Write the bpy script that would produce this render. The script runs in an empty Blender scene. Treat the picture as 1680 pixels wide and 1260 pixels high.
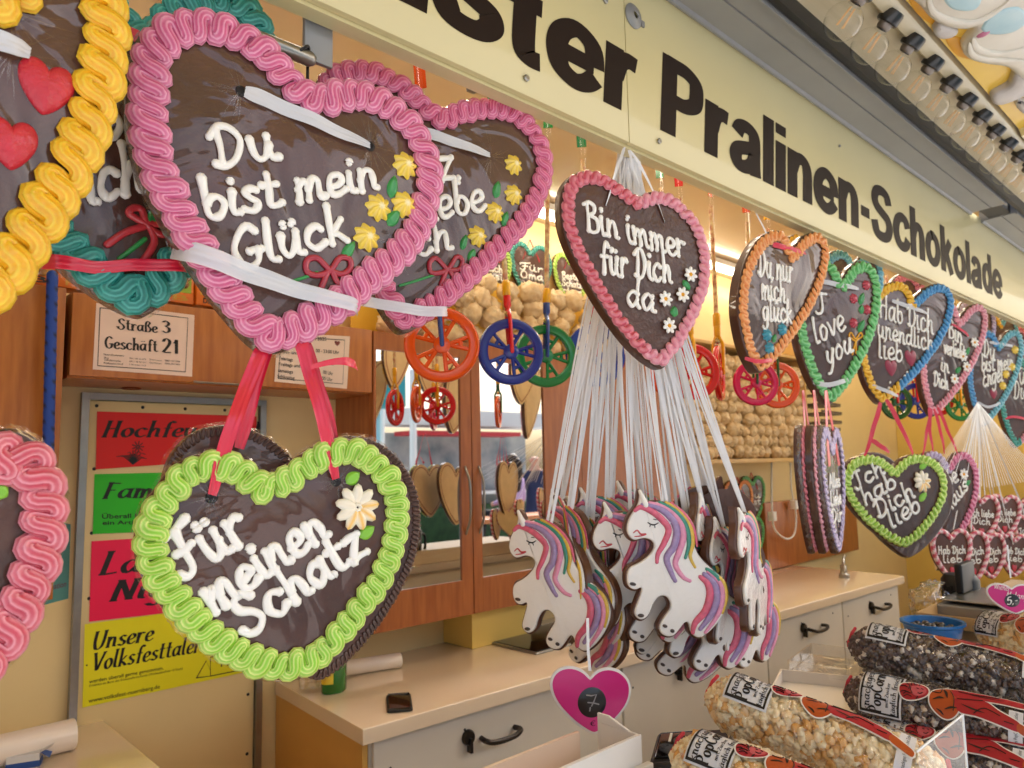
import bpy, bmesh, math, random
from mathutils import Vector, Matrix, noise
R = math.radians
random.seed(7)
SC = bpy.context.scene
COL = SC.collection

# ------------------------------------------------------------------ camera
F_, CX, CY = 1213.0, 840.0, 630.0          # focal length and centre of the 1680x1260 photograph
CAM = Vector((0, 0, 1.6))
Zc = Vector((605 - CX, 10660 + CY, -F_)).normalized()
Xc = Vector((2130 - CX, -(733 - CY), -F_)); Xc = (Xc - Zc * Xc.dot(Zc)).normalized()
Yc = Zc.cross(Xc)
ROT = Matrix((Xc, Yc, Zc))
cam = bpy.data.objects.new('camera', bpy.data.cameras.new('camera'))
COL.objects.link(cam); SC.camera = cam
cam.matrix_world = Matrix.Translation(CAM) @ ROT.to_4x4()
cam.data.sensor_width = 36; cam.data.lens = 36 * F_ / 1680
cam.data.clip_start = 0.02; cam.data.clip_end = 500
cam.data.dof.use_dof = True; cam.data.dof.focus_distance = 1.05; cam.data.dof.aperture_fstop = 9

# ------------------------------------------------------------------ world, sun, exposure
SUN_EL, SUN_AZ = R(46), R(120)
w = bpy.data.worlds.new('World'); SC.world = w; w.use_nodes = True
nt = w.node_tree
sky = nt.nodes.new('ShaderNodeTexSky'); sky.sky_type = 'NISHITA'; sky.sun_disc = False
sky.sun_elevation = SUN_EL; sky.sun_rotation = SUN_AZ; sky.dust_density = 5; sky.air_density = 1.0; sky.ozone_density = 0.4
nt.nodes['Background'].inputs[1].default_value = 0.15
nt.links.new(sky.outputs[0], nt.nodes['Background'].inputs[0])
sl = bpy.data.lights.new('sun', 'SUN'); sl.energy = 4.0; sl.angle = R(8); sl.color = (1, .99, .98)
so = bpy.data.objects.new('sun', sl); COL.objects.link(so)
sd = Vector((math.sin(SUN_AZ) * math.cos(SUN_EL), math.cos(SUN_AZ) * math.cos(SUN_EL), math.sin(SUN_EL)))
so.rotation_euler = sd.to_track_quat('Z', 'Y').to_euler()
SC.view_settings.view_transform = 'Standard'; SC.view_settings.look = 'None'
SC.view_settings.exposure = 1.15; SC.view_settings.gamma = 1
SC.render.engine = 'CYCLES'
SC.cycles.max_bounces = 10; SC.cycles.transparent_max_bounces = 24
SC.cycles.caustics_reflective = False; SC.cycles.caustics_refractive = False
SC.cycles.sample_clamp_indirect = 6

# ------------------------------------------------------------------ pixel -> place helpers
def ray(u, v): return ROT @ Vector((u - CX, -(v - CY), -F_))
def onY(u, v, Y): d = ray(u, v); return CAM + d * ((Y - CAM.y) / d.y)
def onZ(u, v, Z): d = ray(u, v); return CAM + d * ((Z - CAM.z) / d.z)
def onX(u, v, X): d = ray(u, v); return CAM + d * ((X - CAM.x) / d.x)

class Frame:
    """a flat working frame standing in the scene: origin, right axis, up axis, outward normal"""
    def __init__(s, o, lx, ly):
        s.o = Vector(o); s.x = Vector(lx).normalized()
        s.y = (Vector(ly) - s.x * Vector(ly).dot(s.x)).normalized(); s.n = s.x.cross(s.y)
        s.m = Matrix(((s.x.x, s.y.x, s.n.x, s.o.x), (s.x.y, s.y.y, s.n.y, s.o.y), (s.x.z, s.y.z, s.n.z, s.o.z), (0, 0, 0, 1)))
    def L(s, u, v, h=0.0):
        d = ray(u, v); o = s.o + s.n * h
        p = CAM + d * ((o - CAM).dot(s.n) / d.dot(s.n)) - s.o
        return Vector((p.dot(s.x), p.dot(s.y)))
def facing(u, v, Y, yaw=0, tilt=0):
    """frame hanging at Y, facing the customers (-Y), turned by yaw towards the left"""
    a = R(yaw); t = R(tilt)
    lx = Vector((math.cos(a), -math.sin(a), 0)); n = Vector((-math.sin(a), -math.cos(a), 0))
    return Frame(onY(u, v, Y), lx, Vector((0, 0, 1)) * math.cos(t) - n * math.sin(t))
def Frame_at(o, yaw=0):
    a = R(yaw); return Frame(o, (math.cos(a), -math.sin(a), 0), (0, 0, 1))

# ------------------------------------------------------------------ scene tree helpers
def tag(o, label=None, cat=None, group=None, kind=None):
    if label: o['label'] = label
    if cat: o['category'] = cat
    if group: o['group'] = group
    if kind: o['kind'] = kind
    return o
def thing(name, label, cat, m=None, group=None):
    o = bpy.data.objects.new(name, None); COL.objects.link(o); o.empty_display_size = .03
    if m is not None: o.matrix_world = m if isinstance(m, Matrix) else Matrix.Translation(m)
    return tag(o, label, cat, group)
def dup(o, m, label=None, group=None):
    def cp(a, par):
        c = a.copy(); COL.objects.link(c); c.parent = par
        for ch in a.children: cp(ch, c)
        return c
    c = cp(o, None); c.matrix_world = m
    if label: c['label'] = label
    if group: c['group'] = group
    return c

# ------------------------------------------------------------------ materials
def lin(c):
    f = lambda x: x / 12.92 if x <= .04045 else ((x + .055) / 1.055) ** 2.4
    return tuple(f(x / 255) for x in c)
MATS = {}
def mat(name, rgb, rough=.5, metal=0, coat=0, var=0, vscale=20, bump=0, bscale=60, tint=None, rgb2=None, spec=.5, wrinkle=0, wscale=9, sss=0, emit=0, grain=None, crough=.06):
    """rgb 0-255 base colour; var/rgb2 noise mottling; tint: second colour mixed by the mesh attribute 'tint'; wrinkle: cellophane coat bump"""
    if name in MATS: return MATS[name]
    m = bpy.data.materials.new(name); m.use_nodes = True; n = m.node_tree.nodes; l = m.node_tree.links
    b = n['Principled BSDF']; b.inputs['Roughness'].default_value = rough; b.inputs['Metallic'].default_value = metal
    b.inputs['Specular IOR Level'].default_value = spec
    c1 = lin(rgb) + (1,)
    src = None
    tc = n.new('ShaderNodeTexCoord')
    co = tc.outputs['Object']
    if grain:
        mp = n.new('ShaderNodeMapping'); mp.inputs['Scale'].default_value = grain; l.new(co, mp.inputs[0]); gco = mp.outputs[0]
    else: gco = co
    if tint:
        at = n.new('ShaderNodeAttribute'); at.attribute_name = 'tint'
        mx = n.new('ShaderNodeMix'); mx.data_type = 'RGBA'; mx.inputs[6].default_value = c1; mx.inputs[7].default_value = lin(tint) + (1,)
        l.new(at.outputs['Fac'], mx.inputs[0]); src = mx.outputs[2]
    if var or rgb2:
        no = n.new('ShaderNodeTexNoise'); no.inputs['Scale'].default_value = vscale; no.inputs['Detail'].default_value = 5; l.new(gco, no.inputs[0])
        rp = n.new('ShaderNodeMapRange'); rp.inputs[1].default_value = .3; rp.inputs[2].default_value = .7; l.new(no.outputs[0], rp.inputs[0])
        mx2 = n.new('ShaderNodeMix'); mx2.data_type = 'RGBA'
        if src: l.new(src, mx2.inputs[6])
        else: mx2.inputs[6].default_value = c1
        c2 = lin(rgb2) if rgb2 else tuple(x * (1 - var) for x in c1[:3])
        mx2.inputs[7].default_value = tuple(c2) + (1,)
        if src and not rgb2:
            mm = n.new('ShaderNodeMix'); mm.data_type = 'RGBA'; mm.blend_type = 'MULTIPLY'; mm.inputs[0].default_value = 1
            l.new(src, mm.inputs[6]); mm.inputs[7].default_value = (1 - var,) * 3 + (1,); l.new(mm.outputs[2], mx2.inputs[7])
        l.new(rp.outputs[0], mx2.inputs[0]); src = mx2.outputs[2]
    if src: l.new(src, b.inputs['Base Color'])
    else: b.inputs['Base Color'].default_value = c1
    if bump:
        no = n.new('ShaderNodeTexNoise'); no.inputs['Scale'].default_value = bscale; no.inputs['Detail'].default_value = 6; l.new(gco, no.inputs[0])
        bp = n.new('ShaderNodeBump'); bp.inputs['Strength'].default_value = bump; bp.inputs['Distance'].default_value = .004
        l.new(no.outputs[0], bp.inputs['Height']); l.new(bp.outputs[0], b.inputs['Normal'])
    if coat:
        b.inputs['Coat Weight'].default_value = coat; b.inputs['Coat Roughness'].default_value = crough
        if wrinkle:
            no = n.new('ShaderNodeTexNoise'); no.inputs['Scale'].default_value = wscale; no.inputs['Detail'].default_value = 3; no.inputs['Distortion'].default_value = 1.2
            l.new(co, no.inputs[0])
            bp = n.new('ShaderNodeBump'); bp.inputs['Strength'].default_value = wrinkle; bp.inputs['Distance'].default_value = .02
            l.new(no.outputs[0], bp.inputs['Height']); l.new(bp.outputs[0], b.inputs['Coat Normal'])
    if sss:
        b.inputs['Subsurface Weight'].default_value = sss; b.inputs['Subsurface Radius'].default_value = (.004, .003, .002)
    if emit:
        b.inputs['Emission Color'].default_value = c1; b.inputs['Emission Strength'].default_value = emit
    MATS[name] = m
    return m
def film(name, gl=.18, rough=.08, col=(1, 1, 1), bump=.6, bscale=14, base=.06):
    """clear plastic film or thin glass: mostly transparent, glossy at grazing angles"""
    if name in MATS: return MATS[name]
    m = bpy.data.materials.new(name); m.use_nodes = True; n = m.node_tree.nodes; l = m.node_tree.links
    n.remove(n['Principled BSDF'])
    tr = n.new('ShaderNodeBsdfTransparent'); tr.inputs[0].default_value = tuple(col) + (1,)
    g = n.new('ShaderNodeBsdfGlossy'); g.inputs['Roughness'].default_value = rough
    fr = n.new('ShaderNodeLayerWeight'); fr.inputs[0].default_value = .5
    pw = n.new('ShaderNodeMath'); pw.operation = 'POWER'; pw.inputs[1].default_value = 3.0; l.new(fr.outputs['Facing'], pw.inputs[0])
    ml = n.new('ShaderNodeMath'); ml.operation = 'MULTIPLY_ADD'; ml.inputs[1].default_value = gl * 2.2; ml.inputs[2].default_value = base; l.new(pw.outputs[0], ml.inputs[0])
    ge = n.new('ShaderNodeNewGeometry'); nb_f = n.new('ShaderNodeMath'); nb_f.operation = 'SUBTRACT'; nb_f.inputs[0].default_value = 1; l.new(ge.outputs['Backfacing'], nb_f.inputs[1])
    ad = n.new('ShaderNodeMath'); ad.operation = 'MULTIPLY'; ad.use_clamp = True; l.new(ml.outputs[0], ad.inputs[0]); l.new(nb_f.outputs[0], ad.inputs[1])
    mx = n.new('ShaderNodeMixShader'); l.new(ad.outputs[0], mx.inputs[0]); l.new(tr.outputs[0], mx.inputs[1]); l.new(g.outputs[0], mx.inputs[2])
    if bump:
        tc = n.new('ShaderNodeTexCoord'); no = n.new('ShaderNodeTexNoise'); no.inputs['Scale'].default_value = bscale; no.inputs['Distortion'].default_value = 1.5
        l.new(tc.outputs['Object'], no.inputs[0])
        bp = n.new('ShaderNodeBump'); bp.inputs['Strength'].default_value = bump; bp.inputs['Distance'].default_value = .02
        l.new(no.outputs[0], bp.inputs['Height']); l.new(bp.outputs[0], g.inputs['Normal']); l.new(bp.outputs[0], fr.inputs['Normal'])
    l.new(mx.outputs[0], n['Material Output'].inputs[0])
    MATS[name] = m
    return m

# ------------------------------------------------------------------ mesh builder
def catmull(pts, k=6, closed=False):
    P = [Vector(p) for p in pts]; n = len(P)
    if n < 3 and not closed:
        return [P[0].lerp(P[-1], i / k) for i in range(k + 1)]
    out = []
    rng = range(n) if closed else range(n - 1)
    for i in rng:
        if closed: a, b, c, d = P[(i - 1) % n], P[i], P[(i + 1) % n], P[(i + 2) % n]
        else: a, b, c, d = P[max(i - 1, 0)], P[i], P[i + 1], P[min(i + 2, n - 1)]
        for j in range(k):
            t = j / k
            out.append(.5 * ((2 * b) + (c - a) * t + (2 * a - 5 * b + 4 * c - d) * t * t + (3 * b - a - 3 * c + d) * t ** 3))
    if not closed: out.append(P[-1].copy())
    return out
def resample(pts, n, closed=False):
    P = list(pts) + ([pts[0]] if closed else [])
    L = [0]
    for a, b in zip(P, P[1:]): L.append(L[-1] + (b - a).length)
    out = []; j = 0
    for i in range(n):
        s = L[-1] * i / (n if closed else n - 1)
        while j < len(L) - 2 and L[j + 1] < s: j += 1
        t = 0 if L[j + 1] == L[j] else (s - L[j]) / (L[j + 1] - L[j])
        out.append(P[j].lerp(P[j + 1], min(max(t, 0), 1)))
    return out
def length(pts, closed=False):
    P = list(pts) + ([pts[0]] if closed else [])
    return sum((b - a).length for a, b in zip(P, P[1:]))
def ccw(pts):
    a = sum(p.x * q.y - q.x * p.y for p, q in zip(pts, pts[1:] + pts[:1]))
    return pts if a > 0 else pts[::-1]
def inset(pts, d, sm=2):
    n = len(pts); out = []
    for i in range(n):
        t = pts[(i + sm) % n] - pts[(i - sm) % n]
        t = Vector((t.x, t.y)).normalized(); out.append(Vector((pts[i].x - t.y * d, pts[i].y + t.x * d)))
    return out

def inset_r(pts, d, n=240, clean=.95):
    """inset that drops the loops which form at sharp tips and notches"""
    o = resample(ccw(pts), n, True); c = inset(o, d, 3); keep = []
    for p in c:
        if min((p - q).length_squared for q in o) > (d * clean) ** 2: keep.append(p)
    keep = resample(keep, n, True)
    for _ in range(3): keep = [(keep[i - 1] + keep[i] * 2 + keep[(i + 1) % n]) / 4 for i in range(n)]
    return keep
class MB:
    def __init__(s): s.v = []; s.f = []; s.mi = []; s.t = []; s.cur = 0; s.mats = []
    def use(s, m):
        if m not in s.mats: s.mats.append(m)
        s.cur = s.mats.index(m); return s
    def add(s, vs, fs, tint=None, flip=False):
        o = len(s.v); s.v += [tuple(v) if len(v) == 3 else (v[0], v[1], 0) for v in vs]
        s.t += list(tint) if tint is not None else [0.0] * len(vs)
        for f in fs: s.f.append([i + o for i in (f[::-1] if flip else f)]); s.mi.append(s.cur)
        return s
    def box(s, lo, hi, M=None):
        x0, y0, z0 = lo; x1, y1, z1 = hi
        V = [Vector(p) for p in ((x0, y0, z0), (x1, y0, z0), (x1, y1, z0), (x0, y1, z0), (x0, y0, z1), (x1, y0, z1), (x1, y1, z1), (x0, y1, z1))]
        if M is not None: V = [M @ p for p in V]
        return s.add(V, [[3, 2, 1, 0], [4, 5, 6, 7], [0, 1, 5, 4], [1, 2, 6, 5], [2, 3, 7, 6], [3, 0, 4, 7]])
    def rbox(s, lo, hi, r=.004, M=None):
        """box with chamfered edges (all three axes) made as a rounded-corner slab"""
        x0, y0, z0 = lo; x1, y1, z1 = hi
        out = []
        for cx, cy, a0 in ((x1 - r, y1 - r, 0), (x0 + r, y1 - r, 90), (x0 + r, y0 + r, 180), (x1 - r, y0 + r, 270)):
            for k in range(4): out.append(Vector((cx + r * math.cos(R(a0 + k * 30)), cy + r * math.sin(R(a0 + k * 30)))))
        return s.slab(out, z0, z1, r * .8, both=True, M=M)
    def slab(s, pts, z0, z1, bev=.004, steps=4, both=False, M=None, tint=None, dome=0, back=None):
        """solid of a flat outline with rounded front edge"""
        pts = ccw([Vector((p[0], p[1])) for p in pts]); n = len(pts)
        rings = []
        if both:
            for k in range(steps + 1):
                a = math.pi / 2 * k / steps
                rings.append((inset(pts, bev * (1 - math.sin(a)), 1), z0 + bev * (1 - math.cos(a))))
        else: rings.append((pts, z0))
        for k in range(steps + 1):
            a = math.pi / 2 * k / steps
            rings.append((inset(pts, bev * (1 - math.cos(a)), 1), z1 - bev + bev * math.sin(a)))
        V = []; F = []
        for r_, z in rings: V += [Vector((p.x, p.y, z)) for p in r_]
        for k in range(len(rings) - 1):
            for i in range(n):
                j = (i + 1) % n; F.append([k * n + i, k * n + j, (k + 1) * n + j, (k + 1) * n + i])
        top = [(len(rings) - 1) * n + i for i in range(n)]
        if M is not None: V = [M @ p for p in V]
        F.append(top)
        s.add(V, F, [tint or 0.0] * len(V))
        if back: s.use(back)
        o = len(s.v) - len(V)
        s.f.append([o + i for i in range(n)][::-1]); s.mi.append(s.cur)
        return s
    def pillow(s, pts, z0, h, steps=7, M=None):
        pts = ccw([Vector((p[0], p[1])) for p in pts]); n = len(pts); c = Vector((0, 0))
        top = max(p.y for p in pts); lo = min(p.y for p in pts); c = Vector((sum(p.x for p in pts) / n, lo + (top - lo) * .55)); V = []; F = []
        for k in range(steps + 1):
            a = math.pi / 2 * k / steps; q = math.cos(a) if k < steps else .02
            V += [Vector((c.x + (p.x - c.x) * q, c.y + (p.y - c.y) * q, z0 + h * math.sin(a))) for p in pts]
        for k in range(steps):
            for i in range(n): j = (i + 1) % n; F.append([k * n + i, k * n + j, (k + 1) * n + j, (k + 1) * n + i])
        F.append([steps * n + i for i in range(n)])
        if M is not None: V = [M @ p for p in V]
        return s.add(V, F)
    def tube(s, pts, r, seg=8, up=None, flat=1.0, cap=True, tint=0.0, fl=0, fa=.0, tf=None):
        """swept tube; r number or function of 0..1; flat squashes it along up; fl/fa flutes"""
        P = [Vector(p) if len(p) == 3 else Vector((p[0], p[1], 0)) for p in pts]; n = len(P)
        up = Vector(up) if up is not None else None
        V = []; T = []; F = []
        prev = None
        for i in range(n):
            t = (P[min(i + 1, n - 1)] - P[max(i - 1, 0)])
            if t.length < 1e-9: t = Vector((1, 0, 0))
            t.normalize()
            if up is not None: sd = t.cross(up)
            else:
                ref = prev if prev is not None else (Vector((0, 0, 1)) if abs(t.z) < .9 else Vector((1, 0, 0)))
                sd = t.cross(ref)
            if sd.length < 1e-6: sd = t.cross(Vector((.3, .5, .8)))
            sd.normalize(); u2 = sd.cross(t); prev = u2
            rr = r(i / (n - 1)) if callable(r) else r
            for k in range(seg):
                a = 2 * math.pi * k / seg
                q = rr * (1 + (fa * math.cos(fl * a) if fl else 0))
                V.append(P[i] + sd * (q * math.cos(a)) + u2 * (q * math.sin(a) * flat))
                T.append(tf(i, a) if tf else tint)
        for i in range(n - 1):
            for k in range(seg):
                k2 = (k + 1) % seg; F.append([i * seg + k, (i + 1) * seg + k, (i + 1) * seg + k2, i * seg + k2])
        if cap:
            for e in (0, n - 1):
                t = (P[e] - P[1 if e == 0 else n - 2])
                if t.length > 1e-9: t.normalize()
                rr = r(e / (n - 1)) if callable(r) else r
                c0 = len(V); V2 = []
                # rounded end: one inner ring and a pole
                for k in range(seg): V2.append(P[e] + (V[e * seg + k] - P[e]) * .65 + t * rr * .62)
                V2.append(P[e] + t * rr * .9)
                V += V2; T += [T[e * seg]] * (seg + 1)
                for k in range(seg):
                    k2 = (k + 1) % seg
                    q = [[e * seg + k, e * seg + k2, c0 + k2, c0 + k], [c0 + k, c0 + k2, c0 + seg]]
                    F += [x if e == 0 else x[::-1] for x in q]
        return s.add(V, F, T)
    def strip(s, pts, wv, th=.0004, tw=None):
        """flat ribbon with thickness: wv is the width vector (or a function of 0..1)"""
        P = [Vector(p) for p in pts]; n = len(P); V = []; F = []
        for i in range(n):
            t = (P[min(i + 1, n - 1)] - P[max(i - 1, 0)]).normalized()
            w_ = Vector(wv(i / (n - 1))) if callable(wv) else Vector(wv)
            nn = t.cross(w_); nn = nn.normalized() * th if nn.length > 1e-9 else Vector((0, 0, th))
            V += [P[i] - w_ / 2 - nn, P[i] + w_ / 2 - nn, P[i] + w_ / 2 + nn, P[i] - w_ / 2 + nn]
        for i in range(n - 1):
            for k in range(4):
                k2 = (k + 1) % 4; F.append([i * 4 + k, i * 4 + k2, (i + 1) * 4 + k2, (i + 1) * 4 + k])
        F += [[3, 2, 1, 0], [(n - 1) * 4 + k for k in range(4)]]
        return s.add(V, F)
    def lathe(s, prof, seg=24, M=None, close=False, tint=0.0):
        n = len(prof); V = []; F = []
        for k in range(seg):
            a = 2 * math.pi * k / seg
            for r, z in prof: V.append(Vector((r * math.cos(a), r * math.sin(a), z)))
        for k in range(seg):
            k2 = (k + 1) % seg
            for i in range(n if close else n - 1):
                j = (i + 1) % n
                F.append([k * n + i, k2 * n + i, k2 * n + j, k * n + j])
        if M is not None: V = [M @ p for p in V]
        return s.add(V, F, [tint] * len(V))
    def blob(s, c, r, seg=10, rings=6, M=None, f=None, tint=0.0):
        """ellipsoid, radius vector r; f(dir)->factor shapes it"""
        r = Vector(r) if not isinstance(r, (int, float)) else Vector((r, r, r)); V = []; F = []
        for i in range(rings + 1):
            th = math.pi * i / rings
            for k in range(seg):
                a = 2 * math.pi * k / seg
                d = Vector((math.sin(th) * math.cos(a), math.sin(th) * math.sin(a), math.cos(th)))
                q = f(d) if f else 1
                p = Vector((d.x * r.x * q, d.y * r.y * q, d.z * r.z * q))
                if M is not None: p = M @ p
                V.append(p + Vector(c))
        for i in range(rings):
            for k in range(seg):
                k2 = (k + 1) % seg; F.append([i * seg + k, (i + 1) * seg + k, (i + 1) * seg + k2, i * seg + k2])
        return s.add(V, F, [tint] * len(V))
    def build(s, name, m=None, parent=None, ang=40, **kw):
        me = bpy.data.meshes.new(name); me.from_pydata(s.v, [], s.f)
        for q in (s.mats or [m]): me.materials.append(q)
        if s.mats: me.polygons.foreach_set('material_index', s.mi)
        me.polygons.foreach_set('use_smooth', [True] * len(s.f))
        if any(s.t):
            a = me.attributes.new('tint', 'FLOAT', 'POINT'); a.data.foreach_set('value', s.t)
        me.update(); me.set_sharp_from_angle(angle=R(ang))
        o = bpy.data.objects.new(name, me); COL.objects.link(o)
        if parent: o.parent = parent
        return tag(o, **kw)

# ------------------------------------------------------------------ lettering: a stroke alphabet for piped icing and pen-nib print
GL = {}
def G(c, adv, s):
    GL[c] = (adv, [[tuple(map(float, p.split(','))) for p in st.split()] for st in s.split(';')])
G('a', 1.0, "0.78,0.85 0.5,1.0 0.2,0.85 0.08,0.45 0.25,0.05 0.5,0.1 0.75,0.5; 0.8,1.0 0.76,0.5 0.8,0.1 1.0,0.05")
G('b', .85, "0.15,1.8 0.12,1.0 0.12,0.3 0.3,0.0 0.6,0.05 0.78,0.45 0.62,0.85 0.35,0.85 0.15,0.6")
G('c', .85, "0.75,0.8 0.5,1.0 0.2,0.85 0.08,0.45 0.25,0.08 0.5,0.0 0.8,0.2")
G('d', 1.0, "0.75,0.8 0.45,0.95 0.15,0.75 0.1,0.35 0.3,0.02 0.55,0.15 0.75,0.5; 0.82,1.8 0.78,1.0 0.76,0.3 0.85,0.05 1.0,0.05")
G('e', .82, "0.12,0.45 0.5,0.5 0.72,0.7 0.55,1.0 0.25,0.9 0.1,0.5 0.2,0.1 0.5,0.0 0.82,0.2")
G('f', .7, "0.78,1.6 0.58,1.8 0.38,1.5 0.35,0.8 0.33,0.0; 0.08,0.98 0.65,1.0")
G('g', .95, "0.75,0.85 0.45,1.0 0.15,0.8 0.1,0.4 0.3,0.05 0.55,0.15 0.75,0.6; 0.8,1.0 0.78,0.3 0.72,-0.45 0.4,-0.7 0.1,-0.5")
G('h', .9, "0.15,1.8 0.15,0.9 0.12,0.0; 0.15,0.5 0.4,0.95 0.65,0.9 0.7,0.5 0.7,0.1 0.9,0.02")
G('i', .4, "0.15,1.0 0.13,0.4 0.2,0.05 0.4,0.05; 0.2,1.42 0.21,1.5")
G('k', .85, "0.15,1.8 0.15,0.9 0.13,0.0; 0.7,1.0 0.4,0.7 0.18,0.5 0.45,0.35 0.8,0.0")
G('l', .45, "0.15,1.8 0.13,0.8 0.18,0.1 0.42,0.03")
G('m', 1.28, "0.12,1.0 0.13,0.5 0.12,0.0; 0.13,0.55 0.35,0.95 0.55,0.85 0.58,0.4 0.57,0.0; 0.58,0.5 0.8,0.95 1.0,0.88 1.05,0.4 1.08,0.08 1.25,0.03")
G('n', .92, "0.12,1.0 0.13,0.5 0.12,0.0; 0.13,0.5 0.38,0.95 0.62,0.88 0.68,0.45 0.7,0.08 0.9,0.03")
G('o', .85, "0.42,1.0 0.15,0.8 0.1,0.4 0.3,0.02 0.6,0.08 0.76,0.5 0.62,0.9 0.42,1.0")
G('r', .7, "0.12,1.0 0.13,0.5 0.12,0.0; 0.13,0.55 0.3,0.9 0.5,1.0 0.65,0.88")
G('s', .7, "0.62,0.85 0.4,1.0 0.15,0.82 0.3,0.55 0.6,0.35 0.55,0.08 0.3,0.0 0.05,0.15")
G('t', .68, "0.3,1.55 0.28,0.8 0.3,0.15 0.5,0.02 0.7,0.1; 0.0,1.05 0.62,1.05")
G('u', .97, "0.12,1.0 0.12,0.4 0.3,0.03 0.55,0.15 0.7,0.6; 0.72,1.0 0.7,0.4 0.75,0.05 0.95,0.03")
G('v', .8, "0.05,1.0 0.2,0.5 0.38,0.02 0.6,0.5 0.72,1.0")
G('w', 1.15, "0.05,1.0 0.15,0.4 0.32,0.03 0.5,0.4 0.58,0.8; 0.58,0.8 0.65,0.3 0.8,0.03 1.0,0.5 1.08,1.0")
G('y', .85, "0.1,1.0 0.15,0.4 0.38,0.1 0.6,0.3 0.72,1.0; 0.72,1.0 0.65,0.0 0.45,-0.6 0.15,-0.65")
G('z', .85, "0.08,0.98 0.4,1.02 0.75,1.0; 0.75,1.0 0.4,0.5 0.08,0.0; 0.08,0.0 0.4,0.06 0.8,0.02")
for a_, b_ in (('ä', 'a'), ('ö', 'o'), ('ü', 'u')):
    GL[a_] = (GL[b_][0], GL[b_][1] + [[(.28, 1.38), (.29, 1.45)], [(.62, 1.38), (.63, 1.45)]])
G('ß', .95, "0.15,0.0 0.15,1.3 0.4,1.75 0.75,1.5 0.5,1.0 0.85,0.55 0.7,0.05 0.4,0.0")
G('B', 1.0, "0.22,1.65 0.2,0.8 0.2,0.0; 0.0,1.5 0.4,1.75 0.75,1.6 0.72,1.15 0.35,0.95; 0.35,0.95 0.85,0.8 0.88,0.25 0.5,0.0 0.15,0.1")
G('D', 1.15, "0.32,1.6 0.32,0.9 0.27,0.15; 0.0,1.35 0.35,1.72 0.8,1.6 1.05,0.95 0.8,0.25 0.35,0.0 0.05,0.2")
G('E', .9, "0.85,1.6 0.5,1.75 0.2,1.45 0.3,1.05 0.6,0.95; 0.6,0.95 0.2,0.8 0.1,0.35 0.4,0.0 0.85,0.2")
G('F', 1.0, "0.02,1.25 0.0,1.5 0.3,1.62 0.8,1.7 1.25,1.9; 0.62,1.65 0.6,0.9 0.52,0.2 0.25,-0.05 0.02,0.15; 0.3,0.85 0.6,0.9 0.95,1.0")
G('G', 1.15, "1.0,1.45 0.7,1.75 0.3,1.5 0.1,0.85 0.25,0.2 0.6,0.0 0.9,0.2 1.0,0.65; 0.6,0.66 0.9,0.7 1.15,0.7")
G('φ', .95, "0.3,1.72 0.28,0.9 0.25,0.0; 0.2,1.66 0.5,1.66 0.95,1.62; 0.3,0.9 0.5,0.9 0.75,0.9")
G('H', 1.15, "0.2,1.75 0.18,0.8 0.15,0.0; 0.9,1.75 0.88,0.8 0.9,0.0; 0.18,0.85 0.5,0.92 0.88,0.9")
G('I', .95, "0.0,1.45 0.3,1.75 0.85,1.65; 0.5,1.7 0.52,0.9 0.45,0.2 0.2,0.0 0.0,0.25")
G('J', .95, "0.0,1.45 0.3,1.75 0.85,1.65; 0.5,1.7 0.52,0.6 0.45,-0.2 0.2,-0.4 0.0,-0.15")
G('L', .95, "0.25,1.75 0.22,0.8 0.2,0.0; 0.2,0.0 0.5,0.02 0.9,0.1")
G('M', 1.4, "0.1,0.0 0.2,1.0 0.3,1.7; 0.3,1.7 0.5,0.9 0.68,0.3; 0.68,0.3 0.9,1.0 1.1,1.7; 1.1,1.7 1.15,0.8 1.3,0.0")
G('N', 1.2, "0.15,0.0 0.18,0.9 0.2,1.7; 0.2,1.7 0.5,0.9 0.9,0.05; 0.9,0.0 0.95,0.9 1.0,1.75")
G('S', 1.05, "0.95,1.45 0.65,1.75 0.25,1.55 0.3,1.1 0.7,0.8 0.9,0.4 0.6,0.0 0.15,0.1 0.02,0.4")
G('U', 1.2, "0.15,1.75 0.15,0.7 0.35,0.02 0.75,0.05 0.95,0.6 1.0,1.75")
G('V', 1.1, "0.05,1.75 0.3,0.8 0.5,0.0 0.75,0.8 1.05,1.75")
G('W', 1.6, "0.05,1.7 0.25,0.7 0.4,0.02 0.6,0.7 0.8,1.5; 0.8,1.5 0.95,0.7 1.15,0.02 1.35,0.7 1.5,1.75")
G('K', 1.05, "0.2,1.75 0.18,0.8 0.18,0.0; 0.95,1.7 0.5,1.1 0.2,0.85 0.55,0.6 1.0,0.0")
G('A', 1.15, "0.05,0.0 0.3,0.9 0.55,1.75; 0.55,1.75 0.8,0.9 1.05,0.0; 0.25,0.6 0.5,0.62 0.85,0.6")
G('N', 1.1, "0.12,0.0 0.12,0.9 0.15,1.7; 0.15,1.7 0.5,0.9 0.85,0.05; 0.85,0.05 0.88,0.9 0.9,1.75")
G('O', 1.2, "0.55,1.75 0.2,1.4 0.08,0.8 0.25,0.15 0.6,0.0 0.95,0.3 1.05,0.95 0.85,1.55 0.55,1.75")
G('P', .95, "0.2,1.7 0.2,0.8 0.2,0.0; 0.2,1.7 0.6,1.75 0.85,1.4 0.7,0.95 0.2,0.85")
G('C', 1.05, "0.95,1.45 0.65,1.75 0.3,1.5 0.1,0.85 0.25,0.2 0.6,0.0 0.95,0.25")
G('p', .9, "0.15,1.0 0.14,0.2 0.12,-0.7; 0.15,0.7 0.4,1.0 0.7,0.85 0.75,0.4 0.5,0.0 0.15,0.2")
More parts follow.
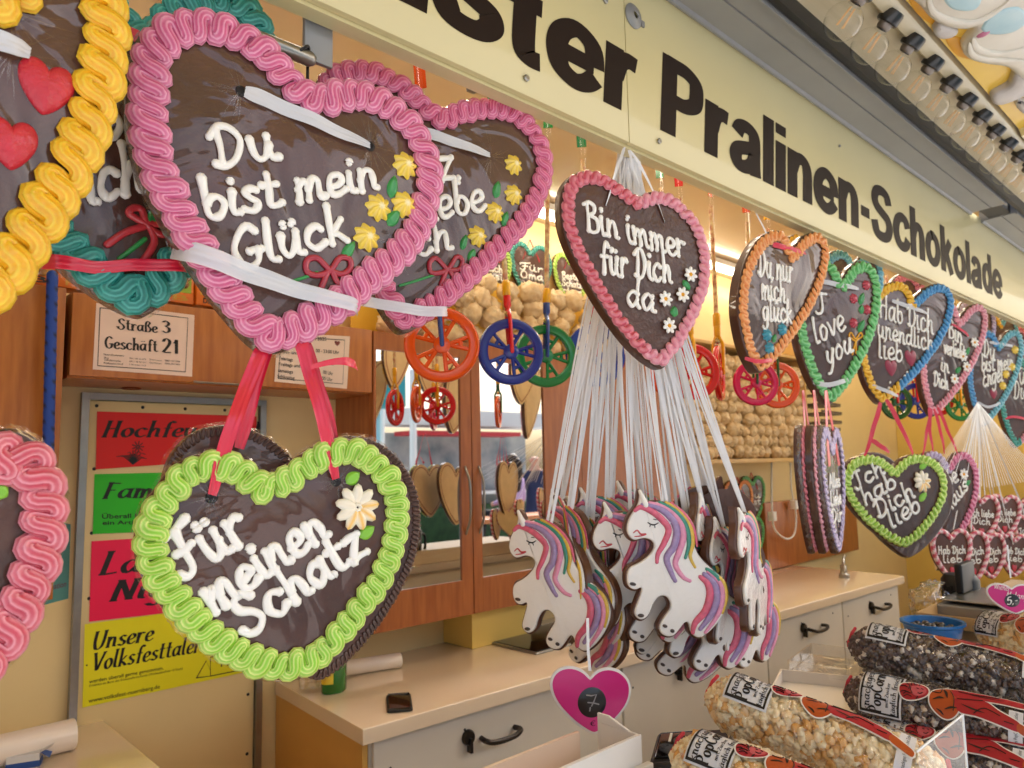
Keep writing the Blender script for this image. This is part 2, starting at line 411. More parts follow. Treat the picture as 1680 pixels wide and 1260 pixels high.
G('Z', 1.0, "0.1,1.7 0.5,1.72 0.9,1.7; 0.9,1.7 0.5,0.85 0.08,0.03; 0.08,0.03 0.5,0.0 0.95,0.05")
G('0', 1.0, "0.5,1.75 0.2,1.4 0.1,0.85 0.22,0.2 0.5,0.0 0.8,0.2 0.9,0.9 0.78,1.5 0.5,1.75")
G('1', .75, "0.15,1.3 0.35,1.5 0.42,1.75 0.42,0.9 0.42,0.0")
G('2', 1.0, "0.1,1.35 0.3,1.72 0.65,1.72 0.82,1.35 0.6,0.8 0.1,0.05; 0.1,0.05 0.45,0.03 0.9,0.1")
G('3', .95, "0.1,1.5 0.4,1.75 0.75,1.5 0.65,1.1 0.35,0.95; 0.35,0.95 0.8,0.75 0.8,0.25 0.4,0.0 0.05,0.2")
G('5', .95, "0.8,1.72 0.25,1.7; 0.25,1.7 0.18,1.0 0.5,1.08 0.82,0.8 0.75,0.2 0.4,0.0 0.05,0.2")
G('7', .95, "0.05,1.6 0.4,1.7 0.85,1.68 0.55,0.9 0.4,0.0; 0.2,0.85 0.5,0.9 0.8,0.88")
G('-', .6, "0.08,0.6 0.3,0.62 0.5,0.6")
G(',', .3, "0.12,0.08 0.1,-0.05 0.02,-0.22")
G('.', .3, "0.12,0.02 0.13,0.06")
G('!', .3, "0.12,1.7 0.12,0.55; 0.12,0.06 0.13,0.1")
G('€', 1.1, "1.0,1.45 0.7,1.7 0.35,1.45 0.2,0.85 0.35,0.25 0.7,0.02 1.0,0.25; 0.0,1.05 0.4,1.05 0.75,1.05; 0.0,0.7 0.4,0.7 0.7,0.7")
def layout(text, sp=.12, space=.55):
    """list of (strokes) in letter units and the total width"""
    x = 0; out = []
    for ch in text:
        if ch == ' ': x += space; continue
        adv, st = GL[ch]
        for s_ in st: out.append([Vector((p[0] + x, p[1])) for p in s_])
        x += adv + sp
    return out, x - sp
def place_text(text, p0, p1, up, xh=1.0, k=4, jit=.0):
    """strokes from baseline start p0 to baseline end p1; up = local vector of one x-height"""
    st, W = layout(text)
    e1 = (p1 - p0) / W; out = []
    for s_ in st:
        s2 = [Vector((p.x + random.uniform(-jit, jit), p.y + random.uniform(-jit, jit))) for p in s_]
        out.append([p0 + e1 * p.x + up * p.y for p in catmull(s2, k)])
    return out
def icing_text(mb, fr, lines, r, z, flat=.62, seg=8):
    """lines: (text, px start, px end, px of the x-height above the start)"""
    for text, a, b, c in lines:
        p0 = fr.L(*a, z); p1 = fr.L(*b, z); up = fr.L(*c, z) - p0
        for st in place_text(text, p0, p1, up, jit=.04):
            n = len(st); ph = random.random() * 6
            P = [Vector((p.x, p.y, z + r * .35 + .0004 * math.sin(i * .9 + ph))) for i, p in enumerate(st)]
            mb.tube(P, lambda t, ph=ph, n=n: r * (.93 + .13 * math.sin(t * n * .42 + ph) + .16 * noise.noise(Vector((t * n * .3, ph, 2))) + .24 * (abs(2 * t - 1) ** 8)), seg, up=(0, 0, 1), flat=flat)
_zj = [0]
def nib_text(mb, text, p0, p1, up, z, w=.25, ang=20, thin=.07, serif=0, k=5, slant=0):
    """flat pen-lettering with thick and thin strokes, printed a hair above the paper"""
    st, W = layout(text, .14); e1 = (p1 - p0) / W
    na = Vector((math.cos(R(ang)), math.sin(R(ang))))
    def T(q): return p0 + e1 * (q.x + slant * q.y) + up * q.y
    for s_ in st:
        c = catmull(s_, k)
        if len(s_) == 2:
            c = [s_[0], s_[1]]
        jobs = [[(p - na * w / 2, p + na * w / 2) for p in c]]
        tt = []
        for i, p in enumerate(c):
            d = (c[min(i + 1, len(c) - 1)] - c[max(i - 1, 0)]); d = d.normalized() if d.length else Vector((1, 0))
            nn = Vector((-d.y, d.x)) * thin / 2; tt.append((p - nn, p + nn))
        jobs.append(tt)
        if serif:
            for e, q in ((c[0], c[1]), (c[-1], c[-2])):
                d = (e - q)
                if d.length and abs(d.y) > abs(d.x) * 2.2 and len(s_) > 2 or (len(s_) == 2 and abs(d.y) > .3):
                    jobs.append([(Vector((e.x - serif, e.y - thin / 2)), Vector((e.x - serif, e.y + thin / 2))), (Vector((e.x + serif, e.y - thin / 2)), Vector((e.x + serif, e.y + thin / 2)))])
        for jb in jobs:
            _zj[0] = (_zj[0] + 1) % 9; zz = z + _zj[0] * .00004
            V = []; Fc = []
            for a, b in jb:
                a, b = T(a), T(b); V += [Vector((a.x, a.y, zz)), Vector((b.x, b.y, zz))]
            for i in range(len(jb) - 1):
                q = [2 * i, 2 * i + 1, 2 * i + 3, 2 * i + 2]
                ar = (V[q[1]] - V[q[0]]).cross(V[q[3]] - V[q[0]]).z
                Fc.append(q if ar > 0 else q[::-1])
            mb.add(V, Fc)
_fc = {}
def font(text, offset=0, spacing=1.0):
    """flat outline lettering in the built-in face: (verts, faces, width, height of capital)"""
    key = (text, offset, spacing)
    if key in _fc: return _fc[key]
    cu = bpy.data.curves.new('t', 'FONT'); cu.body = text; cu.size = 1; cu.offset = offset; cu.space_character = spacing
    cu.resolution_u = 3; cu.fill_mode = 'FRONT'
    o = bpy.data.objects.new('t', cu); COL.objects.link(o)
    dg = bpy.context.evaluated_depsgraph_get(); me = bpy.data.meshes.new_from_object(o.evaluated_get(dg))
    v = [p.co.copy() for p in me.vertices]; f = [list(p.vertices) for p in me.polygons]
    bpy.data.objects.remove(o); bpy.data.curves.remove(cu); bpy.data.meshes.remove(me)
    x0 = min(p.x for p in v); x1 = max(p.x for p in v)
    for p in v: p.x -= x0
    _fc[key] = (v, f, x1 - x0); return _fc[key]
def font_text(mb, text, p0, p1, up, z, offset=0, spacing=1.0, slant=0, cap=.73):
    """built-in lettering from p0 to p1; up = vector of the capital height"""
    v, f, W = font(text, offset, spacing); e1 = (p1 - p0) / W; e2 = up / cap
    V = [Vector(((p0 + e1 * (q.x + slant * q.y) + e2 * q.y).x, (p0 + e1 * (q.x + slant * q.y) + e2 * q.y).y, z)) for q in v]
    ok = e1.x * e2.y - e1.y * e2.x > 0
    nz = sum(((v[a[1]] - v[a[0]]).cross(v[a[2]] - v[a[0]])).z for a in f[:40])
    mb.add(V, f, flip=(nz < 0) == ok)

# ------------------------------------------------------------------ palette
M_sign = mat('cream_sign', (218, 205, 154), .38, coat=.3, var=.06, vscale=3)
M_dark = mat('dark_brown_print', (30, 14, 9), .5, spec=.2)
M_black = mat('black', (16, 15, 15), .45)
M_white = mat('white_print', (235, 232, 226), .5)
M_ceil = mat('peach_ceiling', (214, 190, 156), .2, coat=.2, var=.05, vscale=4, crough=.15)
M_wall = mat('yellow_wall', (240, 214, 154), .42, var=.10, vscale=2.2, coat=.15, crough=.2, bump=.05, bscale=30)
M_wall2 = mat('lemon_wall', (238, 205, 110), .4, var=.05, vscale=3)
M_wood = mat('cherry_veneer', (192, 118, 52), .36, rgb2=(164, 92, 36), vscale=9, grain=(6, 6, .7), coat=.25, crough=.2)
M_woodd = mat('cherry_veneer_red', (178, 106, 54), .36, rgb2=(150, 82, 40), vscale=9, grain=(6, 6, .6), coat=.25, crough=.2)
M_alu = mat('aluminium', (168, 166, 162), .33, .9, var=.15, vscale=25)
M_grey = mat('grey_paint_metal', (146, 146, 146), .38, .25, var=.12, vscale=5)
M_counter = mat('beige_laminate', (236, 216, 188), .13, coat=.5, var=.04, vscale=6, crough=.05)
M_front = mat('grey_cream_panel', (226, 219, 204), .42, var=.09, vscale=3, bump=.04)
M_yside = mat('mustard_panel', (226, 176, 92), .4, var=.05, vscale=4)
M_mirror = mat('mirror', (225, 225, 225), .015, 1)
M_choc = mat('chocolate', (92, 58, 48), .42, coat=.95, rgb2=(68, 42, 34), vscale=9, wrinkle=1.0, wscale=4.5, bump=.3, bscale=220, crough=.06, spec=.3)
M_choc2 = mat('chocolate_bare', (88, 52, 34), .4, rgb2=(66, 38, 24), vscale=12, coat=.3, wrinkle=.25, wscale=14, bump=.12, bscale=110)
M_bisc = mat('biscuit_back', (242, 216, 166), .6, var=.15, vscale=18, bump=.2, bscale=80)
M_icew = mat('white_icing', (250, 248, 242), .32, coat=.35, wrinkle=.15, wscale=30, bump=.05, bscale=90, sss=.08)
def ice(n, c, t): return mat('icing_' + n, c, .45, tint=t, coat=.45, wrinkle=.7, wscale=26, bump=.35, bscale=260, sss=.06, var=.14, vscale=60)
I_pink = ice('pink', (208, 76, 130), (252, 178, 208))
I_pinkd = ice('deep_pink', (206, 66, 118), (246, 160, 192))
I_rose = ice('rose', (204, 56, 82), (250, 168, 180))
I_rosel = ice('pale_rose', (226, 120, 144), (252, 196, 206))
I_yel = ice('yellow', (246, 176, 4), (255, 216, 60))
I_lemon = mat('icing_lemon', (254, 220, 78), .33, tint=(255, 246, 214), coat=.45, sss=.05)
I_teal = ice('teal', (12, 128, 118), (90, 196, 182))
I_lime = ice('lime', (136, 206, 14), (240, 252, 150))
I_green = ice('green', (70, 178, 86), (150, 222, 150))
I_orange = ice('orange', (240, 138, 62), (255, 190, 120))
I_blue = ice('blue', (28, 122, 190), (100, 180, 230))
I_aqua = ice('aqua', (52, 160, 186), (160, 216, 226))
I_lilac = ice('lilac', (178, 158, 206), (226, 214, 240))
I_red = ice('red', (206, 34, 56), (236, 90, 104))
I_bow = mat('bow_icing', (176, 40, 62), .35, coat=.4, var=.2, vscale=40)
I_leaf = mat('leaf_icing', (52, 154, 78), .4, coat=.3, var=.2, vscale=50)
I_leafl = mat('lime_leaf_icing', (140, 204, 60), .4, coat=.3, var=.15, vscale=50)
M_ribr = mat('red_satin', (222, 34, 66), .28, tint=(240, 80, 110), coat=.5, bump=.12, bscale=40, crough=.25)
M_ribw = mat('white_satin', (240, 240, 242), .35, coat=.4, bump=.15, bscale=50, crough=.25)
M_band = mat('sheer_band', (232, 232, 236), .3, coat=.5, bump=.2, bscale=50, crough=.2)
M_band.node_tree.nodes['Principled BSDF'].inputs['Alpha'].default_value = .78
M_film = film('cellophane', .22, .07, bump=.8, bscale=30, base=.10)
M_fold = film('cellophane_fold', .12, .2, bump=0, base=.05)
M_glass = film('thin_glass', .36, .02, bump=0, base=.03)

# ------------------------------------------------------------------ the setting
def struct(name, mb, m=None, **kw): return mb.build(name, m, kind='structure', **kw)
g = MB(); g.add([(-60, -60, 0), (60, -60, 0), (60, 60, 0), (-60, 60, 0)], [[0, 1, 2, 3]])
struct('pavement', g, mat('pavement', (178, 178, 178), .8, rgb2=(158, 158, 158), vscale=3, bump=.3, bscale=40))
YB, YC, ZC, ZK = 2.3, 2.06, 2.70, .93       # back wall, cabinet fronts, ceiling, counter height
f = MB(); f.box((-1.2, .5, .004), (7.4, YB, .03)); struct('stall_floor', f, mat('floor_board', (120, 100, 80), .6, var=.2))

def wall(name, label, lo, hi, m, parts=()):
    b = MB(); b.box(lo, hi); return tag(b.build(name, m), label, 'wall')
wall('back_wall', 'long cream yellow rear wall inside the sweets stall', (-1.3, YB, .03), (7.5, YB + .06, ZC), M_wall)
wall('end_wall', 'yellow end wall at the far right of the stall', (6.6, .6, .03), (6.66, YB - .002, ZC), M_wall2)
wall('side_wall', 'yellow side wall of the stall at the far left', (-1.36, .6, .03), (-1.3, YB + .06, ZC), M_wall)
b = MB(); b.box((-1.36, .86, ZC + .002), (7.5, YB + .06, ZC + .06))
tag(b.build('ceiling', M_ceil), 'glossy peach coloured ceiling above the counter of the stall', 'ceiling')

# sign fascia -------------------------------------------------------
sg = thing('sign_board', 'long cream fascia sign with dark brown bold lettering', 'sign', (0, .85, 2.225))
XS = onY(1028, 114, .85).x
for a, c in ((-1.3, XS - .0012), (XS + .0012, 7.4)):
    b = MB(); b.slab([(a, 0), (c, 0), (c, .385), (a, .385)], -.012, 0, .0015, 2, M=Matrix(((1, 0, 0, 0), (0, 0, -1, 0), (0, 1, 0, 0), (0, 0, 0, 1)))); b.build('panel', M_sign, sg)
b = MB(); b.box((-1.3, .0125, -.006), (7.4, .040, .0)); b.box((-1.3, .037, .0005), (7.4, .040, .385)); b.build('edge_profile', M_sign, sg)
sf = Frame((0, .85 - .0008, 2.225), (1, 0, 0), (0, 0, 1))
b = MB()
SG = {'n': (.86, "0.15,1.0 0.15,0.0; 0.17,0.60 0.28,0.82 0.46,0.89 0.62,0.82 0.69,0.62 0.69,0.3 0.69,0.0"), 'r': (.60, "0.15,1.0 0.15,0.0; 0.17,0.52 0.25,0.76 0.40,0.86 0.58,0.85"),
 'i': (.32, "0.15,1.0 0.15,0.0; 0.15,1.38 0.15,1.16"), 'l': (.32, "0.15,1.38 0.15,0.0"), 'e': (.92, "0.2,0.47 0.78,0.47; 0.80,0.45 0.74,0.76 0.46,0.90 0.22,0.76 0.14,0.5 0.22,0.22 0.46,0.10 0.66,0.15 0.82,0.30"),
 'a': (.88, "0.16,0.70 0.26,0.86 0.46,0.90 0.64,0.82 0.68,0.62 0.68,0.25 0.71,0.0; 0.66,0.54 0.42,0.48 0.20,0.40 0.13,0.25 0.22,0.11 0.40,0.10 0.58,0.2 0.67,0.38"),
 's': (.84, "0.72,0.70 0.60,0.86 0.42,0.90 0.22,0.84 0.18,0.70 0.28,0.58 0.50,0.50 0.68,0.42 0.72,0.26 0.60,0.13 0.40,0.10 0.2,0.15 0.10,0.32"), 't': (.54, "0.25,1.28 0.25,0.6 0.27,0.2 0.36,0.10 0.52,0.10; 0.0,0.89 0.50,0.89"),
 'f': (.5, "0.25,0.0 0.25,0.9 0.28,1.18 0.38,1.28 0.54,1.28; 0.0,0.89 0.5,0.89"), 'P': (.96, "0.16,1.38 0.16,0.0; 0.10,1.26 0.3,1.26 0.55,1.255 0.76,1.15 0.80,0.96 0.76,0.75 0.55,0.63 0.3,0.62 0.1,0.62"),
 'S': (1.04, "0.88,1.00 0.78,1.22 0.52,1.29 0.26,1.22 0.16,1.02 0.26,0.84 0.52,0.72 0.80,0.60 0.90,0.38 0.78,0.16 0.52,0.09 0.24,0.16 0.12,0.44"), 'c': (.90, "0.80,0.66 0.70,0.84 0.47,0.90 0.24,0.78 0.14,0.5 0.24,0.22 0.47,0.10 0.70,0.17 0.81,0.36"),
 'h': (.86, "0.15,1.38 0.15,0.0; 0.17,0.60 0.28,0.82 0.46,0.89 0.62,0.82 0.69,0.62 0.69,0.3 0.69,0.0"), 'o': (.94, "0.47,0.90 0.23,0.78 0.14,0.5 0.23,0.22 0.47,0.10 0.71,0.22 0.80,0.5 0.71,0.78 0.47,0.90 0.4,0.885"),
 'k': (.82, "0.15,1.38 0.15,0.0; 0.68,1.0 0.2,0.40; 0.36,0.62 0.74,0.0"), 'd': (.86, "0.71,1.38 0.71,0.0; 0.69,0.62 0.60,0.82 0.42,0.89 0.22,0.78 0.14,0.5 0.22,0.22 0.42,0.11 0.60,0.18 0.69,0.38"), '-': (.48, "0.04,0.50 0.44,0.50")}
def sign_word(t, x0, x1, y0=.058, xh=.1305):
    """bold grotesque lettering: strokes with heavy stems and lighter bars, each laid a hair above the last"""
    W = sum(SG[c][0] + .08 for c in t) - .08; e = (x1 - x0) / W; x = 0; kz = 0
    for c in t:
        for st in SG[c][1].split(';'):
            q = [Vector(tuple(map(float, p.split(',')))) for p in st.split()]
            P_ = q if len(q) == 2 else catmull(q, 6)
            V = []; F = []; kz = (kz + 1) % 7
            for i, p in enumerate(P_):
                d = (P_[min(i + 1, len(P_) - 1)] - P_[max(i - 1, 0)]).normalized(); n_ = Vector((-d.y * .172, d.x * .128))
                for z_ in (p - n_, p + n_): V.append((x0 + (x + z_.x + .10 * z_.y) * e, y0 + z_.y * xh, .00005 * kz))
            for i in range(len(P_) - 1): F.append([2 * i + 1, 2 * i, 2 * i + 2, 2 * i + 3])
            b.add(V, F)
        x += SG[c][0] + .08
sign_word('feinster', .185, 1.160)
sign_word('Pralinen-Schokolade', 1.246, 3.850)
o = b.build('lettering', M_dark, sg); o.matrix_local = Matrix.Translation((0, -.0008, 0)) @ Matrix.Rotation(R(90), 4, 'X')
for k, (u, v, r) in enumerate(((862, 129, .006), (1080, 232, .006), (1376, 240, .004), (992, 2, .006))):
    p = onY(u, v, .85); b = MB(); b.lathe([(0, .005), (r * .7, .005), (r, .003), (r, 0)], 12, Matrix.Rotation(R(90), 4, 'X'))
    o = b.build('bolt', M_alu, sg); o.location = (p.x, -.001, p.z - 2.225)
p = onY(1038, 27, .85); b = MB(); b.lathe([(.007, .006), (.008, .008), (.02, .006), (.026, .002), (.026, 0)], 28, Matrix.Rotation(R(90), 4, 'X'))
b.lathe([(0, .001), (.007, .001)], 14, Matrix.Rotation(R(90), 4, 'X')); b.box((.024, -.004, -.012), (.034, 0, .0))
o = b.build('latch_rosette', M_grey, sg); o.location = (p.x, -.001, p.z - 2.225)

# grey roof beam and black gap ------------------------------------------------
XE = onZ(1597, 347, 2.60).x
bm_ = thing('roof_beam', 'long grey metal roof beam above the brown lettered sign', 'beam', (0, .72, 2.6))
def prof_x(mb, prof, x0, x1):
    n = len(prof); V = [(x0, y, z) for y, z in prof] + [(x1, y, z) for y, z in prof]
    F = [[i, (i + 1) % n, n + (i + 1) % n, n + i] for i in range(n)] + [list(range(n))[::-1], list(range(n, 2 * n))]
    return mb.add(V, F)
BP = [(.135, 0), (.128, -.012), (.122, -.012), (.118, -.004), (.055, -.001), (.054, .003), (.05, .003), (.049, -.001), (.004, .0), (.002, -.006), (-.004, -.006), (-.006, .07), (.135, .07)]
b = MB(); prof_x(b, BP, -1.3, XE); b.build('profile', M_grey, bm_)
b = MB(); prof_x(b, BP, XE + .16, 7.4); b.build('profile', M_grey, bm_)
b = MB(); b.box((XE + .003, .02, .002), (XE + .157, .1, .05)); b.build('hinge_block', mat('dark_steel', (60, 58, 56), .5, .5), bm_)
b = MB(); b.box((-1.3, .6955, 2.603), (7.4, .7120, 2.662)); tag(b.build('gap_shade', M_black), 'black strip standing in for the dark gap along the outer side of the roof beam', 'gap')  # solid black strip stands in for the shade inside the gap

# raised front flap: cream lamp board, bulbs, yellow ornament panel
SL = R(14)
FO = Vector((0, .690, 2.645)); FY = Vector((0, -math.cos(SL), math.sin(SL)))
ff = Frame(FO, (1, 0, 0), FY)             # local: x along stall, y outward, n towards the ground
M_board = mat('cream_lamp_board', (200, 188, 158), .4, coat=.25, rgb2=(178, 166, 134), vscale=5, grain=(.5, 6, 6), crough=.15)
fl = thing('lamp_board', 'cream board with a black seam carrying the row of clear bulbs', 'board', ff.m)
b = MB(); b.box((-1.3, -.012, -.03), (7.4, .097, .0)); b.build('board', M_board, fl)
RI = .098
b = MB(); prof = [(RI, -.03), (RI, .014), (RI + .006, .022), (RI + .034, .022), (RI + .042, .016), (RI + .05, -.03)]
n_ = len(prof); b.add([(-1.3, y, z) for y, z in prof] + [(7.4, y, z) for y, z in prof], [[i, (i + 1) % n_, n_ + (i + 1) % n_, n_ + i] for i in range(n_)] + [list(range(n_)), list(range(n_, 2 * n_))[::-1]])
b.build('ridge', M_board, fl)
M_socket = mat('black_bakelite', (22, 21, 22), .3, coat=.4)
M_fil = mat('filament', (226, 176, 110), .4)
def make_bulb():
    r = thing('light_bulb', '', 'light bulb', group='clear filament bulbs along the lamp board')
    b = MB(); b.lathe([(0, -.034), (.025, -.034), (.027, -.030), (.027, -.006), (.024, -.003), (.0, -.003)], 20); b.build('socket', M_socket, r)
    b = MB(); b.lathe([(.017, -.004), (.017, .006), (.014, .012)], 18); b.build('collar', mat('brass_collar', (120, 112, 106), .35, .8), r)
    pr = [(.014, .010), (.018, .016)] + [(.043 * math.sin(a), .054 - .043 * math.cos(a)) for a in [R(26 + 154 * k / 14) for k in range(15)]]
    b = MB(); b.lathe(pr, 28); b.build('glass', M_glass, r)
    b = MB()
    for k in range(4):
        a = k * 1.57; b.tube([(.007 * math.cos(a), .007 * math.sin(a), .022), (.011 * math.cos(a), .011 * math.sin(a), .066)], .0011, 6)
    b.build('filament', M_fil, r)
    b = MB(); b.lathe([(.008, .01), (.006, .02), (.004, .03), (0, .031)], 10); b.build('stem', M_glass, r)
    return r
pb = make_bulb()
SPX = [(1397, 2), (1424, 42), (1462, 79), (1497, 113), (1528, 145), (1558, 173), (1584, 198), (1608, 222), (1632, 243), (1654, 262), (1675, 281)]
words = ['first', 'second', 'third', 'fourth', 'fifth', 'sixth', 'seventh', 'eighth', 'ninth', 'tenth', 'eleventh']
bx = [ff.L(u, v, .03).x for u, v in SPX]
stp = (bx[-1] - bx[0]) / 10
for k in range(11):
    x = bx[0] + stp * k
    d = (ff.n * .5 - ff.y * .86).normalized()
    pos = ff.o + ff.x * x + ff.y * (RI - .004) + ff.n * .036
    m = Matrix.Translation(pos) @ d.to_track_quat('Z', 'X').to_matrix().to_4x4()
    lab = 'clear globe filament bulb in black socket, %s from the upper end of the lamp row' % words[k]
    if k == 0: pb.matrix_world = m; pb['label'] = lab
    else: dup(pb, m, lab)

# ornate yellow panel with white scrolls
M_orn = mat('yellow_paint', (240, 202, 84), .4, rgb2=(226, 182, 60), vscale=4, coat=.3)
M_ornw = mat('white_relief', (226, 222, 210), .4, rgb2=(206, 198, 184), vscale=7, coat=.3)
M_orno = mat('ochre_paint', (226, 160, 24), .4, var=.15)
M_ornb = mat('pale_blue_paint', (160, 200, 214), .4, rgb2=(190, 216, 222), vscale=15)
M_orng = mat('silver_grey_paint', (170, 164, 160), .35, rgb2=(196, 192, 190), vscale=12, coat=.3)
op = thing('ornament_panel', 'yellow fairground panel with white scroll relief and pale blue shells', 'panel', ff.m)
b = MB(); b.box((-1.3, RI + .052, -.03), (7.4, 1.9, .004)); b.build('backing', M_orn, op)
def trace(fr, px, h=0, k=6): return [fr.L(p[0], p[1], h) for p in [tuple(q) for q in catmull(px, k, True)]]
def relief(px, z1, bev, m, name, z0=.004, h=.02):
    b = MB(); q = resample(ccw(trace(ff, px, h)), 64, True)
    b.slab(q, z0, z1, bev, 6); return b.build(name, m, op, ang=70)
relief([(1505, -20), (1512, 12), (1540, 38), (1580, 46), (1600, 40), (1590, 58), (1578, 72), (1584, 92), (1610, 102), (1650, 108), (1690, 130), (1760, 60), (1700, -60)], .035, .02, M_ornw, 'scroll')
relief([(1545, 38), (1532, 50), (1540, 62), (1560, 60), (1572, 48)], .028, .01, M_orng, 'scroll_tip')
relief([(1670, 116), (1655, 140), (1628, 156), (1632, 170), (1655, 166), (1690, 148), (1720, 120)], .03, .012, M_orng, 'scroll_tip')
relief([(1672, 160), (1668, 176), (1690, 190), (1720, 180)], .03, .012, M_orng, 'scroll_tip')
relief([(1488, -20), (1500, 20), (1525, 44), (1545, 48), (1540, 30), (1520, 10), (1515, -20)], .0065, .002, M_orno, 'shadow_paint')
relief([(1555, 70), (1570, 96), (1600, 106), (1650, 115), (1680, 128), (1690, 110), (1600, 90), (1580, 70)], .0063, .002, M_orno, 'shadow_paint')
relief([(1545, -10), (1560, 12), (1595, 14), (1610, -5), (1600, -30), (1560, -30)], .039, .008, M_ornb, 'shell', .03, .03)
relief([(1608, 44), (1625, 54), (1660, 50), (1685, 30), (1670, 8), (1630, 18)], .039, .008, M_ornb, 'shell', .03, .03)
b = MB()
for px in ([(1522, -10), (1530, 18), (1560, 34), (1600, 36), (1640, 14), (1665, -10)], [(1596, 62), (1604, 80), (1640, 88), (1690, 76)], [(1590, 70), (1598, 90), (1640, 98), (1690, 100)]):
    pts = catmull([tuple(ff.L(u, v, .035)) + (.036,) for u, v in px], 8); b.tube(pts, lambda t: .011 * math.sin(.25 + 2.6 * t), 8, up=(0, 0, 1), flat=.6)
b.build('scroll_ridge', M_ornw, op)
b = MB(); b.box((ff.L(1672, 210, .0).x, RI + .05, .0042), (ff.L(1672, 210).x + 1.5, 1.0, .03)); b.build('lower_block', M_sign, op)
b = MB(); c = ff.L(1626, 52, .03); b.blob((c.x - .02, c.y - .012, .03), (.012, .02, .012)); b.build('red_bead', mat('pink_bead', (196, 120, 150), .4), op)

# lit tubes ----------------------------------------------------------------
lt = thing('light_tube', 'lit warm fluorescent batten running under the ceiling above the popcorn shelf', 'light', (0, 2.12, ZC - .06))
b = MB(); b.rbox((.4, -.035, .03), (6.4, .035, .058), .004); b.build('batten', M_white, lt)
b = MB(); b.tube([(.42, 0, .012), (6.38, 0, .012)], .014, 12)
b.build('tube', mat('lit_tube', (255, 242, 220), .5, emit=7.5), lt)
lt2 = dup(lt, Matrix.Translation((0, 1.25, ZC - .06)), 'lit warm fluorescent batten hidden behind the cream sign above the hearts')

# back counter ---------------------------------------------------------------
ct = thing('back_counter', 'long beige topped counter with grey cream doors along the rear wall', 'counter', Matrix.Translation((1.09, 1.725, 0)) @ Matrix.Rotation(R(-2.2), 4, 'Z'))
x1 = 3.40; tn = math.tan(R(2.2))
b = MB(); b.slab([(-.02, -.015), (x1, -.015), (x1, YB - 1.725 + x1 * tn - .004), (-.0, YB - 1.725 - .006)], ZK - .04, ZK, .004, 3); b.build('worktop', M_counter, ct)
b = MB(); b.box((.004, .03, .03), (.02, YB - 1.725 - .006, ZK - .042)); b.build('side_panel', M_yside, ct)
b = MB(); b.box((.022, .03, .03), (x1 - .02, .05, ZK - .042)); b.build('carcass', M_front, ct)
for a, c in ((.03, 1.02), (1.03, 1.98), (1.99, 2.7), (2.71, 3.38)):
    d = MB(); d.rbox((a, .016, .09), (c, .029, ZK - .05), .003); dd = d.build('door', M_front, ct)
    hx = a + .36
    h = MB(); h.tube(catmull([(hx, .015, .80), (hx, -.012, .797), (hx + .03, -.02, .79), (hx + .1, -.02, .79), (hx + .13, -.014, .80), (hx + .13, .015, .80)], 5), .008, 8); h.build('handle', mat('dark_handle', (52, 46, 42), .35, .5), dd)
    h = MB(); h.lathe([(0, .012), (.018, .012), (.022, .006), (.022, 0)], 18, Matrix.Translation((hx - .05, .015, .815)) @ Matrix.Rotation(R(90), 4, 'X')); h.box((hx - .054, -.006, .775), (hx - .046, .014, .815)); h.build('latch', mat('dark_latch', (58, 54, 50), .3, .7), dd)
    for sx, sz in ((a + .05, .80), (a + .3, .838), (c - .1, .838), (c - .1, .5)):
        h = MB(); h.lathe([(0, .002), (.0035, .0015), (.004, 0)], 8, Matrix.Translation((sx, .0155, sz)) @ Matrix.Rotation(R(90), 4, 'X')); h.build('screw', M_black, dd)
b = MB()
pX = onY(775, 1065, 2.13).x
b.box((pX, 2.13, ZK + .001), (pX + .30, YB - .001, 1.25)); tag(b.build('wall_pier', M_wall2), 'short yellow wall pier standing on the counter under the mirror cabinet', 'pier')

# left counter -----------------------------------------------------------
lc = thing('left_counter', 'beige laminate counter corner at the lower left of the photo', 'counter', (-1.2, 1.3, 0))
b = MB(); b.rbox((0, 0, ZK - .04), (1.2 + .62, YB - 1.3 - .002, ZK), .005); b.build('worktop', M_counter, lc)
b = MB(); b.box((0, .02, .03), (1.2 + .6, YB - 1.3 - .003, ZK - .042)); b.build('cabinet', M_yside, lc)

def roll(label, p0, p1, r, group):
    t = thing('paper_roll', label, 'paper roll', Vector(p0), group)
    L_ = (Vector(p1) - Vector(p0)); m = L_.to_track_quat('Z', 'Y').to_matrix().to_4x4(); h = L_.length
    b = MB(); b.lathe([(r * .3, 0), (r * .97, 0), (r, .002), (r, h - .002), (r * .97, h), (r * .3, h)], 40, m, close=True); b.build('paper', mat('pink_white_paper', (240, 226, 210), .3, coat=.35, var=.05, vscale=8), t)
    b = MB(); b.lathe([(r * .2, -.002), (r * .29, -.002), (r * .29, h + .002), (r * .2, h + .002)], 20, m, close=True); b.build('core_tube', mat('card_tube', (150, 120, 90), .7), t)
    return t
q = onZ(122, 1200, ZK + .042)
roll('thick pale wrapping paper roll lying on the left counter', (-.9, q.y, ZK + .037), (q.x, q.y, ZK + .037), .036, 'paper rolls')
q = onZ(570, 1112, ZK); q2 = onZ(665, 1098, ZK)
roll('thin pale paper roll lying on the rear counter beside the green bottle', (q.x - .03, q.y + .03, ZK + .025), (q2.x, q2.y + .03, ZK + .025), .024, 'paper rolls')

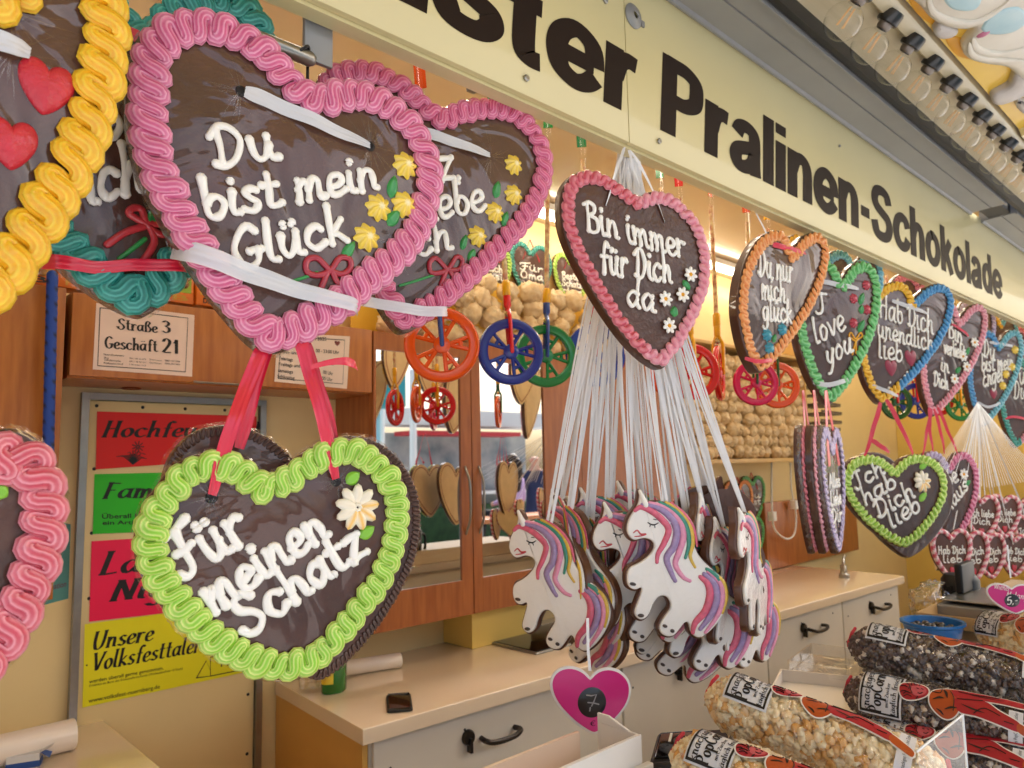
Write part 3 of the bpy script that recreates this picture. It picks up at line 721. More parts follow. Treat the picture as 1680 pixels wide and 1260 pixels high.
# small open box on the left counter
q = onZ(42, 1256, ZK)
t = thing('carton', 'small torn open blue and white carton on the left counter', 'box', Matrix.Translation(q) @ Matrix.Rotation(R(-20), 4, 'Z'))
b = MB(); b.use(mat('carton_white', (224, 222, 218), .5)).box((-.035, -.02, 0), (.03, .02, .03)); b.use(mat('carton_blue', (40, 80, 150), .45)).box((-.036, -.0205, .0), (.031, .0205, .014)); b.build('body', None, t)
b = MB(); b.use(MATS['carton_white']).add([(.03, -.02, .03), (.03, .02, .03), (.055, .025, .038), (.052, -.02, .040)], [[0, 1, 2, 3]]); b.use(MATS['carton_blue']).add([(.03, -.02, .0304), (.03, .02, .0304), (.05, .018, .0175), (.05, -.02, .016)], [[0, 1, 2, 3]]); b.build('flap', None, t)

# door with posters ---------------------------------------------------------
X0 = onY(132, 640, YB).x; X1 = onY(425, 1160, YB).x
dr = thing('service_door', 'pale yellow door with aluminium frame behind the bright posters', 'door', (X0, YB, 0))
ZD = onY(143, 645, YB).z; WD = X1 - X0
b = MB(); b.rbox((.02, -.008, .04), (WD - .02, -.001, ZD - .02), .003, None); b.build('leaf', M_wall, dr)
b = MB()
b.box((0, -.022, .035), (.019, -.0015, ZD)); b.box((WD - .019, -.022, .035), (WD, -.0015, ZD)); b.box((.0195, -.022, ZD - .019), (WD - .0195, -.0015, ZD)); b.build('frame', M_alu, dr)
for k in range(9):
    for x in (.04, WD - .04):
        s_ = MB(); s_.lathe([(0, .003), (.004, .002), (.005, 0)], 8, Matrix.Translation((x, -.0085, ZD - .035 - k * .175)) @ Matrix.Rotation(R(90), 4, 'X')); s_.build('screw', M_black, dr)
for k in range(3):
    s_ = MB(); s_.lathe([(0, .003), (.004, .002), (.005, 0)], 8, Matrix.Translation((.16 + k * .12, -.0085, ZD - .035)) @ Matrix.Rotation(R(90), 4, 'X')); s_.build('screw', M_black, dr)

pf = Frame((0, YB - .0105, 0), (1, 0, 0), (0, 0, 1))
def paper(name, label, quad, rgb, Y, cat='poster', group=None, curl=.004):
    """a sheet hung flat: quad pixels TL, TR, BR, BL"""
    fr = Frame((0, Y, 0), (1, 0, 0), (0, 0, 1)); c = [fr.L(*p) for p in quad]
    o = sum(c, Vector((0, 0))) / 4
    f2 = Frame((o.x, Y, o.y), (1, 0, 0), (0, 0, 1)); c = [p - o for p in c]
    t = thing(name, label, cat, f2.m, group)
    N = 8; V = []; F = []
    for i in range(N + 1):
        for j in range(N + 1):
            a, b_ = i / N, j / N
            p = (c[3] * (1 - a) + c[2] * a) * (1 - b_) + (c[0] * (1 - a) + c[1] * a) * b_
            V.append((p.x, p.y, .0006 + curl * .12 * (noise.noise(Vector((a * 3, b_ * 3, rgb[0]))) * .5)))
    for i in range(N):
        for j in range(N): F.append([i * (N + 1) + j, (i + 1) * (N + 1) + j, (i + 1) * (N + 1) + j + 1, i * (N + 1) + j + 1])
    b = MB(); b.add(V, F); b.build('sheet', mat('paper_%d_%d_%d' % rgb, rgb, .45, var=.03, vscale=8), t)
    return t, f2
M_ink = mat('ink', (22, 18, 18), .5)
ZP = .0016
def nb(b, fr, t, a, c, u, **kw):
    p0 = fr.L(*a); nib_text(b, t, p0, fr.L(*c), fr.L(*u) - p0, ZP, **kw)
def ft(b, fr, t, a, c, u, off=.0, sl=0):
    p0 = fr.L(*a); font_text(b, t, p0, fr.L(*c), fr.L(*u) - p0, ZP, off, 1.0, sl)
SER = dict(w=.30, ang=12, thin=.12, slant=.24, serif=.19)
YP = YB - .0102
t, fr = paper('poster', 'bright red poster headed Hochfeuerwerk with a firework drawing', [(159, 675), (421, 683), (419, 752), (157, 770)], (232, 18, 10), YP, group='bright posters on the door')
b = MB(); nb(b, fr, 'Hochfeuerwerk', (167, 717), (430, 716), (167, 702), **SER)
c0 = fr.L(218, 762)
for k in range(14):
    a = R(30 + k * 9); h = random.uniform(.03, .05); b.tube([(c0.x, c0.y, ZP), (c0.x + math.cos(a) * h * .7, c0.y + math.sin(a) * h, ZP), (c0.x + math.cos(a) * h * 1.1, c0.y + math.sin(a) * h * .9, ZP)], .0011, 4, up=(0, 0, 1), flat=.1)
c1 = fr.L(226, 733)
for k in range(9):
    a = k * .7; b.tube([(c1.x + math.cos(a) * .003, c1.y + math.sin(a) * .003, ZP), (c1.x + math.cos(a) * .016, c1.y + math.sin(a) * .016, ZP)], .0013, 4, up=(0, 0, 1), flat=.1)
q = [fr.L(u, v) for u, v in ((312, 727), (420, 731), (418, 748), (311, 742))]
b.tube([(p.x, p.y, ZP) for p in q + q[:1]], .001, 4, up=(0, 0, 1), flat=.1)
b.build('print', M_ink, t)
t, fr = paper('poster', 'bright green poster whose heading begins Fami, hung below the red poster', [(155, 778), (416, 772), (413, 866), (152, 876)], (40, 190, 24), YP, group='bright posters on the door')
b = MB(); nb(b, fr, 'φamilientag', (166, 818), (386, 812), (166, 803), **SER)
ft(b, fr, 'Überall halbe Preise oder', (167, 851), (330, 847), (167, 843), .012); ft(b, fr, 'ein Artikel zum halben Preis', (168, 861), (345, 857), (168, 854), .012)
b.build('print', M_ink, t)
t, fr = paper('poster', 'hot pink poster whose two lines begin La and Nig, below the green poster', [(150, 888), (413, 872), (409, 990), (146, 1020)], (246, 12, 78), YP, group='bright posters on the door')
b = MB(); nb(b, fr, 'Ladies', (161, 943), (330, 930), (161, 922), **SER); nb(b, fr, 'Night', (181, 986), (330, 972), (181, 967), **SER)
b.build('print', M_ink, t)
t, fr = paper('poster', 'bright yellow poster headed Unsere Volksfesttaler, lowest on the door', [(139, 1024), (418, 986), (414, 1100), (135, 1161)], (238, 228, 20), YP, group='bright posters on the door')
b = MB(); nb(b, fr, 'Unsere', (150, 1066), (250, 1050), (150, 1050), **SER); nb(b, fr, 'Volksfesttaler', (150, 1101), (327, 1069), (150, 1085), **SER)
ft(b, fr, 'werden überall gerne genommen.', (146, 1121), (268, 1098), (146, 1115), .004)
ft(b, fr, 'Erhältlich im Büro des Schaustellerverbands (Mindestabnahme 10 Stück)', (146, 1127), (299, 1098), (146, 1123), .0, .2)
ft(b, fr, 'www.volksfest-nuernberg.de', (145, 1153), (262, 1129), (145, 1146), .004)
for px in ([(322, 1112), (338, 1084), (345, 1100), (345, 1082)], [(322, 1112), (345, 1109), (345, 1078), (410, 1066)], [(345, 1109), (410, 1096)]):
    b.tube([tuple(fr.L(u, v)) + (ZP,) for u, v in px], .0014, 4, up=(0, 0, 1), flat=.1)
ft(b, fr, '1 Euro', (362, 1094), (400, 1086), (362, 1083), .01)
b.build('print', M_ink, t)
t, fr = paper('poster', 'muted turquoise poster partly hidden by the red edged heart at far left', [(40, 850), (116, 860), (112, 982), (36, 1002)], (86, 152, 146), YB - .001, group=None)
b = MB(); ft(b, fr, 'Information', (60, 973), (108, 962), (60, 963), .01, .2); b.build('print', mat('violet_ink', (110, 60, 90), .5), t)

# overhead cabinets -----------------------------------------------------------
ZB1 = onY(110, 618, YC).z; ZT = onY(112, 477, YC).z
XL = onY(107, 560, YC).x; XR1 = onY(612, 600, YC).x
oc = thing('wall_cabinet', 'cherry wood wall cabinet with two white notices taped on', 'cabinet', (XL + .012, YC, ZB1))
b = MB(); b.box((0, .02, 0), (XR1 - XL - .016, YB - YC - .002, ZT - ZB1)); b.build('carcass', M_wood, oc)
b = MB(); b.rbox((0, 0, .004), (XR1 - XL - .016, .018, ZT - ZB1 - .002), .002); b.build('front', M_wood, oc)
b = MB(); b.tube(catmull([(.30, -.004, .006), (.34, -.014, .004), (.42, -.014, .004), (.46, -.004, .006)], 5), .003, 6); b.build('handle', M_alu, oc)
rg = MB(); rg.lathe([(.025 + .002 * math.cos(a), .002 * math.sin(a)) for a in [k * 1.05 for k in range(6)]], 24, close=True); c = onZ(212, 637, ZB1); rg2 = rg.build('finger_ring', mat('copper_ring', (150, 80, 50), .3, .8), oc); rg2.location = (c.x - XL - .012, c.y - YC - .02, -.003)
zb0 = onY(100, 860, YC).z
oc2 = thing('tall_cabinet', 'tall plain cherry wood cabinet at the left behind the blue rope', 'cabinet', (-1.25, YC, 1.30))
b = MB(); b.box((0, .02, 0), (XL + 1.25, YB - YC - .002, ZT + .008 - 1.30)); b.build('carcass', M_wood, oc2)
b = MB(); b.rbox((0, 0, .002), (XL + 1.25 - .002, .018, ZT + .006 - 1.30), .002); b.build('front', M_wood, oc2)
# notices
YN = YC - .001
t, fr = paper('notice', 'white notice reading Straße 3 Geschäft 21 taped to the wood cabinet', [(158, 497), (319, 517), (315, 618), (152, 606)], (236, 208, 192), YN, 'notice', 'white notices on the wall cabinet')
b = MB()
nb(b, fr, 'Straße', (193, 540), (258, 546), (193, 530), w=.34, ang=2, thin=.14, serif=.24); nb(b, fr, '3', (266, 545), (279, 547), (266, 534), w=.36, ang=2, thin=.14)
nb(b, fr, 'Geschäft', (172, 571), (258, 577), (172, 560), w=.34, ang=2, thin=.14, serif=.24); nb(b, fr, '21', (266, 578), (294, 581), (266, 565), w=.36, ang=2, thin=.14)
q = [fr.L(u, v) for u, v in ((164, 505), (308, 522), (304, 610), (160, 600))]; b.tube([(p.x, p.y, ZP) for p in q + q[:1]], .0011, 4, up=(0, 0, 1), flat=.1)
for a, c_, y in (('Notrufnummern', (170, 203), 583), ('SKS', (170, 178), 588), ('Volksfestwache', (170, 198), 592), ('Polizeinotruf', (170, 202), 597)):
    ft(b, fr, a, (c_[0], y), (c_[1], y + 2), (c_[0], y - 3.2), .006)
for x0, x1_, rows in ((212, 239, ('0911 86 24 479', '0911 58 92 211', '110 oder 112')), (245, 265, ('Strom', 'Gas/Wasser')), (270, 295, ('0800-234 3500', '0800-234 3600'))):
    for k, s_ in enumerate(rows): ft(b, fr, s_, (x0, 589 + k * 5 + (x0 - 212) * .06), (x1_, 591 + k * 5 + (x0 - 212) * .06), (x0, 586.4 + k * 5 + (x0 - 212) * .06), 0)
b.build('print', M_ink, t)
t, fr = paper('notice', 'white notice of opening hours ending 23:00 Uhr beside the red ribbons', [(455, 545), (574, 552), (569, 638), (450, 626)], (236, 212, 196), YN, 'notice', 'white notices on the wall cabinet')
b = MB()
ft(b, fr, 'Öffnungszeiten 2025', (470, 556), (535, 559), (470, 550), .01)
for s_, x0, x1_, y in (('Sonn- und', 459, 488, 579), ('Feiertags', 458, 480, 590), ('Freitags und', 457, 492, 600), ('samstags', 456, 480, 610), ('Schlusstag', 455, 483, 620), ('00 - 23:00 Uhr', 518, 556, 578), ('00 Uhr', 530, 548, 597), ('00 Uhr', 530, 546, 613), ('00 Uhr', 528, 545, 623)):
    ft(b, fr, s_, (x0, y), (x1_, y + 3), (x0, y - 6), .012)
q = [fr.L(u, v) for u, v in ((461, 552), (565, 558), (562, 630), (456, 621))]; b.tube([(p.x, p.y, ZP) for p in q + q[:1]], .0011, 4, up=(0, 0, 1), flat=.1)
b.build('print', M_ink, t)
c = fr.L(553, 563); b = MB(); hp = [(c.x + .010 * .06 * 16 * math.sin(a) ** 3, c.y + .0006 * (13 * math.cos(a) - 5 * math.cos(2 * a) - 2 * math.cos(3 * a))) for a in [k * .26 for k in range(24)]]
b.slab(hp, .0008, .002, .0003, 1); b.build('heart_print', mat('brown_red', (120, 40, 36), .5), t)

# mirror cabinet
XM0 = XR1; XM1 = onY(1122, 760, YC).x; ZM0 = onY(600, 1043, YC).z
mc = thing('mirror_cabinet', 'cherry wood wall cabinet with two mirrored doors above the counter', 'cabinet', (XM0, YC, ZM0))
HM = ZT - ZM0 - .004; WM = XM1 - XM0
b = MB(); b.box((0, .022, 0), (WM, YB - YC - .002, HM)); b.build('carcass', M_woodd, mc)
xd = onY(775, 800, YC).x - XM0; xs0 = onY(757, 800, YC).x - XM0; xs1 = onY(790, 800, YC).x - XM0; xe = onY(895, 800, YC).x - XM0
zm = onY(700, 962, YC).z - ZM0
for a, c_, ml, mr in ((.002, xd - .002, .012, xs0), (xd + .002, xe + .22, xs1, xe)):
    zt = HM - .06
    b = MB()
    for lo, hi in (((a, 0, 0), (ml, .02, HM)), ((mr, 0, 0), (c_, .02, HM)), ((ml + .0005, 0, 0), (mr - .0005, .02, zm)), ((ml + .0005, 0, zt), (mr - .0005, .02, HM))): b.box(lo, hi)
    d = b.build('door', M_woodd, mc)
    b = MB(); b.box((ml - .004, .006, zm - .004), (mr + .004, .012, zt + .004)); b.build('mirror', M_mirror, d)
    hx = (c_ - .03) if a < .1 else a + .03
    b = MB(); b.tube(catmull([(hx, .002, .52), (hx, -.022, .47), (hx, -.028, .40), (hx, -.022, .33), (hx, .002, .28)], 6), .0045, 8); b.build('handle', M_alu, d)
b = MB(); b.box((xe + .222, 0, 0), (WM, .02, HM)); b.build('end_panel', M_woodd, mc)

# ------------------------------------------------------------------ gingerbread hearts
HH = [(0, .50), (.10, .645), (.27, .77), (.48, .82), (.70, .765), (.87, .62), (.97, .42), (1.0, .20), (.965, -.06), (.865, -.33), (.69, -.61), (.47, -.88), (.25, -1.08), (.09, -1.19), (0, -1.225)]
HT = [Vector(p) for p in catmull([(0, .50)] + HH[1:], 5)]
HT = HT + [Vector((-p.x, p.y)) for p in HT[-2:0:-1]]
HTN, HTT = max((p for p in HT if abs(p.x) < .02), key=lambda p: p.y), min(HT, key=lambda p: p.y)
HTR = max(HT, key=lambda p: p.x)
def heart_px(fr, L_, R_, N_, T_):
    """heart outline in the frame from four pixel landmarks: left, right, notch, tip (least-squares affine)"""
    src = [Vector((-1, HTR.y)), Vector((1, HTR.y)), Vector((0, HTN.y)), Vector((0, HTT.y))]
    dst = [fr.L(*p) for p in (L_, R_, N_, T_)]
    ex = (dst[1] - dst[0]) / 2
    ey = (dst[2] - dst[3]) / (HTN.y - HTT.y)
    o = (dst[0] + dst[1]) / 2 - ey * HTR.y; o2 = dst[3] - ey * HTT.y
    o = o * .5 + o2 * .5
    return [o + ex * p.x + ey * p.y for p in HT]
def heart_wh(wd, ht):
    H0 = HTN.y - HTT.y
    return [Vector((p.x * wd / 2, (p.y - (HTN.y + HTT.y) / 2) * ht / H0)) for p in HT]
def ruffle(b, line, A, lam, r, z=0, seg=10, spp=12, skew=.25, closed=True, fl=None, lobes=-.10, rng=None, hi=.8, pair=.10):
    """back-and-forth piping that follows a line"""
    fl = fl or (10 if seg >= 20 else 4)
    Lm = length(line, closed); n = max(4, int(round(Lm / lam))); N = n * spp
    c = resample(line, N if closed else N + 1, closed); M_ = len(c); P = []; E = []
    a, e = rng or (0, 1)
    for i in range(M_):
        if closed: t = c[(i + 2) % M_] - c[(i - 2) % M_]
        else: t = c[min(i + 2, M_ - 1)] - c[max(i - 2, 0)]
        t = Vector((t.x, t.y)).normalized(); nn = Vector((-t.y, t.x))
        ph = 2 * math.pi * i / spp
        wob = 1 + .22 * noise.noise(Vector((i / spp * 1.7, A * 999, 3.1)))
        ph += 1.3 * noise.noise(Vector((i / spp * .8, A * 555, 9.1)))
        off = A * wob * math.sin(ph)
        p = c[i] + nn * off + t * (skew * off + lobes * lam * math.sin(2 * ph) + pair * lam * math.cos(ph))
        P.append(Vector((p.x, p.y, z + r * .35 + .30 * r * math.cos(ph) + r * .12 * noise.noise(Vector((i * .13, A * 77, 0))))))
        E.append(abs(math.sin(ph)))
    if closed: P.append(P[0]); P.append(P[1]); E += E[:2]
    i0, i1 = int(a * M_), max(int(e * (len(P) - 1)) + 1, int(a * M_) + 3)
    P = P[i0:i1]; E = E[i0:i1]
    rr = lambda t: r * (1 + .10 * math.sin(t * n * 2.3) + .07 * math.sin(t * n * 5.1 + 1) + .12 * noise.noise(Vector((t * n * .9, A * 333, 5))))
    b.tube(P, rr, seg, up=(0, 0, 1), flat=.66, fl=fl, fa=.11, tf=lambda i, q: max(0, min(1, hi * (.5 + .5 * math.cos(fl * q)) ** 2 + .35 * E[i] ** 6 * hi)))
def border(root, out, segs, ins, A, lam, r, seg=10, spp=12, skew=.25, z=0, name='icing_border'):
    c = inset_r(out, ins)
    k = min(range(240), key=lambda i: (c[i] - out[0]).length); c = c[k:] + c[:k]
    for m, a, e in segs:
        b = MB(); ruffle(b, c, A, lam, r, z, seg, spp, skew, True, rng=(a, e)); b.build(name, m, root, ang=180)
def rot_to_notch(out):
    """start the outline at the notch so that borders can be split left and right"""
    o = ccw(resample(out, 240, True)); cx = sum(p.x for p in o) / 240
    lo, hi = min(p.x for p in o), max(p.x for p in o)
    mid = [i for i in range(240) if abs(o[i].x - (lo + hi) / 2) < (hi - lo) * .18 and o[i].y > sum(p.y for p in o) / 240]
    k = min(mid, key=lambda i: o[i].y) if mid else 0
    return o[k:] + o[:k]
def heart(label, fr, out, th=.018, segs=None, ins=.016, A=.011, lam=.02, r=.0055, lines=(), tr=.0036, group='iced gingerbread hearts hanging along the stall', name='gingerbread_heart', seg=10, spp=12, skew=.25, choc=None, folds=(), wrap=False, tz=.0):
    root = thing(name, label, 'gingerbread heart', fr.m, group)
    o = rot_to_notch(out)
    b = MB(); b.use(choc or M_choc); b.slab(o, -th, 0, min(.006, th * .35), 5, back=M_bisc); b.build('gingerbread', None, root, ang=60)
    if segs: border(root, o, segs, ins, A, lam, r, seg, spp, skew)
    if lines:
        b = MB(); icing_text(b, fr, lines, tr, tz); b.build('lettering', M_icew, root, ang=180)
    for f_ in folds: film_folds(root, fr.L(*f_[:2]), f_[2])
    if wrap: cello(root, o, th)
    # printed edge on the biscuit side
    if th > .0195:
        b = MB(); c = inset(o, .016, 4); b.tube([(p.x, p.y, -th - .0006) for p in c[::3] + c[:1]], .003, 5, up=(0, 0, 1), flat=.2); b.build('printed_edge', mat('red_brown_print', (140, 50, 36), .5), root)
    return root
def film_folds(root, c, rad):
    b = MB()
    for k in range(22):
        a = random.random() * 6.283; l0, l1 = rad * random.uniform(.08, .25), rad * random.uniform(.5, 1.15)
        w_ = random.uniform(-.12, .12)
        pts = [(c.x + math.cos(a + w_ * t) * (l0 + (l1 - l0) * t), c.y + math.sin(a + w_ * t) * (l0 + (l1 - l0) * t), .0014 + .002 * (1 - t)) for t in (0, .33, .66, 1)]
        b.tube(pts, lambda t: .0009 * (1 - t) + .0002, 5, up=(0, 0, 1), flat=.9)
    b.build('wrapper_folds', M_fold, root)
def cello(root, o, th):
    """crimped cellophane rim sticking out round the edge"""
    V = []; F = []; n = 240; c = resample(o, n, True)
    for i in range(n):
        t = (c[(i + 2) % n] - c[(i - 2) % n]); nn = Vector((t.y, -t.x)).normalized()
        e = .003 + .005 * max(0, noise.noise(Vector((c[i].x * 30, c[i].y * 30, th * 50)))) + .0015 * random.random()
        for k, (q, z) in enumerate(((-.0045, .0018), (.001, -th * .25), (e, -th * .5 + .002 * math.sin(i * 1.3)))):
            p = c[i] + nn * q; V.append((p.x, p.y, z))
    for i in range(n):
        j = (i + 1) % n
        for k in range(2): F.append([i * 3 + k, i * 3 + k + 1, j * 3 + k + 1, j * 3 + k])
    b = MB(); b.add(V, F); b.build('wrapper_rim', M_film, root)
def star_flower(root, fr, px, rad, m=None, name='icing_flower', h=.6):
    c = fr.L(*px); b = MB(); V = []; F = []; T = []; rad = rad * 1.12
    S, NR = 40, 9; ph = random.random() * 6
    for j in range(NR + 1):
        q = j / NR
        for k in range(S):
            a = 2 * math.pi * k / S
            rad_ = 0; pet = .87 + .13 * math.cos(8 * (a + .55 * (1 - q)) + ph)
            rr = rad * q * (pet if q > .25 else 1)
            z = rad * h * (1 - q ** 2.2) * (1 + .16 * math.cos(8 * (a + .55 * (1 - q)) + ph) * q)
            V.append((c.x + rr * math.cos(a), c.y + rr * math.sin(a), z + .0004)); T.append(max(0, .9 - 2.6 * q) + .35 * max(0, -math.cos(8 * (a + .55 * (1 - q)) + ph)) * q)
    for j in range(NR):
        for k in range(S):
            k2 = (k + 1) % S; F.append([j * S + k, (j + 1) * S + k, (j + 1) * S + k2, j * S + k2])
    b.add(V, F, T); return b.build(name, m or I_lemon, root, ang=180)
I_white_y = mat('icing_cream_yellow', (246, 240, 222), .33, tint=(248, 190, 50), coat=.4)
def daisy(root, fr, px, rad, n=7, ym=True):
    c = fr.L(*px); b = MB(); ph = random.random() * 6
    for k in range(n):
        a = ph + 2 * math.pi * k / n
        M_ = Matrix.Translation((c.x, c.y, .001)) @ Matrix.Rotation(a, 4, 'Z') @ Matrix.Rotation(-.15, 4, 'Y')
        b.blob((0, 0, 0), 1, 8, 6, M=M_ @ Matrix.Translation((rad * .58, 0, rad * .1)) @ Matrix.Diagonal((rad * .45, rad * .27, rad * .16, 1)))
    o = b.build('icing_flower', M_icew, root, ang=180)
    b = MB()
    for k in range(5): b.blob((c.x + math.cos(k * 1.26) * rad * .12, c.y + math.sin(k * 1.26) * rad * .12, rad * .28), rad * .14, 6, 4)
    b.build('flower_centre', I_yel, o, ang=180)
def bloom(root, fr, px, rad):
    """white petals with yellow hearts, piped one over another"""
    c = fr.L(*px)
    for k in range(9):
        a = 2.2 - k * .7; yel = 1 if 2 < k < 7 else .0
        M_ = Matrix.Translation((c.x, c.y, .001 + .0005 * k)) @ Matrix.Rotation(a, 4, 'Z')
        b = MB(); b.blob((0, 0, 0), 1, 10, 8, M=M_ @ Matrix.Translation((rad * .55, 0, rad * .12)) @ Matrix.Diagonal((rad * .5, rad * .26, rad * .17, 1)))
        b.t = [max(0, min(1, (1 - abs(v[2]) * 0) * (.9 if yel else .12) * max(0, 1 - abs(((v[0] - c.x) * math.sin(-a) + (v[1] - c.y) * math.cos(-a))) / (rad * .2)))) for v in b.v]
        b.build('petal', I_white_y, root, ang=180)
    b = MB()
    for k in range(7): b.blob((c.x + math.cos(k * .9) * rad * .13, c.y + math.sin(k * .9) * rad * .13, rad * .3), rad * .1, 6, 4)
    b.build('flower_centre', I_white_y, root, ang=180)
def leaf(root, fr, a, c_, wd, m=None):
    p, q = fr.L(*a), fr.L(*c_); d = q - p; nn = Vector((-d.y, d.x)).normalized(); b = MB(); V = []; F = []; N, K = 10, 6
    for i in range(N + 1):
        t = i / N; w_ = wd * math.sin(math.pi * t ** .8) ** .8 * .5 + .0004
        for k in range(K + 1):
            s_ = k / K * 2 - 1; z = .0045 * math.sqrt(max(0, 1 - s_ * s_)) * min(1, 5 * t, 5 * (1 - t)) * (1 - .45 * (abs(s_) < .1)) + .0003
            V.append((p.x + d.x * t + nn.x * w_ * s_, p.y + d.y * t + nn.y * w_ * s_, z))
    for i in range(N):
        for k in range(K): F.append([i * (K + 1) + k, i * (K + 1) + k + 1, (i + 1) * (K + 1) + k + 1, (i + 1) * (K + 1) + k])
    b.add(V, F, flip=True); return b.build('icing_leaf', m or I_leaf, root, ang=180)
def piped(root, fr, paths, r, m, name, z=0, flat=.7):
    b = MB()
    for px in paths:
        pts = [tuple(fr.L(u, v)) + (z + r * .4,) for u, v in [tuple(q) for q in catmull(px, 6)]]
        b.tube(pts, r, 8, up=(0, 0, 1), flat=flat)
    return b.build(name, m, root, ang=180)
def ribbon(root, fr, px, wd, m, name='ribbon', zs=(0,), th=.0005, roll=0, wave=.002):
    """flat satin band: px path, lifted by zs; wd in metres"""
    P = [fr.L(u, v) for u, v in px]; P = [Vector((p.x, p.y, zs[min(i, len(zs) - 1)])) for i, p in enumerate(P)]
    P = catmull(P, 10)
    L_ = len(P)
    for i, p in enumerate(P): p.z += wave * math.sin(i * .5) * math.sin(math.pi * i / (L_ - 1))
    d = (P[-1] - P[0]); nn = Vector((-d.y, d.x, 0)).normalized()
    def wv(t):
        a = roll * math.sin(t * 4 + roll); w_ = wd(t) if callable(wd) else wd
        return (nn * math.cos(a) + Vector((0, 0, 1)) * math.sin(a)) * w_
    b = MB(); V = []; F = []; K = 8; sd = random.random() * 50
    for i, p in enumerate(P):
        t = i / (L_ - 1); w_ = wv(t); g = .72 + .28 * min(1, 9 * t, 5 * (1 - t)) if name == 'ribbon' else 1
        nz = Vector((0, 0, 1)) if abs(w_.normalized().z) < .8 else nn
        for k in range(K + 1):
            q = k / K - .5
            pl = w_.length * (.07 * math.sin(k * 2.4 + sd) + .11 * noise.noise(Vector((k * .8 + sd, t * 6, 1)))) * (1.6 - g * .9)
            V.append(p + w_ * q * g + nz * pl + nn * .0)
    for i in range(L_ - 1):
        for k in range(K): F.append([i * (K + 1) + k, i * (K + 1) + k + 1, (i + 1) * (K + 1) + k + 1, (i + 1) * (K + 1) + k])
    b.add(V, F); return b.build(name, m, root, ang=180)
def sugar_heart(root, fr, c_, wd, m, h=.006, rot=0):
    c = fr.L(*c_); q = heart_wh(wd, wd * .95); M_ = Matrix.Translation((c.x, c.y, 0)) @ Matrix.Rotation(R(rot), 4, 'Z')
    b = MB(); b.pillow(resample(q, 60, True), .0003, h, M=M_); return b.build('sugar_heart', m, root, ang=180)

Y1 = .85
# --- big pink heart, front
PXA = [(512, 141), (480, 112), (450, 76), (412, 46), (368, 25), (320, 17), (283, 20), (248, 38), (222, 66), (212, 108), (210, 165), (212, 215), (228, 285), (250, 330), (285, 395), (317, 443), (352, 493), (395, 545), (425, 572), (447, 580), (480, 572), (527, 545), (568, 518), (607, 488), (642, 458), (682, 418), (704, 385), (717, 340), (723, 300), (718, 262), (708, 233), (692, 203), (672, 181), (645, 160), (618, 144), (590, 134), (560, 133), (535, 141)]
fa = facing(465, 290, Y1, 5)
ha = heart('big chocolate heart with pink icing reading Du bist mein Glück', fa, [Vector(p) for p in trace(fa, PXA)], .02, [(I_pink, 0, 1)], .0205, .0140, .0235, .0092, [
    ('Du', (352, 276), (456, 258), (343, 238)), ('bist mein', (335, 360), (620, 308), (329, 323)), ('Glück', (386, 446), (570, 394), (379, 408))], .0052, seg=30, spp=16, folds=((392, 150, .05), (606, 240, .06), (640, 400, .045)), wrap=True)
for p in ((664, 272), (620, 341), (662, 336), (601, 390)): star_flower(ha, fa, p, .0185)
leaf(ha, fa, (640, 325), (648, 288), .016); leaf(ha, fa, (636, 370), (655, 345), .017); leaf(ha, fa, (562, 425), (582, 396), .014)
piped(ha, fa, [[(478, 462), (500, 455), (520, 447)]], .0022, I_leaf, 'stem')
piped(ha, fa, [[(540, 444), (520, 424), (503, 428), (503, 446), (520, 452), (541, 444), (556, 424), (572, 425), (574, 440), (560, 450), (541, 444)], [(536, 448), (524, 478)], [(545, 447), (552, 462), (566, 474)]], .0042, I_bow, 'icing_bow')
ribbon(ha, fa, [(400, 152), (470, 182), (540, 213), (605, 240)], lambda t: .019 - .004 * t, M_band, 'ribbon', (.004, .007, .007, .004), roll=.3)
ribbon(ha, fa, [(288, 406), (312, 418), (380, 444), (450, 468), (520, 489), (570, 503), (594, 510)], lambda t: .027 - .010 * t, M_band, 'ribbon', (-.016, .014, .017, .013, .014, .018, -.012), roll=.1)
for p in ((396, 150), (607, 240)):
    c = fa.L(*p); b = MB(); b.lathe([(.0035, .0022), (.0062, .0018), (.0075, .0004)], 14, Matrix.Translation((c.x, c.y, 0))); b.lathe([(0, .0009), (.005, .0009)], 12, Matrix.Translation((c.x, c.y, 0))); b.build('ribbon_hole', mat('hole_dark', (22, 12, 10), .6), ha)

# --- second pink heart behind it
fb = facing(760, 320, .915, 8)
PXD = [(723, 180), (705, 166), (680, 143), (650, 121), (615, 104), (583, 100), (550, 106), (525, 125), (510, 155), (505, 190), (512, 240), (530, 300), (556, 360), (585, 420), (615, 480), (640, 525), (665, 547), (700, 527), (740, 500), (790, 455), (840, 405), (880, 355), (899, 310), (905, 275), (898, 240), (880, 205), (855, 182), (825, 166), (795, 162), (765, 165), (742, 171)]
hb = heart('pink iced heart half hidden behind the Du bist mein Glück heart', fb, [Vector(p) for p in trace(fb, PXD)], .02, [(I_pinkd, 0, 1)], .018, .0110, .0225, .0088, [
    ('Schatz,', (560, 320), (757, 292), (556, 282)), ('ich liebe', (590, 385), (795, 344), (586, 350)), ('Dich', (620, 432), (740, 408), (616, 400))], .0050, seg=30, spp=14, wrap=True, folds=((803, 258, .05),))
for p in ((842, 271), (842, 320), (811, 349), (783, 388)): star_flower(hb, fb, p, .0175)
for a, c_, w_ in (((812, 325), (818, 297), .016), ((825, 372), (832, 347), .013), ((757, 410), (765, 385), .012), ((770, 430), (778, 408), .014)): leaf(hb, fb, a, c_, w_)
piped(hb, fb, [[(655, 469), (685, 460), (712, 451)]], .0022, I_leaf, 'stem')
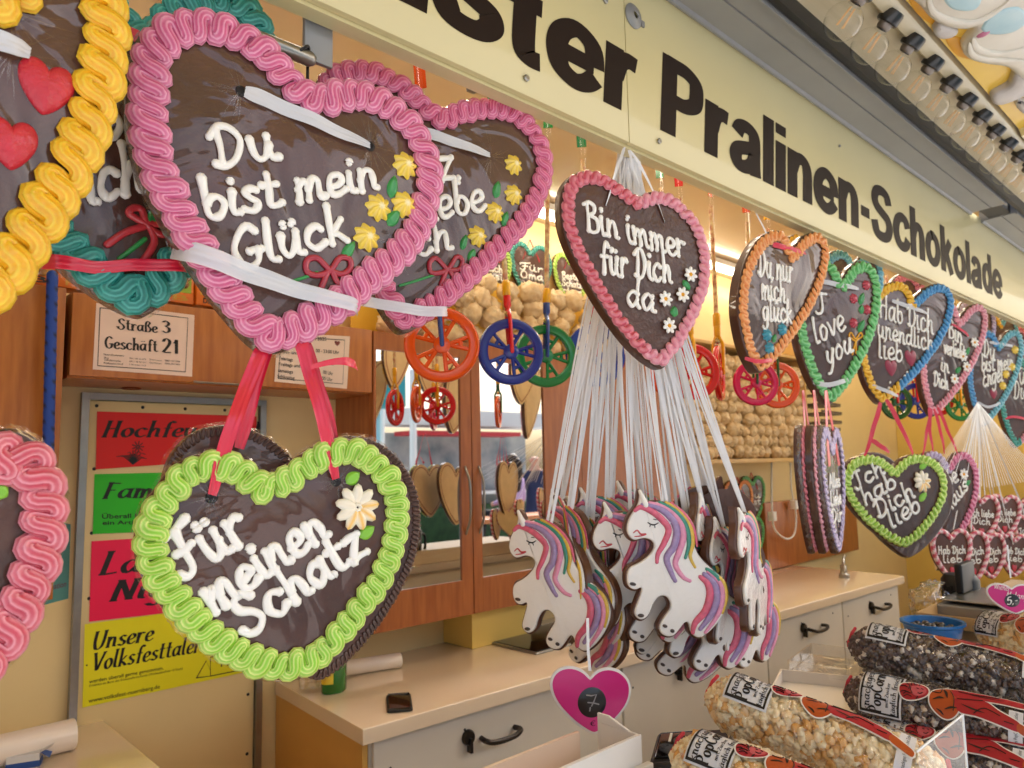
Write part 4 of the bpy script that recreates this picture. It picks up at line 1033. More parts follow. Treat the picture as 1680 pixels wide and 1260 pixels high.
piped(hb, fb, [[(733, 443), (715, 424), (704, 432), (708, 448), (733, 443), (748, 422), (758, 428), (752, 442), (733, 443)], [(731, 446), (722, 468)], [(738, 446), (748, 462)]], .0042, I_bow, 'icing_bow')
ribbon(hb, fb, [(690, 218), (745, 236), (802, 256)], lambda t: .018 - .004 * t, M_band, 'ribbon', (.005, .007, .004), roll=.3)
ribbon(hb, fb, [(560, 488), (620, 502), (680, 512), (722, 514), (738, 508)], lambda t: .016, M_band, 'ribbon', (.0, .014, .014, .016, -.01), roll=.2)

# --- yellow heart, far left
fc = facing(40, 190, .80, -4)
hc = heart('yellow edged chocolate heart with red sugar hearts at the upper left', fc, heart_px(fc, (-300, 120), (216, 150), (-30, -90), (-95, 520)), .02, [(I_yel, 0, 1)], .019, .0128, .0275, .0108, (), seg=30, spp=16, folds=((10, 20, .06), (15, 90, .05)), wrap=True)
sugar_heart(hc, fc, (74, 152), .049, I_red, .009, -4); sugar_heart(hc, fc, (18, 244), .044, I_red, .009, 2)
sugar_heart(hc, fc, (-70, 180), .045, I_red, .009, 8)
ribbon(hc, fc, [(-60, 40), (-10, 68), (48, 90)], .02, M_band, 'ribbon', (.005, .008, .004), roll=.3)
# --- teal heart
fd = facing(210, 260, .93, 2)
hd = heart('teal edged chocolate heart peeping out behind the yellow and pink hearts', fd, heart_px(fd, (-40, 155), (482, 157), (212, 4), (213, 490)), .02, [(I_teal, 0, 1)], .022, .0140, .0245, .0098, [('Dich', (90, 350), (235, 312), (86, 300)), ('Hab', (90, 250), (200, 220), (86, 212))], .0052, seg=30, spp=14, wrap=True)
piped(hd, fd, [[(240, 368), (212, 352), (218, 342), (232, 345), (240, 368), (262, 385), (280, 380), (272, 370), (240, 368)], [(236, 372), (205, 382), (175, 402)], [(246, 374), (252, 400), (226, 440)]], .0046, mat('red_bow_icing', (196, 52, 62), .35, coat=.4), 'icing_bow')
leaf(hd, fd, (246, 372), (254, 342), .014); piped(hd, fd, [[(195, 425), (215, 410), (238, 392)]], .003, I_leaf, 'stem')
ribbon(hd, fd, [(70, 427), (92, 434), (150, 443), (220, 438), (290, 440), (312, 440)], lambda t: .018 - .004 * math.sin(math.pi * t), M_ribr, 'ribbon', (-.012, .016, .016, .012, .016, -.01), roll=.2)
ribbon(hd, fd, [(185, 55), (205, 66), (232, 80)], .016, M_ribr, 'ribbon', (.02, .022, .018))

# --- green framed heart Fuer meinen Schatz
PXB = [(438, 779), (425, 768), (400, 752), (368, 742), (333, 743), (303, 752), (276, 773), (252, 806), (236, 826), (223, 866), (221, 902), (228, 937), (242, 962), (257, 985), (277, 1012), (303, 1038), (329, 1064), (365, 1087), (402, 1104), (440, 1114), (470, 1117), (500, 1108), (535, 1090), (555, 1068), (582, 1040), (612, 998), (636, 967), (656, 920), (667, 878), (670, 838), (664, 806), (652, 774), (627, 745), (600, 727), (575, 720), (550, 721), (530, 727), (500, 741), (468, 765)]
fe = facing(450, 920, .835, 12)
he = heart('chocolate heart in lime green piping reading Für meinen Schatz', fe, [Vector(p) for p in trace(fe, PXB)], .015, [(I_lime, 0, 1)], .0160, .0105, .0185, .0074, [
    ('Für', (298, 950), (412, 882), (274, 912)), ('meinen', (350, 1006), (540, 876), (330, 974)), ('Schatz', (405, 1046), (604, 904), (384, 1014))], .0053, seg=30, spp=16, skew=.1, wrap=True, folds=((345, 815, .03), (552, 790, .03)))
bloom(he, fe, (583, 832), .028)
leaf(he, fe, (568, 793), (590, 775), .016, I_leafl); leaf(he, fe, (590, 882), (614, 864), .016, I_leafl)
for p in ((347, 816), (551, 789)):
    c = fe.L(*p); b = MB(); b.lathe([(.003, .0022), (.0058, .0018), (.007, .0004)], 14, Matrix.Translation((c.x, c.y, 0))); b.lathe([(0, .0009), (.004, .0009)], 12, Matrix.Translation((c.x, c.y, 0))); b.build('ribbon_hole', MATS['hole_dark'], he)
ribbon(he, fe, [(440, 560), (405, 640), (372, 720), (347, 812)], lambda t: .019 - .004 * t, M_ribr, 'ribbon', (-.02, -.008, .006, .004), roll=.35)
ribbon(he, fe, [(446, 562), (424, 630), (398, 735)], .017, M_ribr, 'ribbon', (-.024, -.02, -.02), roll=.3)
ribbon(he, fe, [(498, 548), (512, 610), (532, 710), (549, 786)], lambda t: .018 - .003 * t, M_ribr, 'ribbon', (-.02, -.01, .006, .004), roll=.35)
ribbon(he, fe, [(506, 550), (530, 630), (557, 718)], .016, M_ribr, 'ribbon', (-.024, -.02, -.02), roll=.3)
ribbon(he, fe, [(510, 602), (545, 594), (574, 594), (588, 600)], lambda t: .006 + .008 * t, M_ribr, 'ribbon_tail', (.0, .004, .0, -.006), roll=.5)
# brown heart behind it
ff2 = facing(475, 920, .868, 10)
h = heart('bare dark brown wrapped heart behind the Für meinen Schatz heart', ff2, heart_px(ff2, (292, 825), (708, 838), (470, 762), (502, 1118)), .016, None, choc=M_choc, wrap=True)
ruf = MB(); c = inset(resample(ccw(heart_px(ff2, (292, 825), (708, 838), (470, 762), (502, 1118))), 240, True), .007, 4); ruffle(ruf, c, .005, .0065, .0016, 0, 6, 8); ruf.build('crimped_edge', M_choc2, h, ang=180)
# --- rose heart cut by the left edge
fg = facing(30, 900, .79, -6)
hg = heart('rose pink edged chocolate heart cut off by the lower left edge of the photo', fg, heart_px(fg, (-245, 850), (114, 868), (-62, 735), (-70, 1150)), .018, [(I_rose, 0, 1)], .019, .0115, .023, .0092, (), seg=30, spp=16, wrap=True)
leaf(hg, fg, (-12, 800), (12, 815), .016, I_leafl)

# --- Bin immer fuer Dich da
PXC = [(1047, 322), (1030, 311), (1007, 296), (985, 283), (960, 279), (940, 286), (926, 304), (920, 330), (922, 365), (932, 400), (950, 437), (972, 477), (993, 511), (1020, 549), (1045, 577), (1068, 596), (1088, 605), (1100, 590), (1119, 567), (1135, 538), (1150, 506), (1161, 475), (1165, 440), (1162, 408), (1154, 380), (1139, 354), (1115, 329), (1090, 315), (1066, 314)]
fh = facing(1045, 440, Y1 - .02, 18)
hh = heart('rose edged chocolate heart reading Bin immer für Dich da', fh, [Vector(p) for p in trace(fh, PXC)], .024, [(I_rose, 0, .5), (I_rosel, .5, 1)], .0145, .0072, .0175, .0070, [
    ('Bin immer', (962, 378), (1124, 424), (959, 350)), ('für Dich', (985, 449), (1101, 464), (984, 420)), ('da', (1028, 500), (1074, 512), (1028, 474))], .0044, choc=mat('milk_chocolate', (88, 52, 36), .45, coat=.3, rgb2=(66, 38, 27), vscale=12, wrinkle=.6, wscale=16, bump=.3, bscale=150))
for p, r in (((1131, 451), .0165), ((1090, 491), .0165), ((1118, 484), .0165), ((1096, 535), .0165)): daisy(hh, fh, p, r)
leaf(hh, fh, (1120, 460), (1132, 476), .014); leaf(hh, fh, (1106, 520), (1106, 502), .018)
for a in ([(1027, 240), (1008, 290), (993, 338)], [(1035, 245), (1060, 290), (1090, 365)], [(1025, 242), (1012, 275), (1000, 305)], [(1033, 245), (1040, 280), (1050, 312)]): ribbon(hh, fh, a, .005, M_ribw, 'ribbon', (-.004, .002, .002), roll=.8)

# --- the row to the right
def small(label, uv, Y, yaw, lm, segs, lines=(), tr=.0036, th=.02, **kw):
    fr = facing(uv[0], uv[1], Y, yaw)
    kw.setdefault('seg', 8); kw.setdefault('spp', 10)
    return fr, heart(label, fr, heart_px(fr, *lm), th, segs, kw.pop('ins', .017), kw.pop('A', .010), kw.pop('lam', .0185), kw.pop('r', .0066), lines, tr, **kw)
fr, h = small('orange edged heart with pale blue flowers left of the green I love you heart', (1262, 470), Y1 + .03, 12, ((1213, 455), (1352, 455), (1303, 402), (1253, 602)), [(I_orange, 0, 1)],
    [('Du nur', (1243, 452), (1300, 464), (1243, 427)), ('mich', (1248, 490), (1287, 496), (1248, 468)), ('glück', (1250, 525), (1298, 530), (1250, 503))], .0042, th=.03)
for p in ((1258, 550), (1283, 541), (1262, 572)): star_flower(h, fr, p, .016, I_aqua)
leaf(h, fr, (1268, 562), (1272, 548), .014)
ribbon(h, fr, [(1266, 402), (1290, 408), (1320, 416)], .013, M_ribr, 'ribbon', (.004, .007, .004), roll=.4); ribbon(h, fr, [(1222, 588), (1240, 594), (1270, 590)], .010, M_ribr, 'ribbon', (.0, .012, .004), roll=.3)
ribbon(h, fr, [(1240, 322), (1246, 352), (1262, 400)], .006, M_ribw, 'hanger', (-.02, -.005, .003))
fr, h = small('yellow edged heart peeping out above the orange and green hearts', (1330, 430), Y1 + .12, 14, ((1280, 440), (1358, 440), (1325, 398), (1322, 530)), [(I_yel, 0, 1)], th=.02)
fr, h = small('green edged heart with red flowers reading I love you', (1374, 530), Y1, 22, ((1305, 500), (1444, 505), (1381, 453), (1362, 658)), [(I_green, 0, 1)],
    [('I', (1338, 516), (1358, 514), (1337, 497)), ('love', (1337, 565), (1386, 540), (1333, 541)), ('you', (1356, 600), (1398, 576), (1354, 578))], .0044, th=.026, A=.011, ins=.018)
for p in ((1421, 468), (1400, 490), (1422, 508), (1400, 530)): daisy_m = star_flower(h, fr, p, .014, I_rose)
for a, c_ in (((1410, 500), (1417, 480)), ((1408, 545), (1418, 525)), ((1412, 515), (1414, 500))): leaf(h, fr, a, c_, .02)
piped(h, fr, [[(1403, 560), (1393, 552), (1396, 546), (1403, 556), (1411, 546), (1414, 552), (1404, 560), (1398, 582)], [(1404, 560), (1404, 580)]], .0026, I_yel, 'icing_bow')
ribbon(h, fr, [(1344, 462), (1375, 468), (1407, 474)], .013, M_band, 'ribbon', (.004, .007, .004), roll=.3); ribbon(h, fr, [(1334, 627), (1355, 632), (1392, 622)], .013, M_band, 'ribbon', (.0, .013, .004), roll=.2)
fr, h = small('blue edged heart showing only its top between the green heart and the sign', (1395, 460), Y1 + .10, 14, ((1345, 460), (1448, 470), (1402, 428), (1390, 560)), [(I_aqua, 0, 1)])
fr, h = small('half yellow half blue edged heart reading Hab Dich unendlich lieb', (1492, 560), Y1 + .02, 24, ((1414, 520), (1561, 525), (1499, 490), (1447, 662)), [(I_yel, 0, .52), (I_blue, .52, 1)],
    [('Hab Dich', (1442, 520), (1530, 548), (1442, 498)), ('unendlich', (1439, 552), (1530, 577), (1439, 534)), ('lieb', (1440, 586), (1480, 594), (1440, 566))], .0044, th=.024, A=.0105, ins=.018)
sugar_heart(h, fr, (1462, 606), .05, mat('dusky_heart', (150, 34, 62), .4, coat=.3), .004); sugar_heart(h, fr, (1494, 590), .05, MATS['dusky_heart'], .004)
piped(h, fr, [[(1476, 624), (1478, 623)], [(1483, 617), (1484, 616)], [(1487, 611), (1488, 610)], [(1459, 628), (1460, 627)], [(1457, 637), (1458, 636)]], .004, M_icew, 'icing_dots')
ribbon(h, fr, [(1462, 494), (1490, 504), (1521, 515)], .013, M_band, 'ribbon', (.004, .007, .004), roll=.3); ribbon(h, fr, [(1425, 631), (1445, 640), (1472, 650)], .012, M_band, 'ribbon', (.0, .013, .004), roll=.2)
fr, h = small('pink edged heart with its top just above the Hab Dich unendlich lieb heart', (1500, 500), Y1 + .12, 18, ((1455, 500), (1556, 500), (1508, 462), (1495, 590)), [(I_pink, 0, 1)])
fr, h = small('pink edged heart with white daisies reading in Dich', (1565, 580), Y1 + .04, 26, ((1512, 560), (1614, 562), (1577, 514), (1535, 674)), [(I_rosel, 0, 1)],
    [('Bin', (1555, 552), (1578, 566), (1555, 535)), ('verliebt', (1548, 580), (1583, 590), (1548, 566)), ('in', (1543, 608), (1556, 612), (1543, 594)), ('Dich', (1531, 632), (1555, 640), (1531, 618))], .0042, th=.024)
for p in ((1597, 562), (1578, 585), (1584, 602), (1564, 622)): daisy(h, fr, p, .022)
for a, c_ in (((1585, 582), (1590, 570)), ((1568, 612), (1576, 602))): leaf(h, fr, a, c_, .02)
ribbon(h, fr, [(1560, 532), (1575, 541), (1588, 552)], .010, M_ribr, 'ribbon', (.004, .007, .004))
fr, h = small('blue edged heart with yellow flowers reading Engel', (1630, 620), Y1 + .05, 28, ((1588, 600), (1678, 595), (1638, 555), (1615, 692)), [(I_blue, 0, .5), (I_aqua, .5, 1)],
    [('Du', (1612, 585), (1632, 592), (1612, 568)), ('bist mein', (1610, 610), (1662, 606), (1610, 594)), ('Engel', (1612, 635), (1645, 625), (1612, 618))], .0042, th=.026)
for p in ((1665, 574), (1660, 602), (1650, 614), (1645, 633)): star_flower(h, fr, p, .018)
ribbon(h, fr, [(1622, 562), (1642, 565), (1660, 568)], .013, M_band, 'ribbon', (.004, .007, .004)); ribbon(h, fr, [(1604, 660), (1618, 668), (1642, 660)], .012, M_band, 'ribbon', (.0, .013, .004))
sugar_heart(h, fr, (1630, 648), .04, MATS['dusky_heart'], .004)
fr, h = small('teal and pink edged heart at the right edge below the Engel heart', (1672, 640), Y1 + .06, 28, ((1640, 640), (1725, 640), (1684, 590), (1668, 722)), [(I_teal, 0, .5), (I_rosel, .5, 1)],
    [('Für', (1660, 630), (1690, 630), (1660, 612)), ('Dich', (1662, 655), (1695, 655), (1662, 638))], .0042)
ribbon(h, fr, [(1645, 688), (1660, 684), (1690, 690)], .012, M_ribr, 'ribbon', (.0, .013, .004))
fr, h = small('silver grey wrapped heart top between the pink daisy heart and the Engel heart', (1600, 540), Y1 + .16, 20, ((1570, 540), (1634, 545), (1602, 505), (1600, 620)), [(I_lilac, 0, 1)], wrap=True)
fr, h = small('yellow and blue heart tops crowded behind the Engel heart', (1640, 560), Y1 + .17, 20, ((1612, 555), (1672, 560), (1640, 520), (1640, 630)), [(I_yel, 0, .5), (I_aqua, .5, 1)], wrap=True)
fr, h = small('deep pink heart top at the right edge of the photo behind the Engel heart', (1680, 590), Y1 + .14, 20, ((1655, 585), (1715, 590), (1688, 552), (1682, 680)), [(I_rose, 0, 1)])

# --- lower tier of the row
def rb(h, fr, paths, wd=.014): 
    for p in paths: ribbon(h, fr, p, wd, M_ribr, 'ribbon', (-.004, .002, .003), roll=.4)
fr, h = small('lime edged heart with a white flower reading Ich hab Dich lieb', (1474, 815), Y1 + .01, 26, ((1388, 805), (1558, 800), (1462, 757), (1478, 888)), [(I_lime, 0, 1)],
    [('Ich', (1404, 805), (1450, 776), (1398, 790)), ('hab', (1418, 830), (1470, 798), (1412, 814)), ('Dich', (1440, 852), (1500, 815), (1434, 836)), ('lieb', (1462, 868), (1510, 836), (1456, 851))], .0050, th=.02, A=.0095, ins=.015, lam=.0185)
bloom(h, fr, (1510, 790), .034); leaf(h, fr, (1508, 768), (1522, 760), .02, I_leafl); leaf(h, fr, (1508, 822), (1520, 808), .022, I_leafl)
rb(h, fr, [[(1446, 660), (1432, 705), (1416, 752)], [(1456, 655), (1478, 700), (1500, 752)], [(1432, 722), (1445, 732), (1458, 742)]])
fr, h = small('brown bare heart behind the Ich hab Dich lieb heart', (1485, 825), Y1 + .045, 26, ((1396, 800), (1566, 815), (1480, 760), (1490, 905)), None)
fr, h = small('pink and lilac edged heart ending in Maus beside the lime edged heart', (1560, 810), Y1 + .03, 24, ((1505, 800), (1606, 800), (1556, 750), (1560, 884)), [(I_lilac, 0, .5), (I_pink, .5, 1)],
    [('süße', (1535, 806), (1572, 790), (1530, 790)), ('Maus', (1552, 848), (1588, 800), (1546, 836))], .0046, ins=.015, A=.009)
daisy(h, fr, (1579, 778), .022); leaf(h, fr, (1583, 797), (1592, 788), .018)
rb(h, fr, [[(1530, 670), (1520, 710), (1512, 750)], [(1540, 668), (1556, 710), (1570, 745)], [(1526, 668), (1526, 712), (1530, 745)], [(1534, 670), (1544, 712), (1548, 745)]], .012)
# three seen nearly edge on
for k, (u, Y, yaw, sg_, lab) in enumerate(((1332, .885, -17, I_rose, 'rose edged heart seen edge on, leftmost of three below the green heart'), (1350, .865, -17, I_rosel, 'pale pink heart seen edge on, middle of three below the green heart'), (1370, .845, -12, I_lilac, 'lilac edged heart turned sideways, front of three below the green heart'))):
    fr = facing(u, 818, Y, yaw)
    h = heart(lab, fr, heart_wh(.27, .285), .018, [(sg_, 0, 1)], .016, .010, .017, .0052, (), seg=8, spp=10, group='iced gingerbread hearts hanging along the stall', wrap=k != 1)
    b = MB()
    for j, tx in enumerate(('Alles', 'Liebe', 'Dir')):
        for st in place_text(tx, Vector((-.07, .03 - j * .045)), Vector((.06, .03 - j * .045)), Vector((0, .02))): b.tube([(p.x, p.y, .002) for p in st], .0044, 6, up=(0, 0, 1), flat=.6)
    b.build('lettering', M_icew, h, ang=180)
    for sx, q in ((-1, .004), (1, .004)):
        b = MB(); b.strip([(sx * .06, .085, q), (sx * .045, .16, 0), (.004 * sx, .285, -.005)], (.012, .002, .003), .0005); b.build('ribbon', M_ribr, h)

# --- mini hearts on strings
M_mini = mat('mini_chocolate', (96, 54, 36), .4, coat=.3)
I_cord = mat('pink_white_cord', (214, 86, 112), .35, tint=(250, 224, 226), coat=.3)
def mini(label, u, v, Y, yaw, wd, rot=0, lines=('Ich liebe', 'Dich')):
    fr = facing(u, v, Y, yaw)
    r = thing('mini_heart', label, 'gingerbread heart', fr.m @ Matrix.Rotation(R(rot), 4, 'Z'), 'small pink corded hearts on white strings')
    o = heart_wh(wd, wd * .92)
    b = MB(); b.use(M_mini); b.slab(resample(o, 60, True), -.012, 0, .003, 3, back=M_bisc); b.build('gingerbread', None, r, ang=60)
    b = MB(); c = inset_r(o, .006, 120, .9); c = c + c[:2]
    b.tube([(p.x, p.y, .001) for p in c], .0085, 8, up=(0, 0, 1), cap=False, tf=lambda i, a: 1.0 if math.sin(i * 1.05 + a * 1.0) > .1 else 0.0); b.build('icing_border', I_cord, r, ang=180)
    b = MB()
    for j, tx in enumerate(lines):
        x = wd * (.34 if j == 0 else .24)
        for st in place_text(tx, Vector((-x, .018 - j * .030)), Vector((x, .018 - j * .030)), Vector((0, .015))): b.tube([(p.x, p.y, .0012) for p in st], .0027, 5, up=(0, 0, 1), flat=.6)
    b.build('lettering', M_icew, r, ang=180)
    b = MB(); b.slab([(p.x, p.y - wd * .26) for p in heart_wh(wd * .15, wd * .15)][::4], .0003, .003, .0015, 3); b.build('sugar_heart', I_red, r, ang=180)
    q = fr.m @ Vector((0, wd * .35, .002)); top = onY(1604, 660, Y1 + .03)
    inv = (fr.m @ Matrix.Rotation(R(rot), 4, 'Z')).inverted()
    b = MB(); b.strip([inv @ q, inv @ (top * .5 + q * .5 + Vector((random.uniform(-.004, .004), 0, .0))), inv @ (top + Vector((random.uniform(-.01, .01), 0, 0)))], (.004, 0, .0015), .0003); b.build('string', M_ribw, r)
ML = [(1632, 870, .07, 'mini heart deep between the two upper mini hearts', 1), (1574, 900, .08, 'shaded mini heart behind the lower left one', 0), (1610, 900, .09, 'rear mini heart between the upper and lower rows', 0), (1645, 905, .08, 'rear mini heart right of the half hidden one', 0), (1680, 850, .05, 'mini heart at the upper right edge of the cluster', 1), (1610, 855, 0, 'upper left of the pink corded mini hearts reading Ich liebe Dich', 1), (1648, 852, .01, 'upper right of the pink corded mini hearts reading Ich liebe Dich', 1), (1562, 917, .0, 'lower left of the corded mini hearts reading Hab Dich lieb', 0), (1594, 920, -.02, 'front corded mini heart with white cord reading Hab Dich lieb in the lower row', 0), (1624, 918, .03, 'corded mini heart half hidden behind the front mini heart of the lower row', 0), (1664, 916, .0, 'white corded mini heart right of the gap in the lower row', 0), (1555, 882, .05, 'mini heart tucked under the Maus heart', 1), (1540, 905, .06, 'dark mini heart seen edge on at the left end of the cluster', 0), (1585, 880, .05, 'mini heart in shade behind the upper left mini heart', 1), (1690, 880, .02, 'mini heart cut off by the right edge above the pink price heart', 1)]
for u, v, dy, lab, kind in ML:
    mini(lab, u, v, Y1 + .02 + dy, 30 if u != 1540 else -30, .168 if dy < .04 else .15, random.uniform(-8, 8), ('Ich liebe', 'Dich') if kind else ('Hab Dich', 'lieb'))
# bare strings of the bunch
stt = thing('string_bunch', 'bunch of thin white strings fanning out below the blue edged heart', 'strings', onY(1604, 660, Y1 + .03))
for k in range(46):
    u = 1520 + k * 4.3; e = onY(u, 800 - abs(k - 24) * .7, Y1 + random.uniform(-.03, .08)) - stt.location
    b = MB(); b.strip([(0, 0, 0), e * .5 + Vector((0, 0, -.005)), e], (.005, 0, .001), .0003); b.build('string', M_ribw, stt)

# ------------------------------------------------------------------ unicorn cookies
UPX = [(1049, 804), (1056, 812), (1062, 824), (1077, 822), (1100, 828), (1120, 842), (1134, 868), (1139, 895), (1150, 915), (1171, 935), (1188, 955), (1194, 982), (1184, 1010), (1163, 1036), (1144, 1047), (1130, 1036), (1126, 1018), (1116, 1030), (1103, 1044), (1086, 1042), (1078, 1028), (1088, 1008), (1098, 994), (1093, 980), (1082, 978), (1072, 990), (1064, 1010), (1050, 1018), (1038, 1006), (1044, 985), (1052, 962), (1044, 969), (1030, 964), (1026, 948), (1030, 930), (1046, 922), (1060, 912), (1070, 900), (1070, 890), (1056, 884), (1038, 888), (1026, 872), (1030, 850), (1042, 832), (1046, 822)]
fu = facing(1105, 925, Y1 - .03, 36)
UO = ccw([Vector(p) for p in trace(fu, UPX, k=4)])
M_uw = mat('unicorn_white_icing', (246, 243, 238), .3, coat=.6, wrinkle=.9, wscale=38, bump=.05, bscale=60)
M_ub = mat('unicorn_chocolate', (92, 56, 40), .4, coat=.4, wrinkle=.4, wscale=20)
U_r = mat('mane_red', (236, 104, 136), .35, var=.25, vscale=120, coat=.5, wrinkle=.3, wscale=40)
U_p = mat('mane_violet', (172, 148, 198), .35, var=.25, vscale=120, coat=.5, wrinkle=.3, wscale=40)
U_k = mat('mane_pink', (246, 160, 196), .35, var=.2, vscale=120, coat=.5, wrinkle=.3, wscale=40)
U_g = mat('mane_green', (50, 150, 130), .35, var=.2, vscale=120, coat=.5)
U_y = mat('mane_yellow', (236, 196, 70), .35, var=.2, vscale=120, coat=.5)
U_o = mat('mane_orange', (232, 120, 70), .35, var=.2, vscale=120, coat=.5)
M_hoof = mat('hoof_brown', (70, 56, 50), .4, coat=.3)
def make_unicorn():
    r = thing('unicorn_cookie', '', 'unicorn cookie', fu.m, 'unicorn gingerbread cookies in a bunch on white strings')
    b = MB(); q = inset(resample(UO, 260, True), -.0012, 2); b.slab(q, -.015, 0, .004, 4); b.build('gingerbread', M_ub, r, ang=60)
    b = MB(); q = inset_r(UO, .002, 260); b.slab(q, .0005, .0065, .0032, 5); b.build('white_icing', M_uw, r, ang=180)
    def t(px, rad, m, name='mane_strand', z=.0072, fl=.55):
        b = MB(); pts = [tuple(fu.L(u, v)) + (z,) for u, v in [tuple(q) for q in catmull(px, 7)]]
        b.tube(pts, lambda s: rad * (1.22 if rad > .0026 else 1) * (.55 + .45 * math.sin(math.pi * min(1, s * 1.05))), 10, fl=5 if rad > .003 else 0, fa=.1, up=(0, 0, 1), flat=fl); b.build(name, m, r, ang=180)
    t([(1040, 838), (1050, 832), (1066, 838), (1082, 850), (1095, 868), (1088, 890), (1078, 908), (1076, 922)], .0050, U_r)
    t([(1052, 828), (1075, 832), (1096, 846), (1108, 868), (1104, 895), (1092, 915), (1100, 940), (1106, 952)], .0056, U_p)
    t([(1064, 825), (1092, 834), (1112, 854), (1119, 880), (1112, 905), (1106, 925), (1118, 945), (1130, 952)], .0048, U_k)
    t([(1080, 824), (1104, 838), (1122, 860), (1128, 890), (1122, 915)], .0040, U_g)
    t([(1090, 824), (1112, 838), (1129, 862), (1134, 890), (1130, 912), (1138, 930)], .0034, U_y)
    t([(1098, 825), (1120, 843), (1136, 868), (1141, 896)], .0028, U_r)
    t([(1146, 945), (1158, 956), (1162, 975), (1155, 1000), (1138, 1020), (1134, 1036)], .0058, U_r, 'tail_strand')
    t([(1152, 940), (1168, 956), (1173, 980), (1164, 1006), (1146, 1030)], .0058, U_p, 'tail_strand')
    t([(1158, 936), (1178, 955), (1182, 980), (1174, 1008), (1154, 1036)], .0042, U_k, 'tail_strand')
    t([(1160, 934), (1182, 952), (1188, 978), (1182, 1004)], .0036, U_y, 'tail_strand')
    t([(1156, 932), (1172, 944), (1178, 958)], .0042, U_g, 'tail_strand')
    t([(1061, 857), (1066, 860), (1072, 861), (1078, 858)], .0013, M_black, 'eyelash'); t([(1066, 861), (1064, 864)], .0009, M_black, 'eyelash'); t([(1072, 862), (1073, 866)], .0009, M_black, 'eyelash'); t([(1070, 852), (1076, 853)], .0009, M_black, 'eyelash')
    t([(1038, 874), (1044, 870), (1050, 876), (1058, 876), (1050, 879), (1040, 880)], .0016, mat('mouth_red', (196, 60, 70), .35, coat=.4), 'mouth')
    for (u, v), rx, ry, rot in (((1037, 957), .0062, .0032, 15), ((1050, 1008), .0062, .0034, 5), ((1089, 1025), .0050, .003, 20), ((1101, 1033), .0044, .0034, 20)):
        c = fu.L(u, v); b = MB(); b.blob((0, 0, 0), 1, 12, 6, M=Matrix.Translation((c.x, c.y, .0072)) @ Matrix.Rotation(R(-rot), 4, 'Z') @ Matrix.Diagonal((rx, ry, .0016, 1))); b.build('hoof', M_hoof, r, ang=180)
    c0, c1 = fu.L(1049, 806), fu.L(1058, 830); b = MB()
    b.tube([(c1.x, c1.y, .004), (c0.x * .5 + c1.x * .5, c0.y * .5 + c1.y * .5, .005), (c0.x, c0.y, .003)], lambda s: .0075 * (1 - .6 * s), 10, up=(0, 0, 1), tf=None); b.build('horn', M_icew, r, ang=180)
    return r
uni = make_unicorn()
def ptd(u, v, d): return CAM + ray(u, v) * (d / F_)
def facing_d(u, v, d, yaw): return facing(u, v, ptd(u, v, d).y, yaw)
HOOK = ptd(1030, 245, 1.53)
LH = Vector(tuple(fu.L(1094, 866)) + (.008,))
ULAB = [
 # px of the body centre, depth, yaw, roll, label, strings
 (1105, 925, 1.37, 36, 0, 'foremost white unicorn cookie with a rainbow mane facing left', 3),
 (1052, 938, 1.42, 44, 3, 'white unicorn cookie directly left of the foremost unicorn', 3),
 (912, 950, 1.42, 66, 6, 'cream shaded unicorn cookie at the left side of the bunch', 3),
 (946, 925, 1.47, 96, 4, 'unicorn cookie seen edge on right behind the cream shaded one', 3),
 (978, 945, 1.50, 106, -4, 'unicorn cookie in shadow behind the gap between the left cookies', 3),
 (1152, 985, 1.43, 32, 4, 'white unicorn cookie whose pink and violet tail shows right of the foremost one', 3),
 (1196, 960, 1.46, -8, 0, 'unicorn cookie turned nearly edge on at the right of the bunch', 3),
 (1236, 930, 1.43, -14, 14, 'outermost unicorn cookie on the right, seen from its brown edge', 3),
 (1078, 975, 1.48, 50, -6, 'unicorn cookie hanging low behind the feet of the foremost one', 3),
 (1130, 890, 1.52, -140, 4, 'unicorn cookie with its plain brown back turned to the camera', 3),
 (1010, 905, 1.53, 40, 4, 'unicorn cookie at the back of the bunch whose horn pokes up left of the centre', 3),
 (1172, 900, 1.50, -120, -6, 'unicorn cookie behind the right edge cookies with its brown back showing', 3),
 (962, 985, 1.50, 90, -8, 'unicorn cookie dangling lowest at the left of the bunch', 2),
 (1068, 895, 1.54, 70, 3, 'rearmost unicorn cookie behind the two front white ones', 3),
 (1118, 1000, 1.47, 46, -10, 'unicorn cookie hanging lowest under the foremost unicorn', 3),
 (1215, 985, 1.49, 12, 8, 'unicorn cookie low at the right side of the bunch behind the edge on one', 3),
 (930, 905, 1.50, 120, 10, 'unicorn cookie at the back left of the bunch showing only its horn', 3),
 (1160, 925, 1.46, -20, -4, 'unicorn cookie just right of the foremost unicorn, turned away', 3),
 (990, 960, 1.55, -110, 3, 'unicorn cookie with a dark brown back low in the left middle of the bunch', 2),
]
